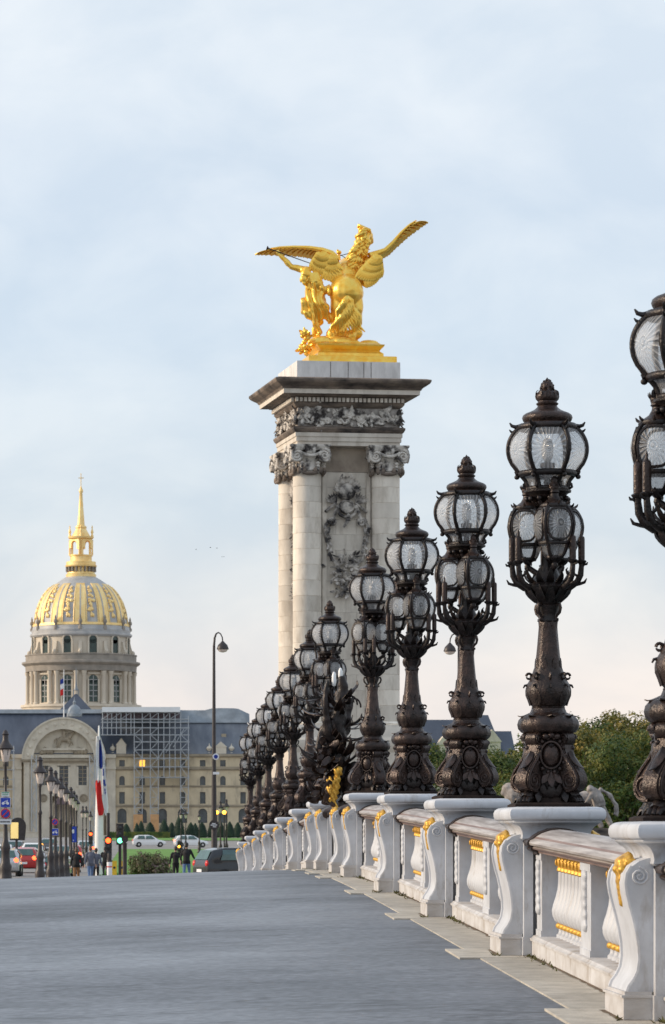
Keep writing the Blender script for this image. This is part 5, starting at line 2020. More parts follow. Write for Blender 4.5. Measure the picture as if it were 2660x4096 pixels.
mb.box(-4.4, 4.4, .5, 1.3, 1.9, 2.3)
mb.box(-5.2, 5.2, .6, 1.3, .3, .9)
pp('relief_ledge', mb, M['portal'])
zb_ = ZG - zc - .3
# lower wall with three windows and a door, pilasters
mb = MB()
openings = [(-3.98 - .0, 1.55), (0.0, 1.85), (3.88, 1.7)]
wz0, wz1 = PZ(3141) - zc, PZ(3063) - zc
mb.box(-8.3, 8.3, .8, 6, wz1, 0)
xs_ = [-8.3]
for c, w in openings: xs_ += [c - w / 2, c + w / 2]
xs_.append(8.3)
for k in range(0, len(xs_), 2): mb.box(xs_[k], xs_[k + 1], .8, 6, wz0, wz1)
dz = PZ(3185) - zc
mb.box(-8.3, 8.3, .8, 6, dz, wz0)
mb.box(-8.3, -2.4, .8, 6, zb_, dz)
mb.box(2.4, 8.3, .8, 6, zb_, dz)
pp('portal_wall', mb, M['portal'])
for c, w in openings:
    mb = MB()
    mb.box(c - w / 2 - .02, c + w / 2 + .02, 1.4, 1.5, wz0 - .02, wz1 + .02)
    wo = pp('window', mb, M['winglass'])
    mb = MB()
    mb.box(c - .07, c + .07, 1.3, 1.38, wz0, wz1)
    for q in (.2, .4, .6, .8): mb.box(c - w / 2, c + w / 2, 1.31, 1.37, wz0 + (wz1 - wz0) * q - .06, wz0 + (wz1 - wz0) * q + .06)
    mb.build('glazing_bar', M['trim'], wo)
    mb = MB()
    for s in (-1, 1): mb.box(c + s * (w / 2 + .2) - .2, c + s * (w / 2 + .2) + .2, .6, .9, wz0 - .4, wz1)
    arch_ring(mb, w / 2, w / 2 + .4, .6, .9, 12)
    n0 = len(mb.v) - 13 * 4
    mb.v[n0:] = [(x + c, y, z + wz1 - .2) for x, y, z in mb.v[n0:]]
    mb.build('surround', M['portal'], wo)
mb = MB()
mb.box(-2.4, 2.4, 2.4, 2.6, zb_, dz)
dr = pp('doorway', mb, M['trim'])
mb = MB()
arch_ring(mb, 2.1, 2.5, .5, 1.3, 16)
n0 = len(mb.v) - 17 * 4
mb.v[n0:] = [(x, y, z + dz - 2.6) for x, y, z in mb.v[n0:]]
mb.box(-2.5, -2.1, .5, 1.3, zb_, dz - 2.6)
mb.box(2.1, 2.5, .5, 1.3, zb_, dz - 2.6)
mb.build('door_arch', M['trim'], dr)
for x in (PX(174) - cx, PX(335) - cx):
    mb = MB()
    mb.lathe([(.0, 0), (.85, 0), (.85, .2), (.7, .3), (.6, .15), (.0, .25)], 18, M=Matrix.Translation((x, .8, PZ(3192) - zc)) @ Matrix.Rotation(PI / 2, 4, 'X'))
    pp('medallion', mb, M['trim'], 50)
for x in (-7.6, -5.9, 5.9, 7.6):
    mb = MB()
    mb.box(x - .55, x + .55, .35, .8, zb_, -.9)
    mb.box(x - .7, x + .7, .25, .82, -.9, -.3)
    pp('pilaster', mb, M['portal'])
mb = MB()
mb.box(-8.9, 8.9, -.1, 6, -.3, 0.02)
mb.box(-8.7, 8.7, .15, 6, -.62, -.302)
pp('entablature', mb, M['trim'])
# flanking stone piers between portal and wings
for x0, x1 in ((-6.45, -4.52), (-25.88, -23.95)):
    mb = MB()
    mb.box(x0, x1, DP - .5, DP + 1, ZG - .3, eave)
    mb.box(x0 - .1, x1 + .1, DP - .8, DP + 1, PZ(3077), PZ(3067))
    mb.box(x0 - .1, x1 + .1, DP - .9, DP + 1, eave - .5, eave + .3)
    pc('pier', mb, M['portal'])
# small leaded dome and flagpole over the arch
mb = MB()
mb.lathe([(1.6, 24.0), (1.6, 24.6), (1.45, 24.7), (1.35, 25.4), (1.0, 26.0), (.5, 26.4), (.3, 26.5), (.3, 26.9), (.4, 27.0), (.15, 27.3), (.05, 27.9), (.0, 28.2)], 18, c=(PX(297), DP + 2, EYE))
pc('cupola', mb, M['lead'], 50)
fp = empty('flagpole', (PX(255), DP + 1, zc + R1 - .4), label='small tricolour flag on a white pole above the palace arch', cat='flag')
mb = MB()
mb.tube([(0, 0, 0), (0, 0, PZ(2678) - zc - R1 + .4)], [.12, .07], 8)
mb.build('pole', M['scaff_white'], fp)
M['f_blue'] = mat('blue flag cloth', (.015, .04, .28), rough=.8)
M['f_white'] = mat('white flag cloth', (.78, .78, .80), rough=.8, var=.04)
M['f_red'] = mat('red flag cloth', (.60, .02, .02), rough=.8)
zt = PZ(2712) - zc - R1 + .4
for k, (m_, a, b) in enumerate((('f_blue', 0, 1.0), ('f_white', 1.0, 2.1), ('f_red', 2.1, 3.4))):
    mb = MB()
    vs = []
    for j in range(5):
        z = zt - a - (b - a) * j / 4
        for i in range(4):
            vs.append((-.08 - .22 * i, .1 * math.sin(i * 2 + j), z - .12 * i))
    fs = [(j * 4 + i, j * 4 + i + 1, j * 4 + i + 5, j * 4 + i + 4) for j in range(4) for i in range(3)]
    mb.add(vs, fs)
    mb.build('stripe', M[m_], fp, smooth=80)

# pavilion with pyramid roof behind the arch
pv = empty('pyramid_pavilion', (-13.5, 766, ground_z(766)), label='blue slate pyramid roof of the pavilion rising behind the palace arch', cat='building')
k7 = 760 / FS
zp0, zp1 = EYE + (3330 - 2868) * k7 - ground_z(766), EYE + (3330 - 2772) * k7 - ground_z(766)
mb = MB()
mb.box(-4.5, 4.5, -4.5, 4.5, 0, zp0)
mb.build('wall', M['beige'], pv)
mb = MB()
mb.add([(-5, -5, zp0), (5, -5, zp0), (5, 5, zp0), (-5, 5, zp0), (-.25, -.25, zp1), (.25, -.25, zp1), (.25, .25, zp1), (-.25, .25, zp1)],
       [(3, 2, 1, 0), (4, 5, 6, 7), (0, 1, 5, 4), (1, 2, 6, 5), (2, 3, 7, 6), (3, 0, 4, 7)])
rf = mb.build('roof', M['slate'], pv)
mb = MB()
for sx_ in (-1, 1):
    mb.tube([(sx_ * .5, -.3, zp1 - .3), (sx_ * .5, -.3, zp1 + 1.0)], .12, 6)
mb.tube([(-.6, -.3, zp1 + .9), (.6, -.3, zp1 + .9)], .12, 6)
mb.lathe([(.45, 0), (.25, .8), (.12, 2.0), (.05, 4.6), (.0, 5.2)], 10, c=(0, -.3, zp1 + .9))
mb.build('bell_finial', M['lead'], rf, smooth=60)

# ------------------------------------------------------------------ scaffolding in front of the palace roof
scf = empty('scaffolding', (PX(620), DP - 2, ZG), label='grey tube scaffolding with a white cover against the palace roof', cat='scaffolding')
def sc_part(name, mb, m):
    o = mb.build(name, m)
    o.parent = scf
    o.matrix_parent_inverse = Matrix.Translation(-scf.location)
    return o
Y1, Y2 = DP - 1.1, DP - 2.6
vx = [411, 430, 447, 466, 484, 505, 524, 537, 569, 601, 633, 655, 678, 700, 722, 753]
lv = [2850, 2878, 2890, 2912, 2940, 2968, 3000, 3034, 3068, 3110]
tower = {537: 3300, 569: 3300, 601: 3300, 633: 3300, 722: 3254, 753: 3254}
def tubeP(name, a, b, r=.085): 
    mb = MB()
    mb.tube([a, b], r, 6)
    sc_part(name, mb, M['scaff'])
for x in vx:
    yb = tower.get(x, 2940 if x < 530 else 3110)
    yt = 2850 if x < 725 else 2865
    for Y in (Y1, Y2):
        zb2 = max(PZ(yb), ZG)
        tubeP('standard', (PX(x), Y, zb2), (PX(x), Y, PZ(yt)))
for i, y in enumerate(lv):
    x0 = 405 if y <= 2940 else 537
    x1 = 720 if y < 2860 else 757
    for Y in (Y1, Y2):
        tubeP('ledger', (PX(x0), Y, PZ(y)), (PX(x1), Y, PZ(y)), .075)
    if i >= 1:
        mb = MB()
        mb.box(PX(x0), PX(x1), Y2 + .15, Y1 - .15, PZ(y) - .16, PZ(y) - .09)
        sc_part('platform', mb, M['scaff'])
for a, b in ((411, 447), (447, 484), (484, 524), (569, 601), (601, 633), (655, 678), (678, 722)):
    tubeP('brace', (PX(a), Y2 - .1, PZ(2878)), (PX(b), Y2 - .1, PZ(2852)), .06)
for (a, b) in ((537, 569), (601, 633), (722, 753)):
    seq = lv[3:] + [3150, 3190, 3230, 3254]
    for k in range(len(seq) - 1):
        q = (a, b) if k % 2 else (b, a)
        tubeP('brace', (PX(q[0]), Y2 - .1, PZ(seq[k])), (PX(q[1]), Y2 - .1, PZ(seq[k + 1])), .06)
    for y in (3150, 3190, 3230, 3254): tubeP('ledger', (PX(a), Y2, PZ(y)), (PX(b), Y2, PZ(y)), .06)
for k in range(3):
    tubeP('brace', (PX(633 + 30 * k), Y2 - .1, PZ(3034 - 22 * k)), (PX(678 + 30 * k), Y2 - .1, PZ(2968 - 28 * k)), .06)
mb = MB()
mb.box(PX(409), PX(720), DP - 3.2, DP + 9, PZ(2850), PZ(2830))
sc_part('roof_cover', mb, M['scaff_white'])
M['sheet_dark'] = mat('purple-brown backing sheet', (.16, .12, .13), rough=.8, nscale=.8, var=.3)
for a, b in ((414, 446), (449, 483), (487, 523), (527, 568), (572, 600), (604, 632), (636, 677), (681, 719)):
    mb = MB()
    mb.box(PX(a), PX(b), DP - .6, DP - .5, PZ(2876), PZ(2853))
    sc_part('backing_sheet', mb, M['sheet_dark'])
# two truss towers beside the portal and a net on the left wing
for xs_, lab in ((137, 'slim grey lattice mast left of the round medallions on the portal'), (369, 'slim grey lattice mast between the portal and the white flag mast')):
    mt = empty('lattice_mast', (PX(xs_), DP - 2.4, ZG), label=lab, cat='scaffolding')
    top = PZ(3022) - ZG
    for sx_ in (-1, 1):
        mb = MB()
        mb.tube([(sx_ * .5, 0, 0), (sx_ * .5, 0, top)], .10, 6)
        mb.build('upright', M['scaff'], mt)
    n = 12
    for k in range(n):
        mb = MB()
        s = -1 if k % 2 else 1
        mb.tube([(-s * .5, 0, top * k / n), (s * .5, 0, top * (k + 1) / n)], .07, 6)
        mb.build('lacing', M['scaff'], mt)
sl = empty('side_scaffolding', (-29, DP - 2, ZG), label='scaffolding against the palace wing beyond the portal pier', cat='scaffolding')
for k in range(6):
    x = -5 + k * 1.7
    mb = MB()
    mb.tube([(x, 0, 0), (x, 0, eave - ZG + 2)], .08, 6)
    mb.build('standard', M['scaff'], sl)
for k in range(9):
    mb = MB()
    z = 1.8 + k * 2
    mb.tube([(-5.2, 0, z), (3.7, 0, z)], .07, 6)
    mb.build('ledger', M['scaff'], sl)
for xa, xb in ((534, 571), (601, 635)):
    mb = MB()
    mb.box(PX(xa), PX(xb), DP - 3.4, DP - 3.2, ZG, PZ(3258))
    for q in range(5):
        x = PX(xa) + (PX(xb) - PX(xa)) * (q + .5) / 5
        mb.box(x - .03, x + .03, DP - 3.44, DP - 3.401, ZG, PZ(3258))
    mb.build('hoarding', M['hoard'], label='orange wooden hoarding at the foot of the palace ' + ('below the scaffold tower' if xa < 600 else 'right of the dark ground-floor arch'), cat='hoarding')

# ------------------------------------------------------------------ domed church behind
M['dstone'] = mat('dome stone', (.62, .55, .45), rough=.8, nscale=.25, col2=(.50, .44, .355), bump=.2, bscale=2, stretch=(1, 1, .4))
M['dstone_dark'] = mat('sooty dome stone', (.33, .29, .245), rough=.8, nscale=.4, col2=(.22, .20, .175), bump=.2)
M['dlead'] = mat('dome lead', (.46, .45, .43), rough=.5, nscale=.4, col2=(.34, .345, .35), bump=.2)
M['dgold'] = mat('dome gilding', (.95, .70, .34), rough=.5, metal=.42, nscale=.6, col2=(.86, .56, .20), bump=.2, bscale=2)
M['dglass'] = mat('green drum glass', (.03, .06, .055), rough=.2, nscale=.5, var=.4)
DD = 1030.0
kd = DD / FS
dmx = (324 - 550) * kd
ZD = ground_z(DD)
dome = empty('domed_church', (dmx, DD, ZD), label='round domed church with ribbed gilded dome, lantern and spire', cat='church')
eo = EYE - ZD
def DZ(v): return eo + v
def dp(name, mb, m, sm=None, parent=dome): return mb.build(name, m, parent, smooth=sm)
mb = MB()
mb.sqlathe([(0, 0), (0, DZ(30)), (.8, DZ(30.3)), (.8, DZ(31.2)), (0, DZ(31.5))], ax=18, ay=18)
dp('nave', mb, M['dstone'])
mb = MB()
mb.lathe([(17.4, DZ(29)), (17.4, DZ(36.6)), (17.9, DZ(36.8)), (17.9, DZ(37.5)), (15.0, DZ(37.6))], 72)
dp('drum_base', mb, M['dstone'], 30)
mb = MB()
mb.lathe([(14.6, DZ(37.5)), (14.6, DZ(47.5))], 72)
dp('drum', mb, M['dstone'], 30)
colm = MB()
colm.lathe([(.85, 0), (.85, .4), (.62, .6), (.6, 4.5), (.55, 8.4), (.75, 8.8), (.85, 9.6)], 14)
colme = colm.mesh('column', M['dstone'], 40)
wm = MB()
wm.box(-.04, .04, -1.35, 1.35, 0, 6.6)
wm.lathe([(0, -.04), (1.35, -.04), (1.35, .04), (0, .04)], 20, M=Matrix.Translation((0, 0, 6.5)) @ Matrix.Rotation(PI / 2, 4, 'Y'))
wme = wm.mesh('window', M['dglass'])
ws = MB()
for s in (-1, 1): ws.box(-.1, .5, s * 1.6 - .25, s * 1.6 + .25, -.3, 6.6)
ws.box(-.1, .6, -1.9, 1.9, 8.0, 8.5)
ws.box(-.1, .6, -1.9, 1.9, -.6, -.3)
wsm = ws.mesh('surround', M['dstone'])
wb = MB()
for z in (1.6, 3.2, 4.8, 6.4): wb.box(.05, .12, -1.3, 1.3, z - .1, z + .1)
wb.box(.05, .12, -.1, .1, 0, 7.6)
wbm = wb.mesh('glazing_bar', M['dlead'])
w2 = MB()
w2.box(-.04, .04, -1.15, 1.15, 0, 3.8)
w2.lathe([(0, -.04), (1.15, -.04), (1.15, .04), (0, .04)], 20, M=Matrix.Translation((0, 0, 3.8)) @ Matrix.Rotation(PI / 2, 4, 'Y'))
w2me = w2.mesh('window', M['dglass'])
s2 = MB()
for s in (-1, 1): s2.box(-.1, .4, s * 1.4 - .25, s * 1.4 + .25, -.2, 3.8)
pts = [(.2, 1.4 * math.cos(PI * k / 12), 3.8 + 1.4 * math.sin(PI * k / 12)) for k in range(13)]
s2.tube(pts, .3, 6)
s2m = s2.mesh('surround', M['dstone'], 40)
vol = MB()
vol.prism([(0, 0), (1.6, 0), (1.5, .8), (1.0, 1.5), (.7, 2.6), (.5, 3.6), (0, 4.0)], -.5, .5)
vol.ell((1.1, 0, .7), (.75, .62, .75), 12, 8)
volme = vol.mesh('volute_buttress', M['dstone'], 40)
A0 = -PI / 2
for k in range(12):
    a = A0 + (k + .5) * PI / 6
    ca, sa = math.cos(a), math.sin(a)
    w = place('window', wme, dome, loc=(14.66 * ca, 14.66 * sa, DZ(38.2)), rot=(0, 0, a))
    place('surround', wsm, w)
    place('glazing_bar', wbm, w)
    w = place('window', w2me, dome, loc=(14.25 * ca, 14.25 * sa, DZ(52.6)), rot=(0, 0, a))
    place('surround', s2m, w)
    b = A0 + k * PI / 6
    for q in (-.075, .075):
        place('column', colme, dome, loc=(15.75 * math.cos(b + q), 15.75 * math.sin(b + q), DZ(37.6)))
    pb = MB()
    pb.box(13.8, 15.3, -1.9, 1.9, DZ(37.6), DZ(47.3))
    place('pier', pb.mesh('pier', M['dstone']), dome, rot=(0, 0, b))
    place('volute_buttress', volme, dome, loc=(14.1 * math.cos(b), 14.1 * math.sin(b), DZ(52.2)), rot=(0, 0, b))
    pm = MB()
    pm.lathe([(.55, 0), (.55, .8), (.3, 1.0), (.25, 1.6), (.6, 2.1), (.55, 2.6), (.25, 3.1), (.3, 3.4), (.0, 4.4)], 10)
    place('stone_vase', pm.mesh('stone_vase', M['dstone_dark'], 50), dome, loc=(14.5 * math.cos(b), 14.5 * math.sin(b), DZ(59.4)))
mb = MB()
mb.lathe([(16.4, DZ(47.3)), (16.5, DZ(48.9)), (17.0, DZ(49.2)), (17.5, DZ(49.6)), (17.5, DZ(50.1)), (16.6, DZ(50.3)), (16.4, DZ(50.4)), (16.4, DZ(51.9)), (16.6, DZ(52.0)), (16.6, DZ(52.3)), (14.0, DZ(52.35))], 72)
dp('entablature', mb, M['dstone_dark'], 30)
mb = MB()
mb.lathe([(14.2, DZ(52.2)), (14.2, DZ(57.6))], 72)
dp('attic', mb, M['dstone'], 30)
mb = MB()
mb.lathe([(14.6, DZ(57.4)), (15.1, DZ(57.9)), (15.1, DZ(58.4)), (14.6, DZ(58.6)), (14.7, DZ(59.5)), (14.4, DZ(59.7)), (14.3, DZ(60.6)), (13.8, DZ(60.7))], 72)
dp('attic_cornice', mb, M['dlead'], 30)
dprof = [(13.8, 60.6), (13.65, 62.5), (13.2, 65.2), (12.35, 67.8), (11.1, 70.1), (9.5, 72.0), (7.6, 73.4), (5.9, 74.6), (4.2, 75.6)]
mb = MB()
mb.lathe([(r, DZ(z)) for r, z in dprof], 96)
dsh = dp('dome_shell', mb, M['dlead'], 60)
def dr_(z):
    for (ra, za), (rb, zb) in zip(dprof, dprof[1:]):
        if z <= zb: return ra + (rb - ra) * (z - za) / (zb - za)
    return dprof[-1][0]
def strip(half, z0, z1, lift, n=14, taper=1.0):
    mb = MB()
    vs, fs = [], []
    for i in range(n + 1):
        z = z0 + (z1 - z0) * i / n
        r = dr_(z) + lift
        hw = half * (taper + (1 - taper) * 0) * (.45 + .55 * dr_(z) / 13.8)
        vs += [(r, -hw, DZ(z)), (r, hw, DZ(z)), (r - lift - .3, hw, DZ(z)), (r - lift - .3, -hw, DZ(z))]
    for i in range(n):
        a, b = i * 4, i * 4 + 4
        fs += [(a, a + 1, b + 1, b), (a + 1, a + 2, b + 2, b + 1), (a + 3, a, b, b + 3)]
    fs += [(0, 3, 2, 1), (n * 4, n * 4 + 1, n * 4 + 2, n * 4 + 3)]
    mb.add(vs, fs)
    return mb
rib2 = strip(1.6, 60.8, 73.2, .22)
for s in (-1, 1):
    pass
rib_me = rib2.mesh('gilded_rib', M['dgold'], 40)
groove = strip(.22, 61.6, 72.8, .30)
gr_me = groove.mesh('rib_groove', M['dlead'], 40)
tro = MB()
r3 = random.Random(8)
for z, w, h in ((63.6, .5, 1.1), (65.2, 1.05, .9), (66.6, .7, .8), (67.8, .95, .9), (69.2, .75, .9), (70.6, .6, .8), (71.8, .45, .6)):
    for j in range(5):
        q = r3.uniform(-1, 1) * w * .8
        zz = z + r3.uniform(-.4, .4)
        tro.ell((dr_(zz) + .08, q, DZ(zz)), (.35, w * .6, h * .55), 8, 6)
for s in (-1, 1):
    tro.tube([(dr_(z) + .1, s * (1.75 * dr_(z) / 13.8), DZ(z)) for z in [61.2 + j for j in range(12)]], .16, 6)
tro_me = tro.mesh('gilded_trophy', M['dgold'], 60)
hoop = strip(3.3, 60.75, 61.5, .16, 3)
hoop_me = hoop.mesh('gilded_band', M['dgold'], 40)
for k in range(12):
    b = A0 + k * PI / 6
    rb_ = place('gilded_rib', rib_me, dsh, rot=(0, 0, b))
    place('rib_groove', gr_me, dsh, rot=(0, 0, b))
    place('gilded_trophy', tro_me, dsh, rot=(0, 0, b + PI / 12))
    place('gilded_band', hoop_me, dsh, rot=(0, 0, b + PI / 12))
lan = empty('lantern')
lan.parent = dome
mb = MB()
mb.lathe([(4.4, DZ(75.3)), (4.5, DZ(76.2)), (4.1, DZ(76.5)), (4.0, DZ(76.9)), (3.6, DZ(77.0)), (3.6, DZ(78.3)), (4.6, DZ(78.5)), (4.7, DZ(78.9)), (4.4, DZ(79.0)), (4.4, DZ(79.9)), (4.3, DZ(80.0)), (3.2, DZ(80.05)), (3.2, DZ(81.6)), (3.5, DZ(81.7)), (3.5, DZ(82.0)), (2.2, DZ(82.1))], 36)
mb.build('gallery', M['dgold'], lan, smooth=30)
cb = MB()
cb.box(3.5, 4.5, -.18, .18, DZ(77.0), DZ(78.4))
cbm = cb.mesh('corbel', M['dstone_dark'])
for k in range(20): place('corbel', cbm, lan, rot=(0, 0, k * PI / 10))
# open arcade of four piers with paired columns, arched
for k in range(4):
    a = k * PI / 2 + PI / 4 + R(45)
    pm = MB()
    pm.box(2.3, 3.0, -.55, .55, DZ(82.0), DZ(86.6))
    pm.lathe([(.28, 0), (.24, .3), (.22, 4.0), (.34, 4.3)], 10, c=(3.35, .45, DZ(82.0)))
    pm.lathe([(.28, 0), (.24, .3), (.22, 4.0), (.34, 4.3)], 10, c=(3.35, -.45, DZ(82.0)))
    pm.build('pier', M['dgold'], lan).rotation_euler = (0, 0, a)
for k in range(4):
    a = k * PI / 2 + PI / 4
    pm = MB()
    for s in (-1, 1):
        r = 1.15
        poly = [(s * 1.9, 86.6), (s * 1.9, 84.0), (s * r, 84.0)] + [(s * r * math.cos(t), 85.0 + r * math.sin(t)) for t in [PI / 2 * j / 6 for j in range(7)]] + [(0, 86.6)]
        poly = [(x, DZ(z)) for x, z in poly]
        pm.prism(poly if s > 0 else poly[::-1], 2.2, 2.9)
    ar = pm.build('arch', M['dgold'], lan)
    ar.rotation_euler = (0, 0, a - PI / 2)
mb = MB()
mb.lathe([(3.0, DZ(86.5)), (3.7, DZ(86.9)), (3.8, DZ(87.4)), (2.7, DZ(87.5)), (2.5, DZ(88.0)), (1.9, DZ(89.0)), (1.5, DZ(89.8)), (1.7, DZ(90.1)), (1.6, DZ(90.5)), (1.1, DZ(90.8)), (1.0, DZ(92)), (.62, DZ(97)), (.42, DZ(100.3)), (.6, DZ(100.6)), (.62, DZ(101.2)), (.35, DZ(101.7)), (.12, DZ(102.5)), (.0, DZ(103))], 20)
mb.build('spire', M['dgold'], lan, smooth=40)
for k in range(4):
    pm = MB()
    pm.lathe([(.4, 0), (.4, .5), (.22, .8), (.42, 1.4), (.3, 2.0), (.12, 2.6), (.22, 2.9), (.0, 3.6)], 10, c=(3.3, 0, DZ(87.3)))
    pm.build('pinnacle', M['dgold'], lan, smooth=50).rotation_euler = (0, 0, k * PI / 2 + R(0))
mb = MB()
mb.tube([(0, 0, DZ(102.5)), (0, 0, DZ(106.2))], .12, 6)
mb.tube([(-.8, 0, DZ(104.8)), (.8, 0, DZ(104.8))], .12, 6)
mb.build('cross', M['dgold'], lan)

# ------------------------------------------------------------------ slate-roofed building on the right bank of the view
DB = 262.0
kb = DB / FS
def BX(xs): return (xs - 550) * kb
def BZ_(ys): return EYE + (3330 - ys) * kb
zgb = BZ_(3330) - 8
mb0 = empty('ministry_building', (BX(1800), DB, zgb), label='stone building with steep blue slate roof and dormers beyond the parapet', cat='building')
def bp_(name, mb, m, sm=None, parent=mb0):
    o = mb.build(name, m, smooth=sm)
    o.parent = parent
    o.matrix_parent_inverse = Matrix.Translation(-mb0.location)
    return o
mb = MB()
mb.box(BX(1560), BX(2060), DB, DB + 14, zgb, BZ_(3020))
bp_('wall', mb, M['portal'])
mb = MB()
def mansard(mb, x0, x1, e, t, hl, hr, d0=DB - .4, d1=DB + 14.4, in_=2.2):
    vs = [(x0, d0, e), (x1, d0, e), (x1, d1, e), (x0, d1, e), (x0 + hl, d0 + in_, t), (x1 - hr, d0 + in_, t), (x1 - hr, d1 - in_, t), (x0 + hl, d1 - in_, t)]
    mb.add(vs, [(3, 2, 1, 0), (4, 5, 6, 7), (0, 1, 5, 4), (1, 2, 6, 5), (2, 3, 7, 6), (3, 0, 4, 7)])
mansard(mb, BX(1555), BX(1925), BZ_(3020), BZ_(2876), .0, .2)
rf = bp_('roof', mb, M['slate'])
mb = MB()
mansard(mb, BX(1915), BX(2012), BZ_(3022), BZ_(2858), .1, 1.0, DB - 1.0)
rf2 = bp_('roof', mb, M['slate'])
mb = MB()
mansard(mb, BX(1985), BX(2062), BZ_(3024), BZ_(2922), .1, .15, DB - .5)
bp_('roof', mb, M['slate'])
mb = MB()
mb.lathe([(.25, 0), (.2, .3), (.08, .6), (.04, 1.3)], 8, c=(BX(2047), DB + 1.5, BZ_(2926)))
mb.box(BX(1925), BX(1945), DB + 1.2, DB + 2, BZ_(2862), BZ_(2852))
bp_('roof_finial', mb, M['lead'], 40, rf2)
for xs_, w, yb, yt in ((1961, 34, 3018, 2920), (1690, 22, 3018, 2945), (1770, 22, 3018, 2945), (1850, 22, 3018, 2945)):
    mb = MB()
    x0, x1 = BX(xs_ - w), BX(xs_ + w)
    mb.box(x0, x1, DB - 1.3, DB + .6, BZ_(yb), BZ_((yb + yt) / 2))
    mb.prism([(x0 - .1, BZ_((yb + yt) / 2)), (x1 + .1, BZ_((yb + yt) / 2)), ((x0 + x1) / 2 + .2, BZ_(yt + 12)), ((x0 + x1) / 2, BZ_(yt)), ((x0 + x1) / 2 - .2, BZ_(yt + 12))], DB - 1.4, DB + .5)
    dm_ = bp_('dormer', mb, M['portal'])
    mb = MB()
    mb.box((x0 + x1) / 2 - .32 * (x1 - x0) * .8, (x0 + x1) / 2 + .32 * (x1 - x0) * .8, DB - 1.33, DB - 1.31, BZ_(yb - 8), BZ_((yb + yt) / 2 + 8))
    bp_('window', mb, M['winglass'], None, dm_)
mb = MB()
mb.box(BX(1550), BX(2064), DB - 1.2, DB + .3, BZ_(3034), BZ_(3021))
bp_('cornice', mb, M['trim'])
for k in range(8):
    xs_ = 1590 + k * 62
    mb = MB()
    mb.box(BX(xs_ - 10), BX(xs_ + 10), DB - .06, DB - .02, BZ_(3120), BZ_(3055))
    bp_('window', mb, M['winglass'])
# ------------------------------------------------------------------ leafy bronze group with gilded figure at mid-bridge
bgp = empty('bronze_sculpture_group', (XC + .12, 54.35, prof(54.35) + 1.0), label='leafy bronze sculpture group with a gilded figure and white torches at mid-bridge', cat='sculpture')
r4 = random.Random(17)
def kx(xs, ys, y=0.0):
    p = at(xs, ys, 54.35 + y) - bgp.location
    return Vector((p.x, y, p.z))
mb = MB()
mb.lathe([(.34, .0), (.36, .08), (.28, .14), (.26, .3), (.30, .42), (.2, .55), (.16, .7)], 14)
mb.tube([kx(1330, 3160), kx(1352, 3020, .05), kx(1350, 2880, -.03), kx(1372, 2760, .03), kx(1368, 2700)], [.17, .15, .13, .10, .06], 12)
mb.tube([kx(1345, 3000), kx(1385, 2900, .1), kx(1405, 2790, .12)], [.1, .08, .04], 8)
mb.tube([kx(1345, 3010), kx(1310, 2920, -.15), kx(1300, 2800, -.2), kx(1312, 2720, -.2)], [.1, .08, .05, .03], 8)
mb.tube([kx(1310, 3060), kx(1275, 2990, -.1), kx(1285, 2900, -.12)], [.09, .07, .03], 8)
me = remesh(mb, .022, M['bronze_dark'], 2, lambda p, n: .025 * noise.noise(p * 9))
place('trunk', me, bgp)
mb = MB()
for k in range(120):
    t = r4.random()
    ys = 3200 - 440 * t
    c = kx(1345 + r4.gauss(0, 20) - 14 * (1 - t), ys)
    a = r4.uniform(0, 6.28)
    d = Vector((math.cos(a), math.sin(a) - .2, r4.uniform(-.1, 1.0)))
    off = Vector((math.cos(a), math.sin(a), 0)) * r4.uniform(.05, .18)
    mb.leaf(c + off, d, Vector((0, 0, 1)) - d * .3, r4.uniform(.18, .42), r4.uniform(.08, .15), curl=r4.uniform(.3, 1.4), seg=5, th=.01)
for k in range(40):              # folded drapery and smaller foliage low on the group
    c = kx(1300 + r4.gauss(0, 18), r4.uniform(2960, 3210), -.2 + r4.gauss(0, .1))
    a = r4.uniform(0, 6.28)
    mb.leaf(c, (math.cos(a), -.4, math.sin(a) * .7), (0, -1, .3), r4.uniform(.14, .26), .11, curl=.9, seg=5, th=.012)
# coiled stems
for k in range(5):
    b = kx(1365 + 14 * k, 2790 + 10 * k, .1)
    pts = [b + Vector((.09 * math.cos(t) , .03, .14 * math.sin(t))) for t in [j * .4 for j in range(9)]]
    mb.tube(pts, .014, 5)
mb.build('acanthus_leaves', M['bronze'], bgp, smooth=60, kind='stuff')
mb = MB()
mb.ell(kx(1352, 3085, -.35), (.075, .08, .09))
mb.tube([kx(1350, 3105, -.33), kx(1342, 3150, -.35), kx(1330, 3200, -.33), kx(1336, 3235, -.3)], [.05, .068, .065, .04], 10)
mb.tube([kx(1350, 3115, -.36), kx(1322, 3140, -.42), kx(1318, 3175, -.45)], [.05, .04, .03], 8)
mb.tube([kx(1330, 3190, -.36), kx(1318, 3150, -.38), kx(1316, 3120, -.36), kx(1325, 3105, -.36)], [.05, .045, .04, .02], 8)
mb.tube([kx(1335, 3215, -.33), kx(1345, 3250, -.36), kx(1340, 3275, -.36)], [.06, .045, .03], 8)
place('gilded_figure', remesh(mb, .014, M['gold_paint'], 2, lambda p, n: .012 * math.sin(p.x * 90 + p.z * 50)), bgp)
for xs_, ys_, h_, y_ in ((1336, 2742, .22, -.2), (1362, 2716, .18, 0.0)):
    mb = MB()
    b = kx(xs_, ys_, y_)
    mb.lathe([(.0, -.02), (.03, 0), (.036, h_ * .3), (.034, h_ * .65), (.022, h_ * .9), (.0, h_)], 12, c=b)
    mb.build('torch_glass', M['opal'], bgp, smooth=60)

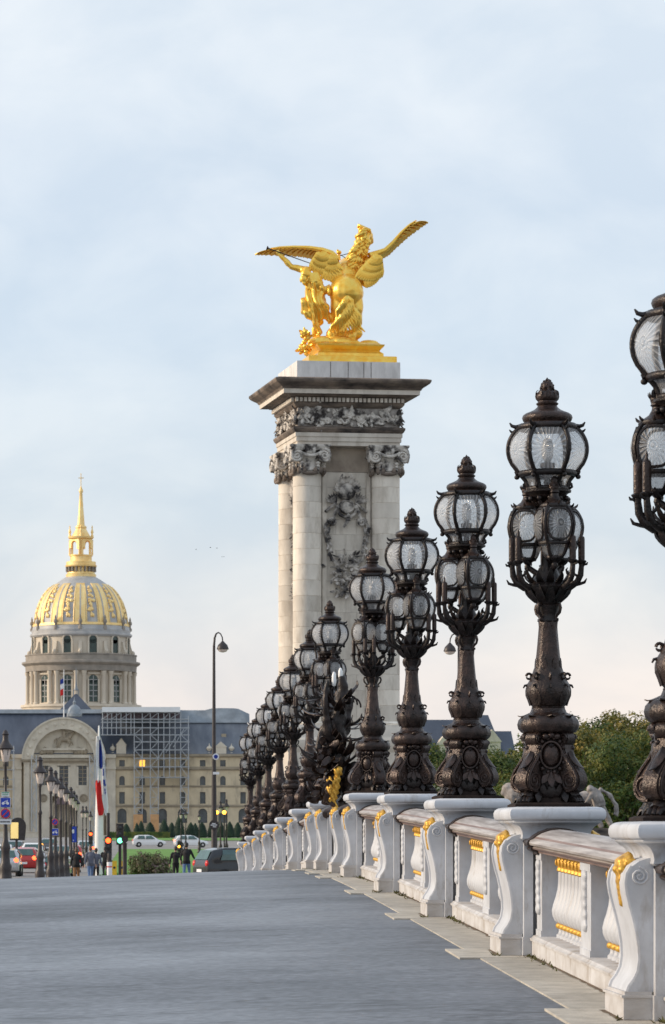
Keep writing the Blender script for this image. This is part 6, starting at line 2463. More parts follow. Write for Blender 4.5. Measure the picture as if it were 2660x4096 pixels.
# ------------------------------------------------------------------ stone lion and child beyond the parapet
DL = 106.0
lion = empty('stone_lion_group', at(2215, 3330, DL), label='weathered stone lion led by a child on a pier behind the second candelabrum', cat='statue')
lion.location.z = EYE - 1.2
def lx(xs, ys, y=0.0):
    p = at(xs, ys, DL) - lion.location
    return Vector((p.x, y, p.z))
M['liongrey'] = mat('lichened grey stone', (.38, .345, .32), rough=.85, nscale=5, col2=(.16, .14, .13), bump=.5, bscale=30)
mb = MB()
def lm2(pts, rad): mb.tube(pts, rad, 10)
lm2([lx(2090, 3205), lx(2200, 3215), lx(2310, 3210), lx(2370, 3200)], [.36, .33, .34, .28])
mb.ell(lx(2070, 3180), (.42, .36, .42))
mb.ell(lx(2035, 3160), (.22, .2, .22))
mb.ell(lx(2016, 3172), (.12, .12, .1))
for xs_, y_ in ((2090, -.2), (2110, .2), (2340, -.2), (2365, .2)):
    lm2([lx(xs_, 3225, y_), lx(xs_ + 6, 3265, y_), lx(xs_, 3310, y_), lx(xs_ - 12, 3318, y_)], [.2, .13, .1, .1])
lm2([lx(2385, 3185, .1), lx(2405, 3158, .1), lx(2440, 3178, .1), lx(2466, 3222, .1), lx(2468, 3250, .1), lx(2462, 3262, .1)], [.09, .075, .07, .07, .075, .1])
place('lion', remesh(mb, .035, M['liongrey'], 2, lambda p, n: .03 * noise.noise(p * 6)), lion)
mb = MB()
mb.ell(lx(2352, 3158, -.5), (.12, .13, .13))
lm2([lx(2362, 3155, -.5), lx(2378, 3185, -.5), lx(2392, 3225, -.48)], [.1, .19, .2])
lm2([lx(2368, 3165, -.55), lx(2345, 3195, -.65), lx(2330, 3215, -.6)], [.08, .065, .05])
lm2([lx(2390, 3225, -.5), lx(2418, 3265, -.5), lx(2440, 3312, -.5)], [.15, .1, .08])
lm2([lx(2390, 3225, -.4), lx(2385, 3270, -.4), lx(2400, 3312, -.4)], [.15, .1, .08])
place('child', remesh(mb, .028, M['liongrey'], 2, lambda p, n: .015 * noise.noise(p * 9)), lion)
mb = MB()
z1 = lx(2215, 3312).z
mb.box(lx(1990, 0).x, lx(2470, 0).x, -.9, .8, z1 - .35, z1)
mb.box(lx(2000, 0).x, lx(2460, 0).x, -.8, .7, -8.2, z1 - .352)
mb.build('pier', M['stone_crust'], lion)

# ------------------------------------------------------------------ street lanterns, hooked lamps
M['iron'] = mat('dark painted iron', (.035, .027, .027), rough=.45, nscale=6, var=.3, bump=.15)
M['lampglass'] = mat('lantern glass', (.72, .62, .55), rough=.2, var=.1, spec=.6)
def make_lantern():
    root = empty('street_lantern')
    mb = MB()
    mb.lathe([(.26, 0), (.27, .12), (.2, .2), (.17, .5), (.19, .62), (.14, .72), (.12, 1.05), (.15, 1.15), (.13, 1.25), (.075, 1.4), (.06, 1.8)], 14)
    mb.build('base', M['iron'], root, smooth=40)
    mb = MB()
    mb.lathe([(.058, 1.75), (.05, 2.6), (.075, 2.65), (.075, 2.72), (.045, 2.78), (.04, 3.55), (.07, 3.62), (.05, 3.68)], 10)
    mb.build('post', M['iron'], root, smooth=40)
    mb = MB()
    mb.lathe([(.06, 3.68), (.10, 3.72), (.17, 4.08)], 12)
    mb.build('glass', M['lampglass'], root, smooth=40)
    mb = MB()
    mb.lathe([(.22, 4.05), (.235, 4.09), (.205, 4.15), (.125, 4.25), (.09, 4.33), (.085, 4.47), (.11, 4.5), (.08, 4.54), (.06, 4.6), (.0, 4.64)], 14)
    for k in range(6):
        a = k * PI / 3
        mb.tube([(.062 * math.cos(a), .062 * math.sin(a), 3.68), (.175 * math.cos(a), .175 * math.sin(a), 4.07)], .012, 5)
    mb.build('hood', M['iron'], root, smooth=40)
    return root
lant0 = make_lantern()
first = True
LG = 'dark street lanterns beyond the bridge'
def lantern(xs, ytop, d, label, ground=None):
    global first
    o = lant0 if first else copy_tree(lant0)
    first = False
    x = (xs - 550) * d / FS
    zg = walk_z(x, d) if (d < 149 and x > -4.1) else ground_z(d)
    if ground is not None: zg = ground
    ztop = EYE + (3330 - ytop) * d / FS
    s = max(.6, (ztop - zg) / 4.64)
    o.location = (x, d, zg)
    o.scale = (s, s, s)
    tag(o, label, 'street lamp', LG)
    return o
lantern(22, 2918, 97, 'dark street lantern carrying the blue and round road signs on the pavement')
row = [(160, 3025, 127), (203, 3066, 144), (222, 3080, 153), (243, 3103, 164), (264, 3126, 176), (284, 3147, 188), (296, 3162, 197), (306, 3177, 206)]
for i, (x, y, d) in enumerate(row):
    lantern(x, y, d, '%s dark street lantern in the row behind the one with road signs' % ['first', 'second', 'third', 'fourth', 'fifth', 'sixth', 'seventh', 'eighth'][i])
for i, (x, y, d, lab) in enumerate([(331, 3223, 262, 'left of the pair of lanterns beside the white flag mast'), (345, 3223, 266, 'other of the pair of lanterns beside the white flag mast'),
                                    (362, 3243, 290, 'lower lantern just behind the white flag mast'),
                                    (724, 3236, 330, 'lantern beyond the lawn in front of the middle yew cones'), (743, 3236, 330, 'second lantern of the pair before the middle yew cones'),
                                    (797, 3246, 345, 'thin lone lantern beyond the lawn before the palace'),
                                    (882, 3202, 268, 'lantern with amber light standing beyond the dark car'), (906, 3196, 268, 'lantern with amber light next to the balustrade end')]):
    lantern(x, y, d, lab)
def hook_lamp(d, xs, ytop, side, label, signs=False):
    x = (xs - 550) * d / FS
    zg = ground_z(d)
    Ht = EYE + (3330 - ytop) * d / FS - zg
    o = empty('hooked_street_lamp', (x, d, zg), label=label, cat='street lamp')
    mb = MB()
    mb.lathe([(.2, 0), (.2, .6), (.13, .9), (.115, 4), (.085, 6.5), (.06, Ht - .6)], 12)
    mb.build('pole', M['iron'], o, smooth=40)
    mb = MB()
    s = side
    mb.tube([(0, 0, Ht - .62), (s * .03, 0, Ht - .25), (s * .1, 0, Ht - .06), (s * .2, 0, Ht), (s * .3, 0, Ht - .06), (s * .38, 0, Ht - .22), (s * .40, 0, Ht - .42)], [.055, .05, .04, .035, .03, .03, .03], 8)
    mb.build('hook', M['iron'], o, smooth=60)
    mb = MB()
    mb.lathe([(.27, -.78), (.275, -.74), (.22, -.58), (.1, -.46), (.05, -.40)], 16, c=(s * .40, 0, Ht))
    mb.build('hood', M['iron'], o, smooth=50)
    mb = MB()
    mb.ell((s * .40, 0, Ht - .78), (.23, .23, .14), 14, 8)
    mb.build('bowl', M['lampglass'], o, smooth=70)
    if signs:
        def disc(z, r, m, x=0.0, y=-.16):
            mb = MB()
            mb.lathe([(0, 0), (r, 0), (r, .02), (0, .02)], 20, M=Matrix.Translation((x, y, z)) @ Matrix.Rotation(PI / 2, 4, 'X'))
            return mb.build('sign_disc', m, o)
        def zof(ys): return EYE + (3330 - ys) * d / FS - zg
        disc(zof(3027), .15, M['f_white'], .08)
        disc(zof(3027), .09, M['f_blue'], .08, -.185)
        mb = MB()
        mb.box(-.05, .24, -.2, -.12, zof(3098), zof(3088))
        mb.build('camera_box', M['f_white'], o)
        disc(zof(3300), .23, M['iron'])
        for j, (dx, dz, w) in enumerate(((-.10, .05, .16), (-.16, -.02, .3), (-.06, -.1, .16))):
            mb = MB()
            mb.box(dx, dx + w, -.19, -.182, zof(3300) + dz, zof(3300) + dz + .035)
            mb.build('sign_mark', M['f_white'], o)
    return o
hook_lamp(160, 856, 2530, 1, 'tall dark street lamp with hooked top standing behind the dark car', True)
hook_lamp(152, 1836, 2535, -1, 'hooked street lamp mostly hidden behind the third candelabrum')

# ------------------------------------------------------------------ road signs
M['s_blue'] = mat('blue sign enamel', (.01, .05, .42), rough=.35, var=.05)
M['s_red'] = mat('red sign enamel', (.65, .02, .02), rough=.35, var=.05)
M['s_green'] = mat('green sign enamel', (.10, .35, .20), rough=.4, var=.05)
def sq(name, parent, x0, x1, y, z0, z1, m, th=.02):
    mb = MB()
    mb.box(x0, x1, y - th, y, z0, z1)
    return mb.build(name, m, parent)
def rdisc(name, parent, x, y, z, r, m, th=.02, r0=0.0):
    mb = MB()
    mb.lathe([(r0, 0), (r, 0), (r, th), (r0, th)], 28, M=Matrix.Translation((x, y, z)) @ Matrix.Rotation(PI / 2, 4, 'X'))
    return mb.build(name, m, parent)
def no_parking(x, d, z, r, label):
    o = empty('no_parking_sign', (x, d, z), label=label, cat='road sign')
    rdisc('rim', o, 0, 0, 0, r, M['f_white'])
    rdisc('ring', o, 0, -.022, 0, r * .96, M['s_red'], .01)
    rdisc('field', o, 0, -.034, 0, r * .74, M['s_blue'], .01)
    mb = MB()
    mb.box(-r * .74, r * .74, -.056, -.046, -r * .10, r * .10, M=Matrix.Rotation(R(-45), 4, 'Y'))
    mb.build('slash', M['s_red'], o)
    sq('bracket', o, -.03, .03, .06, -.03, .03, M['iron'], .06)
    return o
def parking_plate(x, d, z, h, label):
    o = empty('parking_sign', (x, d, z), label=label, cat='road sign')
    sq('plate', o, -h, h, 0, -h, h, M['f_white'])
    sq('field', o, -h * .92, h * .92, -.022, -h * .92, h * .92, M['s_blue'], .008)
    # white bicycle-like pictogram
    for s in (-1, 1): rdisc('wheel_mark', o, s * h * .45, -.032, -h * .18, h * .27, M['f_white'], .008, h * .18)
    for a, b in (((-.45, -.18), (-.1, .25)), ((-.1, .25), (.35, .25)), ((.35, .25), (.05, -.18)), ((.05, -.18), (-.45, -.18)), ((.45, -.18), (.3, .42)), ((.3, .42), (.5, .42))):
        mb = MB()
        mb.tube([(a[0] * h, -.036, a[1] * h), (b[0] * h, -.036, b[1] * h)], h * .055, 5)
        mb.build('frame_mark', M['f_white'], o)
    sq('bracket', o, -.03, .03, .06, -.03, .03, M['iron'], .06)
    return o
k97 = 96.85 / FS
def s97(xs, ys): return ((xs - 550) * k97, EYE + (3330 - ys) * k97)
x_, z_ = s97(22, 3210)
parking_plate(x_, 96.82, z_, .14, 'blue parking sign with white bicycle mark on the first street lantern')
x_, z_ = s97(22, 3254)
no_parking(x_, 96.82, z_, .145, 'round red and blue no-parking sign on the first street lantern')
x_, z_ = s97(22, 3177)
o = empty('name_plate', (x_, 96.82, z_), label='small white and green plate above the blue sign on the street lantern', cat='road sign')
sq('plate', o, -.11, .11, 0, -.065, .065, M['f_white'])
sq('edge', o, -.10, .10, -.022, .03, .055, M['s_green'], .006)
for k in range(5): sq('mark', o, -.08 + k * .034, -.06 + k * .034, -.022, -.03, .01, M['s_green'], .006)
x_, z_ = s97(22, 3287)
o = empty('rule_plate', (x_, 96.82, z_), label='long white plate with dark marks under the round sign', cat='road sign')
sq('plate', o, -.165, .165, 0, -.07, .07, M['f_white'])
for k in range(8): sq('mark', o, -.14 + k * .035, -.118 + k * .035, -.022, -.022, .024, M['iron'], .006)
so = empty('sign_post', ((220 - 550) * 151 / FS, 151, ground_z(151)), label='slim dark post carrying a round sign over a blue sign', cat='post')
mb = MB()
mb.tube([(0, 0, 0), (0, 0, EYE + (3330 - 3270) * 151 / FS - ground_z(151))], .04, 8)
mb.build('post', M['iron'], so)
no_parking((220 - 550) * 151 / FS, 150.85, EYE + (3330 - 3288) * 151 / FS, .145, 'round red and blue no-parking sign on the slim sign post')
parking_plate((220 - 550) * 151 / FS, 150.85, EYE + (3330 - 3328) * 151 / FS, .15, 'blue parking sign on the slim sign post')
# blue street banner
x_ = (293 - 550) * 192 / FS
o = empty('blue_banner', (x_, 192, ground_z(192)), label='upright blue banner on a post between the street lanterns', cat='banner')
zb3, zt3 = EYE + (3330 - 3369) * 192 / FS - o.location.z, EYE + (3330 - 3306) * 192 / FS - o.location.z
mb = MB()
mb.tube([(-.2, 0, 0), (-.2, 0, zt3 + .1)], .04, 8)
mb.build('post', M['iron'], o)
mb = MB()
vs = [(-.16 + .34 * i / 5, .05 * math.sin(i * 1.3), z) for z in (zb3, zt3) for i in range(6)]
mb.add(vs, [(i, i + 1, i + 7, i + 6) for i in range(5)])
cl_ = mb.build('cloth', M['s_blue'], o, smooth=60)
sq('mark', o, -.06, .05, -.06, zb3 + .5, zb3 + .7, M['f_white'], .006)
sq('mark', o, -.02, .03, -.06, zb3 + .08, zb3 + .13, M['f_white'], .006)

# ------------------------------------------------------------------ white flag mast with hanging flags
dF = 186.0
kf = dF / FS
fm = empty('flag_mast', ((396 - 550) * kf, dF, ground_z(dF)), label='tall tapered white mast with a hanging tricolour and a white banner', cat='flag mast')
def fz(ys): return EYE + (3330 - ys) * kf - fm.location.z
def fx(xs): return (xs - 396) * kf
M['mast'] = mat('white mast paint', (.80, .80, .78), rough=.5, var=.05)
mb = MB()
mb.lathe([(.25, 0), (.24, .8), (.22, fz(3300)), (.14, fz(3100)), (.07, fz(2960)), (.04, fz(2906)), (.0, fz(2900))], 14)
mb.build('mast', M['mast'], fm, smooth=40)
def cloth(name, m, outline, y, ph):
    """outline: rows of (ys, x_left, x_right); hangs in vertical folds"""
    mb = MB()
    n = 7
    vs = []
    for ys, xl, xr in outline:
        for i in range(n):
            t = i / (n - 1)
            vs.append((fx(xl + (xr - xl) * t), y + .07 * math.sin(t * 9 + ph + ys * .02), fz(ys)))
    fs = [(j * n + i, j * n + i + 1, (j + 1) * n + i + 1, (j + 1) * n + i) for j in range(len(outline) - 1) for i in range(n - 1)]
    mb.add(vs, fs)
    o = mb.build(name, m, fm, smooth=80)
    return o
cloth('flag_white', M['f_white'], [(2945, 385, 396), (3000, 383, 398), (3060, 383, 399), (3130, 382, 400)], -.32, 0)
cloth('flag_blue', M['f_blue'], [(2960, 397, 401), (3010, 397, 409), (3060, 397, 411), (3075, 400, 410)], -.33, 1)
cloth('flag_red', M['f_red'], [(3122, 382, 402), (3150, 383, 406), (3200, 387, 409), (3240, 390, 417), (3262, 395, 411)], -.34, 2)
bn = cloth('banner', M['f_white'], [(2950, 400, 404), (3000, 404, 416), (3060, 408, 422), (3120, 409, 425), (3180, 408, 430), (3230, 413, 434), (3262, 421, 432)], -.26, 3)
for ys, xs_, w, h in ((3128, 417, 3.5, 9), (3140, 420, 4, 4), (3160, 420, 2, 6), (3172, 421, 2, 5), (3090, 413, 2.5, 14)):
    sq('mark', fm, fx(xs_ - w), fx(xs_ + w), -.36, fz(ys + h), fz(ys - h), M['f_blue'], .006)

# ------------------------------------------------------------------ traffic signals
M['l_red'] = mat('lit red lens', (.9, .05, .02), emit=((1.0, .06, .01), 7.0))
M['l_amber'] = mat('lit amber lens', (.9, .4, .05), emit=((1.0, .38, .04), 5.0))
M['l_green'] = mat('lit green lens', (.1, .8, .4), emit=((.15, 1.0, .45), 3.5))
M['l_tail'] = mat('lit tail lamp', (.9, .03, .02), emit=((1.0, .08, .02), 6.0))
M['l_off'] = mat('unlit lens', (.03, .03, .03), rough=.3)
def signal(xs, yl, d, which, ytop, label, pole_up=True):
    x = (xs - 550) * d / FS
    zg = walk_z(x, d) if d < 149 and x > -4.1 else ground_z(d)
    o = empty('traffic_signal', (x, d, zg), label=label, cat='traffic light')
    zl = EYE + (3330 - yl) * d / FS - zg
    zt = EYE + (3330 - ytop) * d / FS - zg
    mb = MB()
    mb.tube([(0, 0, 0), (0, 0, zt)], .075, 10)
    mb.build('pole', M['iron'], o, smooth=60)
    idx = {'red': 2, 'amber': 1, 'green': 0}[which]
    z0_ = zl - idx * .3
    mb = MB()
    mb.box(-.17, .17, -.32, -.08, z0_ - .2, z0_ + .8)
    mb.build('housing', M['iron'], o)
    for k, (c, mm) in enumerate((('green', 'l_green'), ('amber', 'l_amber'), ('red', 'l_red'))):
        mb = MB()
        mb.ell((0, -.33, z0_ + k * .3), (.125, .05, .125), 14, 8)
        mb.build('lens', M[mm] if c == which else M['l_off'], o, smooth=70)
        mb = MB()
        pts = [(.14 * math.cos(t), -.36, z0_ + k * .3 + .14 * math.sin(t)) for t in [PI * j / 8 for j in range(9)]]
        mb.tube(pts, .02, 5)
        mb.build('visor', M['iron'], o)
    return o
signal(433, 3362, 164, 'red', 3252, 'traffic signal showing red beside the white flag mast')
signal(480, 3362, 164, 'green', 3340, 'traffic signal showing green beside the lawn')
signal(363, 3336, 275, 'red', 3320, 'distant traffic signal showing red behind the white flag mast')
signal(716, 3386, 330, 'amber', 3360, 'small distant traffic signal showing amber behind the strolling pair')
for xs_, lab in ((867, 'amber warning light on the road edge beyond the dark car'), (897, 'amber warning light on the road edge next to the balustrade')):
    o = empty('warning_light', ((xs_ - 550) * 262 / FS, 262, ground_z(262)), label=lab, cat='light')
    zl = EYE + (3330 - 3254) * 262 / FS - o.location.z
    mb = MB()
    mb.tube([(0, 0, 0), (0, 0, zl)], .05, 8)
    mb.build('post', M['iron'], o)
    mb = MB()
    mb.ell((0, -.02, zl + .08), .15, 12, 8)
    mb.build('lamp', M['l_amber'], o, smooth=70)
# dark post at the kerb
o = empty('kerb_post', ((499 - 550) * 162 / FS, 162, ground_z(162)), label='thick dark post standing beside the green traffic signal', cat='post')
mb = MB()
mb.lathe([(.11, 0), (.1, 1.2), (.1, 1.75), (.12, 1.8), (.0, 1.9)], 12)
mb.build('shaft', M['iron'], o, smooth=40)
mb = MB()
mb.lathe([(.0, 0), (.16, 0), (.16, .05), (.0, .05)], 16, M=Matrix.Translation((0, -.06, 2.0)) @ Matrix.Rotation(PI / 2, 4, 'X'))
mb.build('head', M['iron'], o)
# white and red bollard, yellow barrier, banded marker
def bands(name, x, d, r, items, label, cat):
    zg = walk_z(x, d) if d < 149 and x > -4.1 else ground_z(d)
    o = empty(name, (x, d, zg), label=label, cat=cat)
    z = 0
    for h, m_, rr in items:
        mb = MB()
        mb.lathe([(r * rr * .94, z), (r * rr, z + h * .12), (r * rr, z + h * .88), (r * rr * .94, z + h)], 14)
        mb.build('band', m_, o, smooth=40)
        z += h
    return o
bands('bollard', (438 - 550) * 158 / FS, 158, .12, [(.25, M['f_white'], 1), (.05, M['s_red'], 1.02), (.42, M['f_white'], 1), (.05, M['s_red'], 1.02), (.2, M['f_white'], 1), (.08, M['iron'], 1.1), (.3, M['iron'], .8)], 'white bollard with red bands under the red traffic signal', 'bollard')
it = []
for k in range(7): it += [(.12, M['f_white'], 1 - .03 * k), (.09, M['kerb'], .92 - .03 * k)]
bands('marker_column', (166 - 550) * 138 / FS, 138, .17, it, 'white and grey banded marker column beside the street lanterns', 'bollard')
M['yellow'] = mat('yellow barrier paint', (.75, .48, .03), rough=.5, var=.15)
o = empty('yellow_barrier', ((472 - 550) * 170 / FS, 170, ground_z(170)), label='yellow road barrier between the two traffic signals', cat='barrier')
for s in (-1, 1):
    mb = MB()
    mb.box(s * .18 - .12, s * .18 + .12, -.06, .06, .25, .95)
    mb.build('panel', M['yellow'], o)
    mb = MB()
    mb.tube([(s * .18, -.07, .62), (s * .18, .07, .62)], .06, 10)
    mb.build('hole', M['iron'], o)
    mb = MB()
    mb.tube([(s * .18, -.25, 0), (s * .18, 0, .3), (s * .18, .25, 0)], .03, 6)
    mb.build('foot', M['yellow'], o)
# lit advertising panel
o = empty('advertising_panel', ((66 - 550) * 190 / FS, 190, ground_z(190)), label='lit yellow advertising panel in a dark round-topped case', cat='panel')
zz = EYE + (3330 - 3310) * 190 / FS - o.location.z
M['poster'] = mat('lit poster', (.75, .55, .2), emit=((1.0, .72, .28), .55), nscale=3, var=.2)
mb = MB()
mb.tube([(0, .1, 0), (0, .1, zz)], .07, 8)
mb.build('post', M['iron'], o)
mb = MB()
mb.prism([(-.35 + .0, zz - .7), (.45, zz - .7), (.52, zz)] + [(.08 + .44 * math.cos(t), zz + .1 + .45 * math.sin(t)) for t in [PI * j / 8 for j in range(9)]] + [(-.36, zz)], 0, .22)
mb.build('case', M['iron'], o)
sq('poster', o, -.32, .10, -.004, zz - .6, zz + .28, M['poster'], .01)
# dark gate kiosk before the palace door
dK = 690.0
o = empty('gate_kiosk', ((254 - 550) * dK / FS, dK, ground_z(dK)), label='dark iron gate kiosk with peaked roof in front of the palace door', cat='kiosk')
zk = EYE + (3330 - 3218) * dK / FS - o.location.z
zt4 = EYE + (3330 - 3181) * dK / FS - o.location.z
for sx_ in (-1, 1):
    for sy_ in (-1, 1):
        mb = MB()
        mb.box(sx_ * 1.4 - .1, sx_ * 1.4 + .1, sy_ * 1.2 - .1, sy_ * 1.2 + .1, 0, zk)
        mb.build('post', M['iron'], o)
M['kroof'] = mat('plum kiosk roof', (.10, .065, .07), rough=.6, var=.2)
mb = MB()
mb.add([(-1.75, -1.5, zk), (1.75, -1.5, zk), (1.75, 1.5, zk), (-1.75, 1.5, zk), (-.9, -.7, zt4 - .2), (.9, -.7, zt4 - .2), (.9, .7, zt4 - .2), (-.9, .7, zt4 - .2), (0, 0, zt4 + .5)],
       [(3, 2, 1, 0), (0, 1, 5, 4), (1, 2, 6, 5), (2, 3, 7, 6), (3, 0, 4, 7), (4, 5, 8), (5, 6, 8), (6, 7, 8), (7, 4, 8)])
mb.build('roof', M['kroof'], o)
for k in range(5):
    mb = MB()
    mb.tube([(-1.1 + k * .55, -1.2, 0), (-1.1 + k * .55, -1.2, zk)], .06, 6)
    mb.build('bar', M['iron'], o)
# low wall of the dry moat
mb = MB()
mb.box(-60, -18, 664, 664.8, ground_z(664) - .2, ground_z(664) + 1.0)
mb.box(-60, -18, 663.9, 664.9, ground_z(664) + 1.001, ground_z(664) + 1.15)
mb.build('moat_wall', M['portal'], label='low pale moat wall before the palace wing with the portal', cat='wall')
mb = MB()
mb.box(-11, 60, 662, 662.8, ground_z(662) - .2, ground_z(662) + .45)
mb.build('moat_wall', M['portal'], label='low pale wall at the foot of the clipped yew cones', cat='wall')

# ------------------------------------------------------------------ cars
M['tyre'] = mat('tyre rubber', (.02, .02, .02), rough=.8)
M['carglass'] = mat('car glass', (.05, .11, .105), rough=.08, spec=.8, var=.3, nscale=3)
M['chrome'] = mat('wheel alloy', (.5, .5, .5), rough=.3, metal=.8, var=.05)
def hull(stations, mb):
    """stations: (x, z0, z1, half width low, half width high)"""
    vs, fs = [], []
    for x, z0, z1, w0, w1 in stations:
        zm = z0 + (z1 - z0) * .55
        wm_ = max(w0, w1)
        vs += [(x, -w0, z0), (x, -wm_, zm), (x, -w1, z1), (x, w1, z1), (x, wm_, zm), (x, w0, z0)]
    n = 6
    for i in range(len(stations) - 1):
        for k in range(n):
            k2 = (k + 1) % n
            fs.append((i * n + k, i * n + k2, (i + 1) * n + k2, (i + 1) * n + k))
    fs.append(tuple(reversed(range(n))))
    fs.append(tuple((len(stations) - 1) * n + k for k in range(n)))
    mb.add(vs, fs)
def car_meshes():
    b = MB()
    hull([(-2.05, .45, .80, .70, .68), (-2.0, .30, .98, .80, .76), (-1.2, .24, 1.0, .86, .80), (.6, .24, .98, .87, .80), (1.4, .26, .88, .85, .76), (1.95, .32, .74, .78, .68), (2.08, .42, .62, .66, .60)], b)
    hull([(-1.98, .9, 1.02, .76, .70), (-1.72, .9, 1.40, .80, .60), (-1.2, .9, 1.50, .82, .60), (-.1, .9, 1.50, .82, .60), (.35, .9, 1.40, .80, .60), (1.1, .86, .94, .76, .66)], b)
    body = remesh(b, .045, None, 4)
    sd = {}
    for s in (-1, 1):
        m = MB()
        for (xa, xb, xc_, xd) in ((-1.5, -.55, -.6, -1.35), (-.45, .72, .22, -.4)):
            z1_, z2_, z3_ = 1.0, 1.23, 1.41
            xm1, xm2 = xa + (xd - xa) * .55, xb + (xc_ - xb) * .55
            m.add([(xa, s * .875, z1_), (xb, s * .875, z1_), (xm2, s * .865, z2_), (xm1, s * .865, z2_), (xc_, s * .72, z3_), (xd, s * .72, z3_)],
                  [(0, 1, 2, 3), (3, 2, 4, 5)] if s < 0 else [(3, 2, 1, 0), (5, 4, 2, 3)])
        sd[s] = m.mesh('side_window')
    rw_ = MB()
    rw_.add([(-2.0, -.64, 1.03), (-2.0, .64, 1.03), (-1.78, .52, 1.40), (-1.78, -.52, 1.40)], [(3, 2, 1, 0)])
    fw = MB()
    fw.add([(1.14, -.66, .98), (1.14, .66, .98), (.40, .54, 1.42), (.40, -.54, 1.42)], [(0, 1, 2, 3)])
    wh = MB()
    wh.lathe([(.2, -.1), (.31, -.1), (.325, -.06), (.325, .06), (.31, .1), (.2, .1)], 20, M=Matrix.Rotation(PI / 2, 4, 'X'))
    rim = MB()
    rim.lathe([(.0, -.105), (.08, -.11), (.2, -.09), (.2, .09), (.08, .11), (.0, .105)], 14, M=Matrix.Rotation(PI / 2, 4, 'X'))
    tl = MB()
    tl.ell((0, 0, 0), (.07, .13, .14), 10, 8)
    hl = MB()
    hl.ell((0, 0, 0), (.1, .17, .08), 10, 8)
    return body, sd, rw_.mesh('rear_window'), fw.mesh('windscreen'), wh.mesh('tyre', M['tyre'], 40), rim.mesh('rim', M['chrome'], 40), tl, hl
CB, CSD, CRW, CFW, CWH, CRI, CTL, CHL = car_meshes()
def car(xs, d, rz, paint, label, lights='tail', s=1.0, plate=True):
    x = (xs - 550) * d / FS
    o = empty('car', (x, d, ground_z(d)), rz, label=label, cat='car')
    o.scale = (s, s, s)
    me = CB.copy()
    me.materials.clear()
    me.materials.append(paint)
    place('body', me, o)
    def gl(name, m):
        m = m.copy()
        m.materials.append(M['carglass'])
        return place(name, m, o)
    gl('rear_window', CRW)
    gl('windscreen', CFW)
    for k in (-1, 1): gl('side_window', CSD[k])
    for wx in (-1.3, 1.35):
        for wy in (-.80, .80):
            w = place('wheel', CWH, o, loc=(wx, wy, .325))
            place('rim', CRI, w)
    for k in (-1, 1):
        t = CTL.mesh('tail_lamp', M['l_tail'] if lights in ('tail',) else (M['l_amber'] if lights == 'amber' else M['s_red']), 70)
        place('tail_lamp', t, o, loc=(-2.0, k * .64, .86))
        t = CHL.mesh('headlamp', M['lampglass'], 70)
        place('headlamp', t, o, loc=(1.95, k * .58, .66))
    if plate: 
        sq_ = MB()
        sq_.box(-2.075, -2.055, -.24, .24, .52, .64)
        sq_.build('number_plate', M['f_white'], o)
    return o
def paint(name, c, metal=.3): return mat(name, c, rough=.25, metal=metal, var=.05, coat=.6)
pk, ps, pr_, pw, pg = paint('black car paint', (.012, .014, .018)), paint('silver car paint', (.5, .51, .53), .6), paint('red car paint', (.45, .03, .03)), paint('white car paint', (.78, .78, .78), 0), paint('grey car paint', (.12, .12, .13))
car(985, 152, R(22), pk, 'dark car with red tail lamp crossing beside the end of the balustrade', 'off', 1.08)
car(102, 205, R(88), pr_, 'red car with lit brake lamps in the queue on the road')
car(22, 188, R(90), ps, 'silver car with lit tail lamps behind the lantern with signs')
car(10, 240, R(90), pw, 'white car in the queue ahead of the silver car')
car(132, 262, R(90), pw, 'white car with lit tail lamps ahead of the red car')
car(60, 300, R(90), pg, 'grey car with tail lamps far up the road')
car(196, 345, R(90), pg, 'grey car with amber lamps far up the road by the lanterns', 'amber')
car(245, 232, R(90), pk, 'black car with amber lamps between the street lantern posts', 'amber')
car(283, 236, R(90), pr_, 'dark red car with brake lamps behind the walking person in brown trousers')
car(230, 182, R(86), pk, 'black car parked at the kerb below the street lantern row', 'off', .8)
car(596, 430, R(4), pw, 'white van-like car driving past beyond the lawn', 'off', 1.0)
car(763, 424, R(8), pw, 'white car with red lamps on the far road beyond the lawn')
car(345, 300, R(90), ps, 'silver car waiting behind the white flag mast')

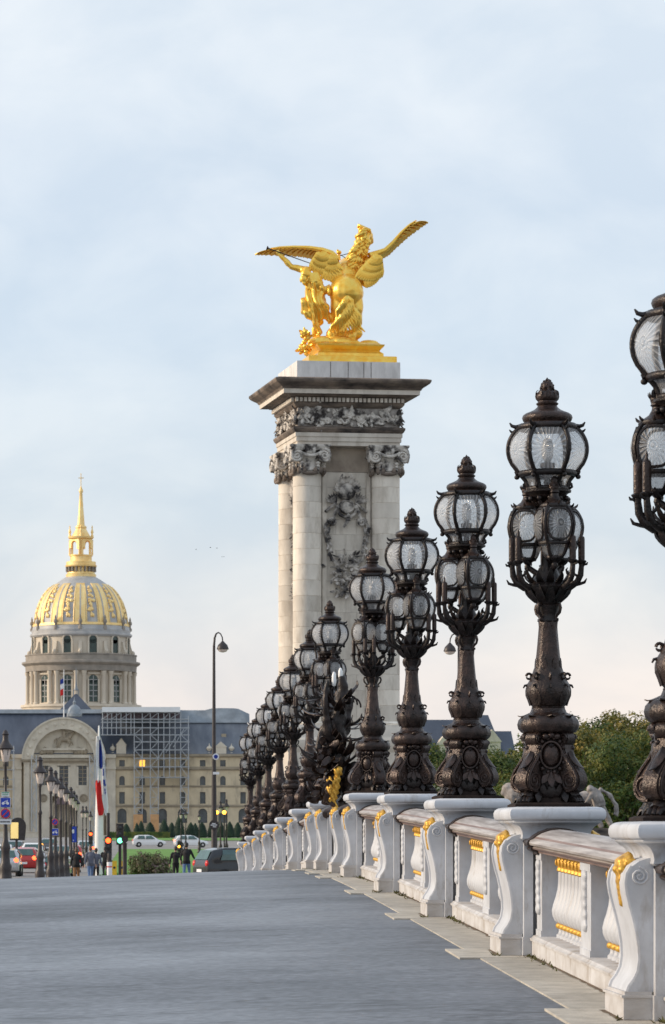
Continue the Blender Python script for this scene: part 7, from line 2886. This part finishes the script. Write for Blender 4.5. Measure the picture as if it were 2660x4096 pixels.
# ------------------------------------------------------------------ people
M['skin'] = mat('skin', (.52, .33, .25), rough=.6, var=.05)
def person(xs, d, h, rz, cols, label, stride=.18, arm=(.1, -.1), lean=0.0):
    """cols: (trousers, jacket, hair); one continuous body mesh coloured by garment"""
    x = (xs - 550) * d / FS
    zg = ground_z(d)
    o = empty('person', (x, d, zg), rz, label=label, cat='person')
    mb = MB()
    def L(pts, rad, seg=10): mb.tube(pts, rad, seg)
    L([(0, 0, .92), (0, .0, 1.10), (0, .02 + lean, 1.30), (0, .02 + lean, 1.44)], [.155, .15, .185, .11], 14)
    mb.ell((-.14, .02 + lean, 1.40), (.09, .08, .075))
    mb.ell((.14, .02 + lean, 1.40), (.09, .08, .075))
    mb.ell((0, 0, .92), (.17, .125, .12))
    L([(0, .02 + lean, 1.42), (0, .03 + lean, 1.56)], [.065, .06])
    mb.ell((0, .04 + lean, 1.645), (.078, .098, .118), 14, 10)
    mb.ell((0, .14 + lean, 1.63), (.015, .025, .022))
    for s in (-1, 1):
        mb.ell((s * .08, .03 + lean, 1.64), (.014, .025, .032))
        fy = stride * s
        L([(s * .085, 0, .93), (s * .09, fy * .55 + .03, .50), (s * .09, fy, .09)], [.1, .068, .046])
        L([(s * .09, fy - .04, .045), (s * .09, fy + .09, .04), (s * .09, fy + .15, .03)], [.045, .045, .03])
        ay = arm[0] if s < 0 else arm[1]
        ax = .03 if abs(ay) < .4 else .10
        hp = Vector((s * (.27 + ax), ay + lean, .80 + abs(ay) * .25))
        el_ = Vector((s * (.25 + ax * .5), ay * .35 - .03 + lean, 1.10))
        L([(s * .19, .02 + lean, 1.39), el_, hp], [.062, .05, .036])
        dr = (hp - el_).normalized()
        mb.ell(hp + dr * .045, (.028, .035, .05))
        for q in range(4):
            b = hp + dr * .075 + Vector((0, (q - 1.5) * .019, 0))
            L([b, b + dr * (.045 + .006 * (q in (1, 2))), b + dr * .075 + Vector((-s * .018, 0, 0))], [.0115, .0105, .009], 6)
        L([hp + dr * .03 + Vector((0, .03, 0)), hp + dr * .06 + Vector((-s * .01, .055, 0)), hp + dr * .085 + Vector((-s * .015, .06, 0))], [.013, .012, .01], 6)
    me = remesh(mb, .0155, [cols[1], cols[0], M['skin'], M['iron']], 1)
    for pl in me.polygons:
        c = pl.center
        if c.z > 1.50: i = 2
        elif c.z < .07: i = 3
        elif c.z < .80 and abs(c.x) < .22: i = 1
        elif abs(c.x) > .24 and c.z < .84 + .25 * max(abs(arm[0]), abs(arm[1])): i = 2
        else: i = 0
        pl.material_index = i
    s = h / 1.76
    bo = place('body', me, o, scale=(s, s, s))
    hb = MB()
    hb.ell((0, .015 + lean, 1.675), (.088, .1, .105), 14, 10)
    hb.ell((0, -.03 + lean, 1.62), (.078, .065, .085), 12, 8)
    place('hair', hb.mesh('hair', cols[2], 70), bo)
    return o
cblack = mat('black coat cloth', (.012, .012, .014), rough=.85)
cjean = mat('blue denim', (.10, .17, .32), rough=.85, var=.2, nscale=20)
cgrey = mat('grey jacket cloth', (.11, .12, .16), rough=.85)
cbrown = mat('brown trousers cloth', (.24, .12, .05), rough=.85)
cdark = mat('dark trousers cloth', (.02, .018, .02), rough=.85)
hdark = mat('dark hair', (.015, .01, .008), rough=.5)
hbrown = mat('brown hair', (.10, .055, .03), rough=.5)
person(703, 166, 1.66, R(4), (cdark, cblack, hdark), 'person in a black coat walking beside the one in jeans', .12)
person(746, 165, 1.84, R(-14), (cjean, cblack, hdark), 'person in black jacket and blue jeans with one arm held out', .2, (.1, .45))
person(306, 156, 1.60, R(0), (cbrown, cblack, hbrown), 'person in dark jacket and brown trousers on the crossing', .2, (.12, -.12))
person(362, 160, 1.68, R(10), (cjean, cgrey, hbrown), 'person in grey jacket and blue jeans near the white mast', .22, (-.15, .15))
person(384, 163, 1.58, R(-5), (cdark, cgrey, hdark), 'person in dark clothes close behind the one in grey jacket', .12)
person(421, 176, 1.62, R(0), (cdark, cdark, hdark), 'person in dark clothes between the mast and the red signal', .12)

# ------------------------------------------------------------------ a few birds
M['bird'] = mat('dark bird', (.03, .03, .035), rough=.8)
for i, (xs_, ys_, lab) in enumerate([(785, 2198, 'highest'), (842, 2190, 'middle'), (868, 2193, 'next'), (892, 2228, 'lowest')]):
    d = 320 + i * 12
    o = empty('bird', at(xs_, ys_, d), rnd.uniform(0, 3), label='tiny dark bird flying between the gilded dome and the pylon', cat='bird', group='birds in the sky')
    mb = MB()
    o.scale = (.55, .55, .55)
    mb.tube([(-.12, 0, 0), (0, 0, .02), (.14, 0, .0)], [.02, .045, .01], 6)
    mb.build('body', M['bird'], o)
    for s in (-1, 1):
        mb = MB()
        mb.add([(.06, 0, .02), (.02, s * .17, .09), (-.06, s * .34, .03), (-.08, 0, .02), (.05, 0, .03), (.02, s * .17, .1), (-.06, s * .34, .04), (-.08, 0, .03)], [(0, 1, 2, 3), (7, 6, 5, 4), (0, 4, 5, 1), (2, 6, 7, 3)])
        mb.build('wing', M['bird'], o)
